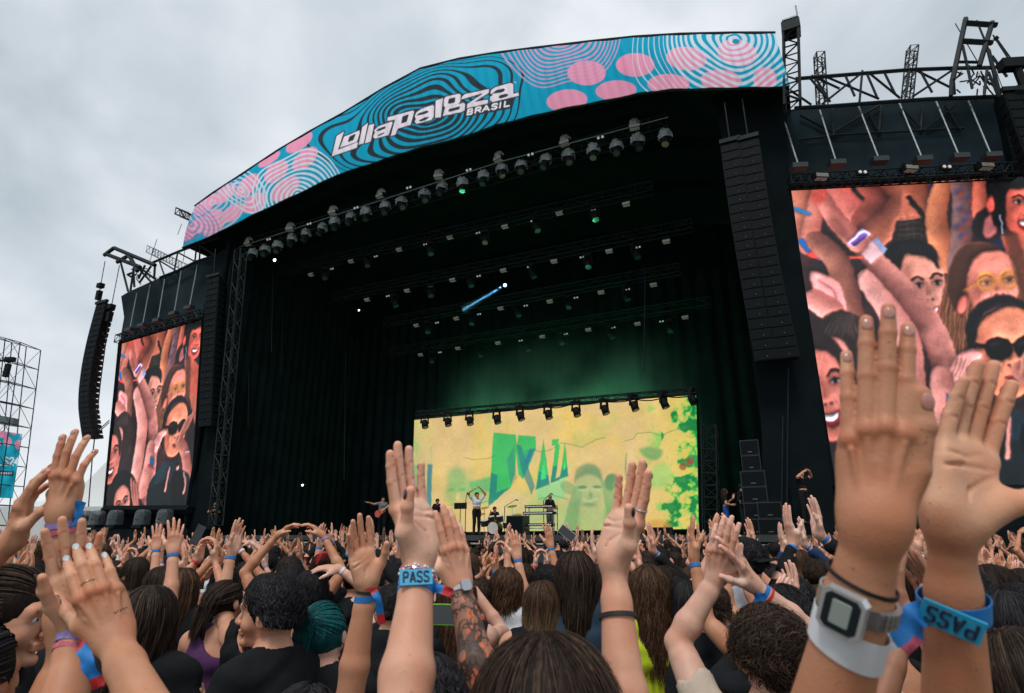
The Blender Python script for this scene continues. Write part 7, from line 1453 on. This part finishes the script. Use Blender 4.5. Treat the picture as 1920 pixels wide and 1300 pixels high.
# explicit people seen from behind in the middle distance: (variant, px, top, Y, yaw, skin, shirt, cap, label)
EXP = [(8, 346, 1066, 4.0, .05, 1, 'black', None, 'black t-shirt person holding a phone with both arms up in front of the left screen'),
       (13, 285, 1102, 2.4, 0, 1, 'black', None, 'woman with long loose brown hair and black top behind the clasped hands at the left'),
       (11, 858, 1080, 3.4, .05, 0, 'black', None, 'bare backed woman in a thin strapped black top behind the tattooed arm'),
       (3, 952, 1066, 3.9, -.05, 0, 'white', None, 'woman with a brown bob and white t-shirt in the centre of the crowd'),
       (12, 1014, 1092, 3.3, .0, 1, 'black', None, 'woman with long dark to blond hair beside the white t-shirt'),
       (13, 1078, 1036, 3.3, .0, 1, 'denim', None, 'tall person with long messy black hair and dark denim vest right of centre'),
       (11, 1214, 1064, 3.3, .1, 1, 'yellow-green', None, 'woman with wavy blond streaked hair and yellow-green top right of the raised arm'),
       (2, 1285, 1090, 3.3, -.1, 2, 'black', None, 'long black haired person in black next to the yellow-green top'),
       (17, 1392, 1014, 3.4, .0, 1, 'white', 'black', 'tall person in a black cap and white t-shirt clapping right of centre'),
       (13, 1712, 1046, 3.0, .1, 3, 'black', None, 'long dark haired person with a red strap between the two big hands'),
       (6, 1725, 1040, 4.2, .0, 1, 'grey', 'beige', 'person in a beige cap between the two big hands'),
       (2, 1880, 1112, 2.3, .1, 1, 'black', None, 'long dark haired person at the right edge'),
       (15, 1585, 1052, 3.2, .1, 0, 'black', None, 'black sleeved person with white nailed hands left of the digital watch'),
       (6, 612, 1040, 4.6, .0, 1, 'black', 'red', 'person in a bright red cap left of centre'),
       (16, 588, 1072, 3.9, .0, 0, 'black', None, 'person with a hand on the head behind the teal ponytail'),
       (14, 432, 1092, 3.5, .3, 1, 'purple', None, 'dark haired person in purple behind the profile of the short haired person'),
       (19, 1490, 1085, 3.0, -.1, 2, 'dark green', None, 'short black haired person raising the left arm right of the low bun'),
       (4, 905, 1088, 3.9, 0, 1, 'orange', None, 'person in a bright orange top behind the brown bob'),
       (4, 205, 1085, 3.3, .1, 1, 'black', None, 'short haired person raising one hand below the left screen at the far left'),
       (5, 500, 1078, 3.4, -.1, 1, 'black', None, 'curly haired person raising the left arm left of the red cap'),
       (7, 548, 1062, 4.3, 0, 2, 'black', None, 'person making a heart shape with both arms left of the red cap'),
       (0, 770, 1096, 3.6, .2, 0, 'pink', None, 'long haired person in pink clapping high right of the PASS band arm'),
       (1, 1150, 1075, 3.9, -.2, 0, 'black', None, 'short haired person clapping high beside the arm with the black hair tie'),
       (15, 1245, 1068, 4.4, .2, 1, 'black', None, 'person with a bun and long black sleeves clapping high below the LED wall edge'),
       (4, 1335, 1095, 3.0, .1, 1, 'black', None, 'short haired person raising one arm behind the arch of arms'),
       (10, 1478, 1120, 2.45, .3, 0, 'black', None, 'short haired person in black sleeves clapping sideways right of the low bun'),
       (12, 1530, 1100, 3.4, -.2, 1, 'white', None, 'person with long two tone hair and a white top left of the watch'),
       (0, 1852, 1062, 3.1, .1, 1, 'black', None, 'long haired person clapping right of the blue PASS band'),
       (4, 985, 1060, 4.7, .1, 2, 'black', None, 'short haired person raising one hand below the singer'),
       (19, 1030, 1062, 4.5, .0, 1, 'white', None, 'short haired person in white raising the left arm below the keyboards'),
       (0, 1120, 1060, 4.6, .2, 1, 'black', None, 'long haired person clapping high right of the messy black hair'),
       (1, 1215, 1056, 5.0, -.2, 1, 'red', None, 'short haired person in red clapping high under the LED wall edge'),
       (4, 1365, 1058, 4.8, .2, 0, 'black', None, 'short haired person raising one hand below the loudspeaker stack'),
       (1, 1445, 1060, 4.2, .2, 1, 'black', None, 'short haired person clapping high right of the black cap'),
       (15, 1528, 1056, 4.5, -.1, 0, 'navy', None, 'person with a bun in navy sleeves clapping high left of the big watch hand'),
       (5, 1462, 1100, 2.7, .1, 2, 'black', None, 'curly haired person raising the left arm right of the arch of arms'),
       (0, 300, 1064, 4.3, .1, 1, 'white', None, 'long haired person in white clapping high below the left video screen'),
       (1, 425, 1062, 4.6, .2, 2, 'black', None, 'short haired person clapping high under the dark left side of the stage'),
       (15, 668, 1060, 4.4, -.1, 1, 'black', None, 'person with a bun and black sleeves clapping high right of the red cap'),
       (19, 715, 1062, 4.9, 0, 1, 'grey', None, 'short haired person in grey raising the left arm under the guitarist'),
       (9, 1820, 1075, 2.6, 0, 1, 'olive', None, 'person with a black bun right of the blue PASS band'),
       (19, 1912, 1100, 2.6, 0, 1, 'navy', None, 'person raising a forearm with a wristband at the right edge'),
       (9, 170, 1110, 2.9, .1, 1, 'black', None, 'person with a black bun between the left edge and the clasped hands'),
       (10, 735, 1100, 3.2, .0, 1, 'black', None, 'short haired person in long black sleeves behind the arm with the PASS band'),
       (9, 1562, 1150, 2.3, .0, 1, 'dark green', None, 'person with a black bun just left of the white paper wristband'), (14, 1650, 1125, 2.4, .0, 2, 'black', None, 'person with a dark ponytail behind the digital watch'),
       (0, 1905, 1190, 1.25, .0, 3, 'black', None, 'near dark haired person in the lower right corner')]
for v, px, top, Y, yaw, sk, sh_, cp_, lb in EXP:
    loc, s = who(px, top, Y); rp = place(v, loc[0], Y, yaw, s, sk, sh_, lb, cap=cp_); 
    if px == 952:
        m = MB(); m.path([(-.13, -.06, 1.44), (-.10, -.125, 1.36), (0, -.135, 1.24), (.10, -.125, 1.12), (.15, -.08, 1.02)], .014, 6); link('bag_strap', mesh_of('bag_strap', m), CL['black'], rp)
WH = onY(371, 1003, 3.8); PHK = phone(WH, 1.15, 'dark phone held up in both hands in front of the left video screen', tilt=.3)
PHK.scale = (.8, .8, .8)
phone(onY(822, 1152, 2.45), 0, 'phone in a bright green case held low near the bare backed woman', mat('phone_green', (.2, .6, .05), .4), land=True)
phone(onY(1063, 1000, 5.2), .0, 'white cased phone held up tilted below the LED wall', mat('phone_white', (.7, .7, .7), .4), tilt=-.9)
# jittered rows back to the barrier
near0 = [(-.88, 2.6), (-.45, .84), (.05, .95), (.35, .5), (-1.15, 1.4), (-.6, 1.95), (-.2, 1.42), (.74, 1.78), (-.83, 2.15), (-1.3, 1.62)]
cand = []
Y = 3.9
while Y < 30:
    xm = Y * .86 + .6; n = int(2 * xm / (.72 if Y < 5 else .58))
    for k in range(n):
        cand.append((-xm + 2 * xm * (k + .5) / n + random.uniform(-.17, .17), Y + random.uniform(-.17, .17)))
    Y += .78 if Y < 5 else .62 if Y < 12 else .75
def fy(x): return (26.5 + .438 / .899 * (-(x + 1.6))) - 1.6   # pit barrier in front of the stage
SH = ['black'] * 9 + ['white'] * 4 + ['red', 'orange', 'pink', 'yellow-green', 'grey', 'navy', 'olive', 'red', 'pink', 'dark green', 'purple', 'beige', 'denim', 'black']
far = []; cnt = 0; used_lab = {}; total = len(EXP) + 10
POSN = [(.0, 'left edge'), (250, 'left of the left video screen'), (420, 'below the left video screen'), (700, 'left of the raised arm with the PASS band'), (960, 'below the singer'), (1180, 'below the keyboards'), (1420, 'below the right end of the LED wall'), (1620, 'between the LED wall and the right screen'), (1800, 'below the right video screen'), (2100, 'right edge')]
def pxof(x, y, z): d = np.array([x, y, z]) - CAM; k = d @ FW; return 960 + FPX * (d @ RT) / k, 650 - FPX * (d @ UP) / k
zone = [(110, 'far left'), (250, 'under left screen edge'), (400, 'under left screen'), (540, 'under dark stage left'), (690, 'left of guitarist'), (780, 'under guitarist'), (860, 'under conga drums'), (950, 'under singer'), (1060, 'under keyboards'), (1180, 'right of keyboards'), (1320, 'under LED edge'), (1440, 'under loudspeaker stack'), (1560, 'under dark stage right'), (1680, 'under right screen edge'), (1800, 'under right screen'), (3000, 'far right')]
rowsn = [(3.0, 'nearest rows'), (3.8, 'near rows'), (4.8, 'middle rows'), (5.8, 'further rows'), (7, 'far rows'), (99, 'farthest rows')]
PSH = {'clapping high': 'clapping high', 'clapping in front': 'clapping low', 'raising both arms wide': 'both arms up', 'raising one arm': 'right arm up', 'raising the left arm': 'left arm up', 'pointing up': 'pointing up', 'making a heart with the arms': 'arms in heart', 'holding up a phone': 'holding phone', 'with arms down': 'arms down', 'clapping to one side': 'clapping sideways', 'with a hand on the head': 'hand on head'}
HSH = {'dark brown': 'dark'}
for x, y in cand:
    if y > fy(x): continue
    if min([math.hypot(x - a, y - b) for a, b in placed[:len(EXP)] + near0]) < .42: continue
    ppx = pxof(x, y, 1.6)[0]
    if ppx < -60 or ppx > 1980: continue
    if any(abs(ppx - q[1]) < 44 and y < q[3] + .35 for q in EXP): continue
    wts = np.array([6, 6, 6, 1.5, 2.5, 2.5, 2, 1., 1.5, 6, 7, 6, 2, 6, 6, 4, 2, 1, 5, 3.]); wts[[9, 13]] += 3 if y > 5.5 else -2
    if y < 6: wts[[0, 1, 4, 5, 10, 15, 19]] += 5
    v = int(RNG.choice(len(PROTO), p=wts / wts.sum())); s = float(np.clip(RNG.normal(.965, .045), .87, 1.06)); yaw = math.atan2(-(x * .0 + 0), 1) * 0 + RNG.normal(.12, .22)
    sk = int(RNG.choice(5, p=[.24, .34, .26, .11, .05])); shc = SH[int(RNG.integers(len(SH)))]
    if total < 298:
        _, po, hs_, hc_, tp = PROTO[v]; capc = ['black', 'white', 'navy', 'red', 'beige'][int(RNG.integers(5))] if hs_ == 'cap' else None
        zn = next(t for lim, t in zone if ppx < lim); rn = next(t for lim, t in rowsn if y < lim); hh = '%s %s' % (HSH.get(hc_, hc_), {'long': 'long hair', 'short': 'short hair', 'bob': 'bob', 'curly': 'curly hair', 'tail': 'ponytail', 'bun': 'bun', 'afro': 'rounded hair'}[hs_]) if hs_ != 'cap' else '%s cap' % capc
        lab = '%s top, %s, %s, %s %s' % (shc, hh, PSH[po], rn, zn)
        place(v, x, y, yaw, s, sk, shc, lab, cap=capc); total += 1; used_lab.setdefault(lab, []).append(placed[-1])
        if po == 'holding up a phone': phone(np.array([x - math.sin(yaw) * .33 * s, y + math.cos(yaw) * .33 * s, 1.80 * s]), yaw, 'phone held high by a %s topped person, %s %s' % (shc, rn, zn))
    else: far.append((v, x, y, yaw, s, sk, shc))
seen = {}
for o in [o for o in COL.objects if o.get('category') in ('person', 'phone') and o.parent is None]:
    k = o['label']; seen.setdefault(k, []).append(o)
for k, L in seen.items():
    if len(L) > 1:
        L.sort(key=lambda o: pxof(*o.location[:2], 1.6)[0])
        nm = ['left', 'right'] if len(L) == 2 else ['left', 'middle', 'right'] if len(L) == 3 else ['%s' % ORD[i] for i in range(len(L))]
        for o, q in zip(L, nm): o['label'] = q + ' ' + k
# far crowd by the barrier: one mass, built from a few light figures
LOW = []
for i, (po, hs_, hc_) in enumerate([('with arms down', 'long', 'black'), ('clapping high', 'short', 'dark brown'), ('clapping in front', 'tail', 'black'), ('raising one arm', 'short', 'black'), ('with arms down', 'short', 'brown'), ('clapping high ', 'bob', 'dark brown'), ('raising the left arm', 'long', 'black'), ('with arms down', 'bun', 'dark brown')]):
    Pv = figure(POSES[po], hairs=(hs_, hc_), head=((i - 3) * .25, 0, 0), seed=300 + i, res=.014, hres=.0085, body_res=.028, hn=40, hw=.01, hairL=.25, legs=False, ar=1.0); L = []
    for b in ('body', 'shirt', 'hair'):
        q = Pv[b]; V, Fq = q[0], q[1]; Cq = q[2] if len(q) > 2 else np.ones((len(V), 3)); kp = V[Fq][:, :, 2].min(1) > 1.1; u_, inv = np.unique(Fq[kp], return_inverse=True); L.append((b, V[u_], inv.reshape(-1, 4), Cq[u_]))
    LOW.append(L)
mats_ = []; Vs, Fs, Ms, Cs = [], [], [], []; n0 = 0; far = [q for q in far if q[2] < 19][:520]
for k, (v, x, y, yaw, s, sk, shc) in enumerate(far):
    c_, q_ = math.cos(yaw), math.sin(yaw)
    for b, V, Fq, Cq in LOW[int(RNG.integers(8))]:
        m_ = {'body': SKIN[sk], 'shirt': CL[shc], 'hair': HAIRM}[b]
        if m_ not in mats_: mats_.append(m_)
        Vs.append((np.stack([c_ * V[:, 0] - q_ * V[:, 1], q_ * V[:, 0] + c_ * V[:, 1], V[:, 2]], -1) * s + [x, y, 0]).astype(F32)); Fs.append((Fq + n0).astype(np.int32)); Ms.append(np.full(len(Fq), mats_.index(m_), np.int32)); Cs.append(Cq.astype(F32)); n0 += len(V)
me = skin_mesh('distant_crowd', np.vstack(Vs), np.vstack(Fs), np.vstack(Cs)); me.polygons.foreach_set('material_index', np.concatenate(Ms))
tag(link('distant_crowd', me, mats_), 'distant crowd packed up to the stage barrier', 'crowd', kind='stuff'); del Vs, Fs, Cs
for i, pr in enumerate(PROTO):
    if i not in usedp:
        for ch in list(pr[0].children): bpy.data.objects.remove(ch)
        bpy.data.objects.remove(pr[0])
print('people', total, 'far', len(far), 'verts', n0)
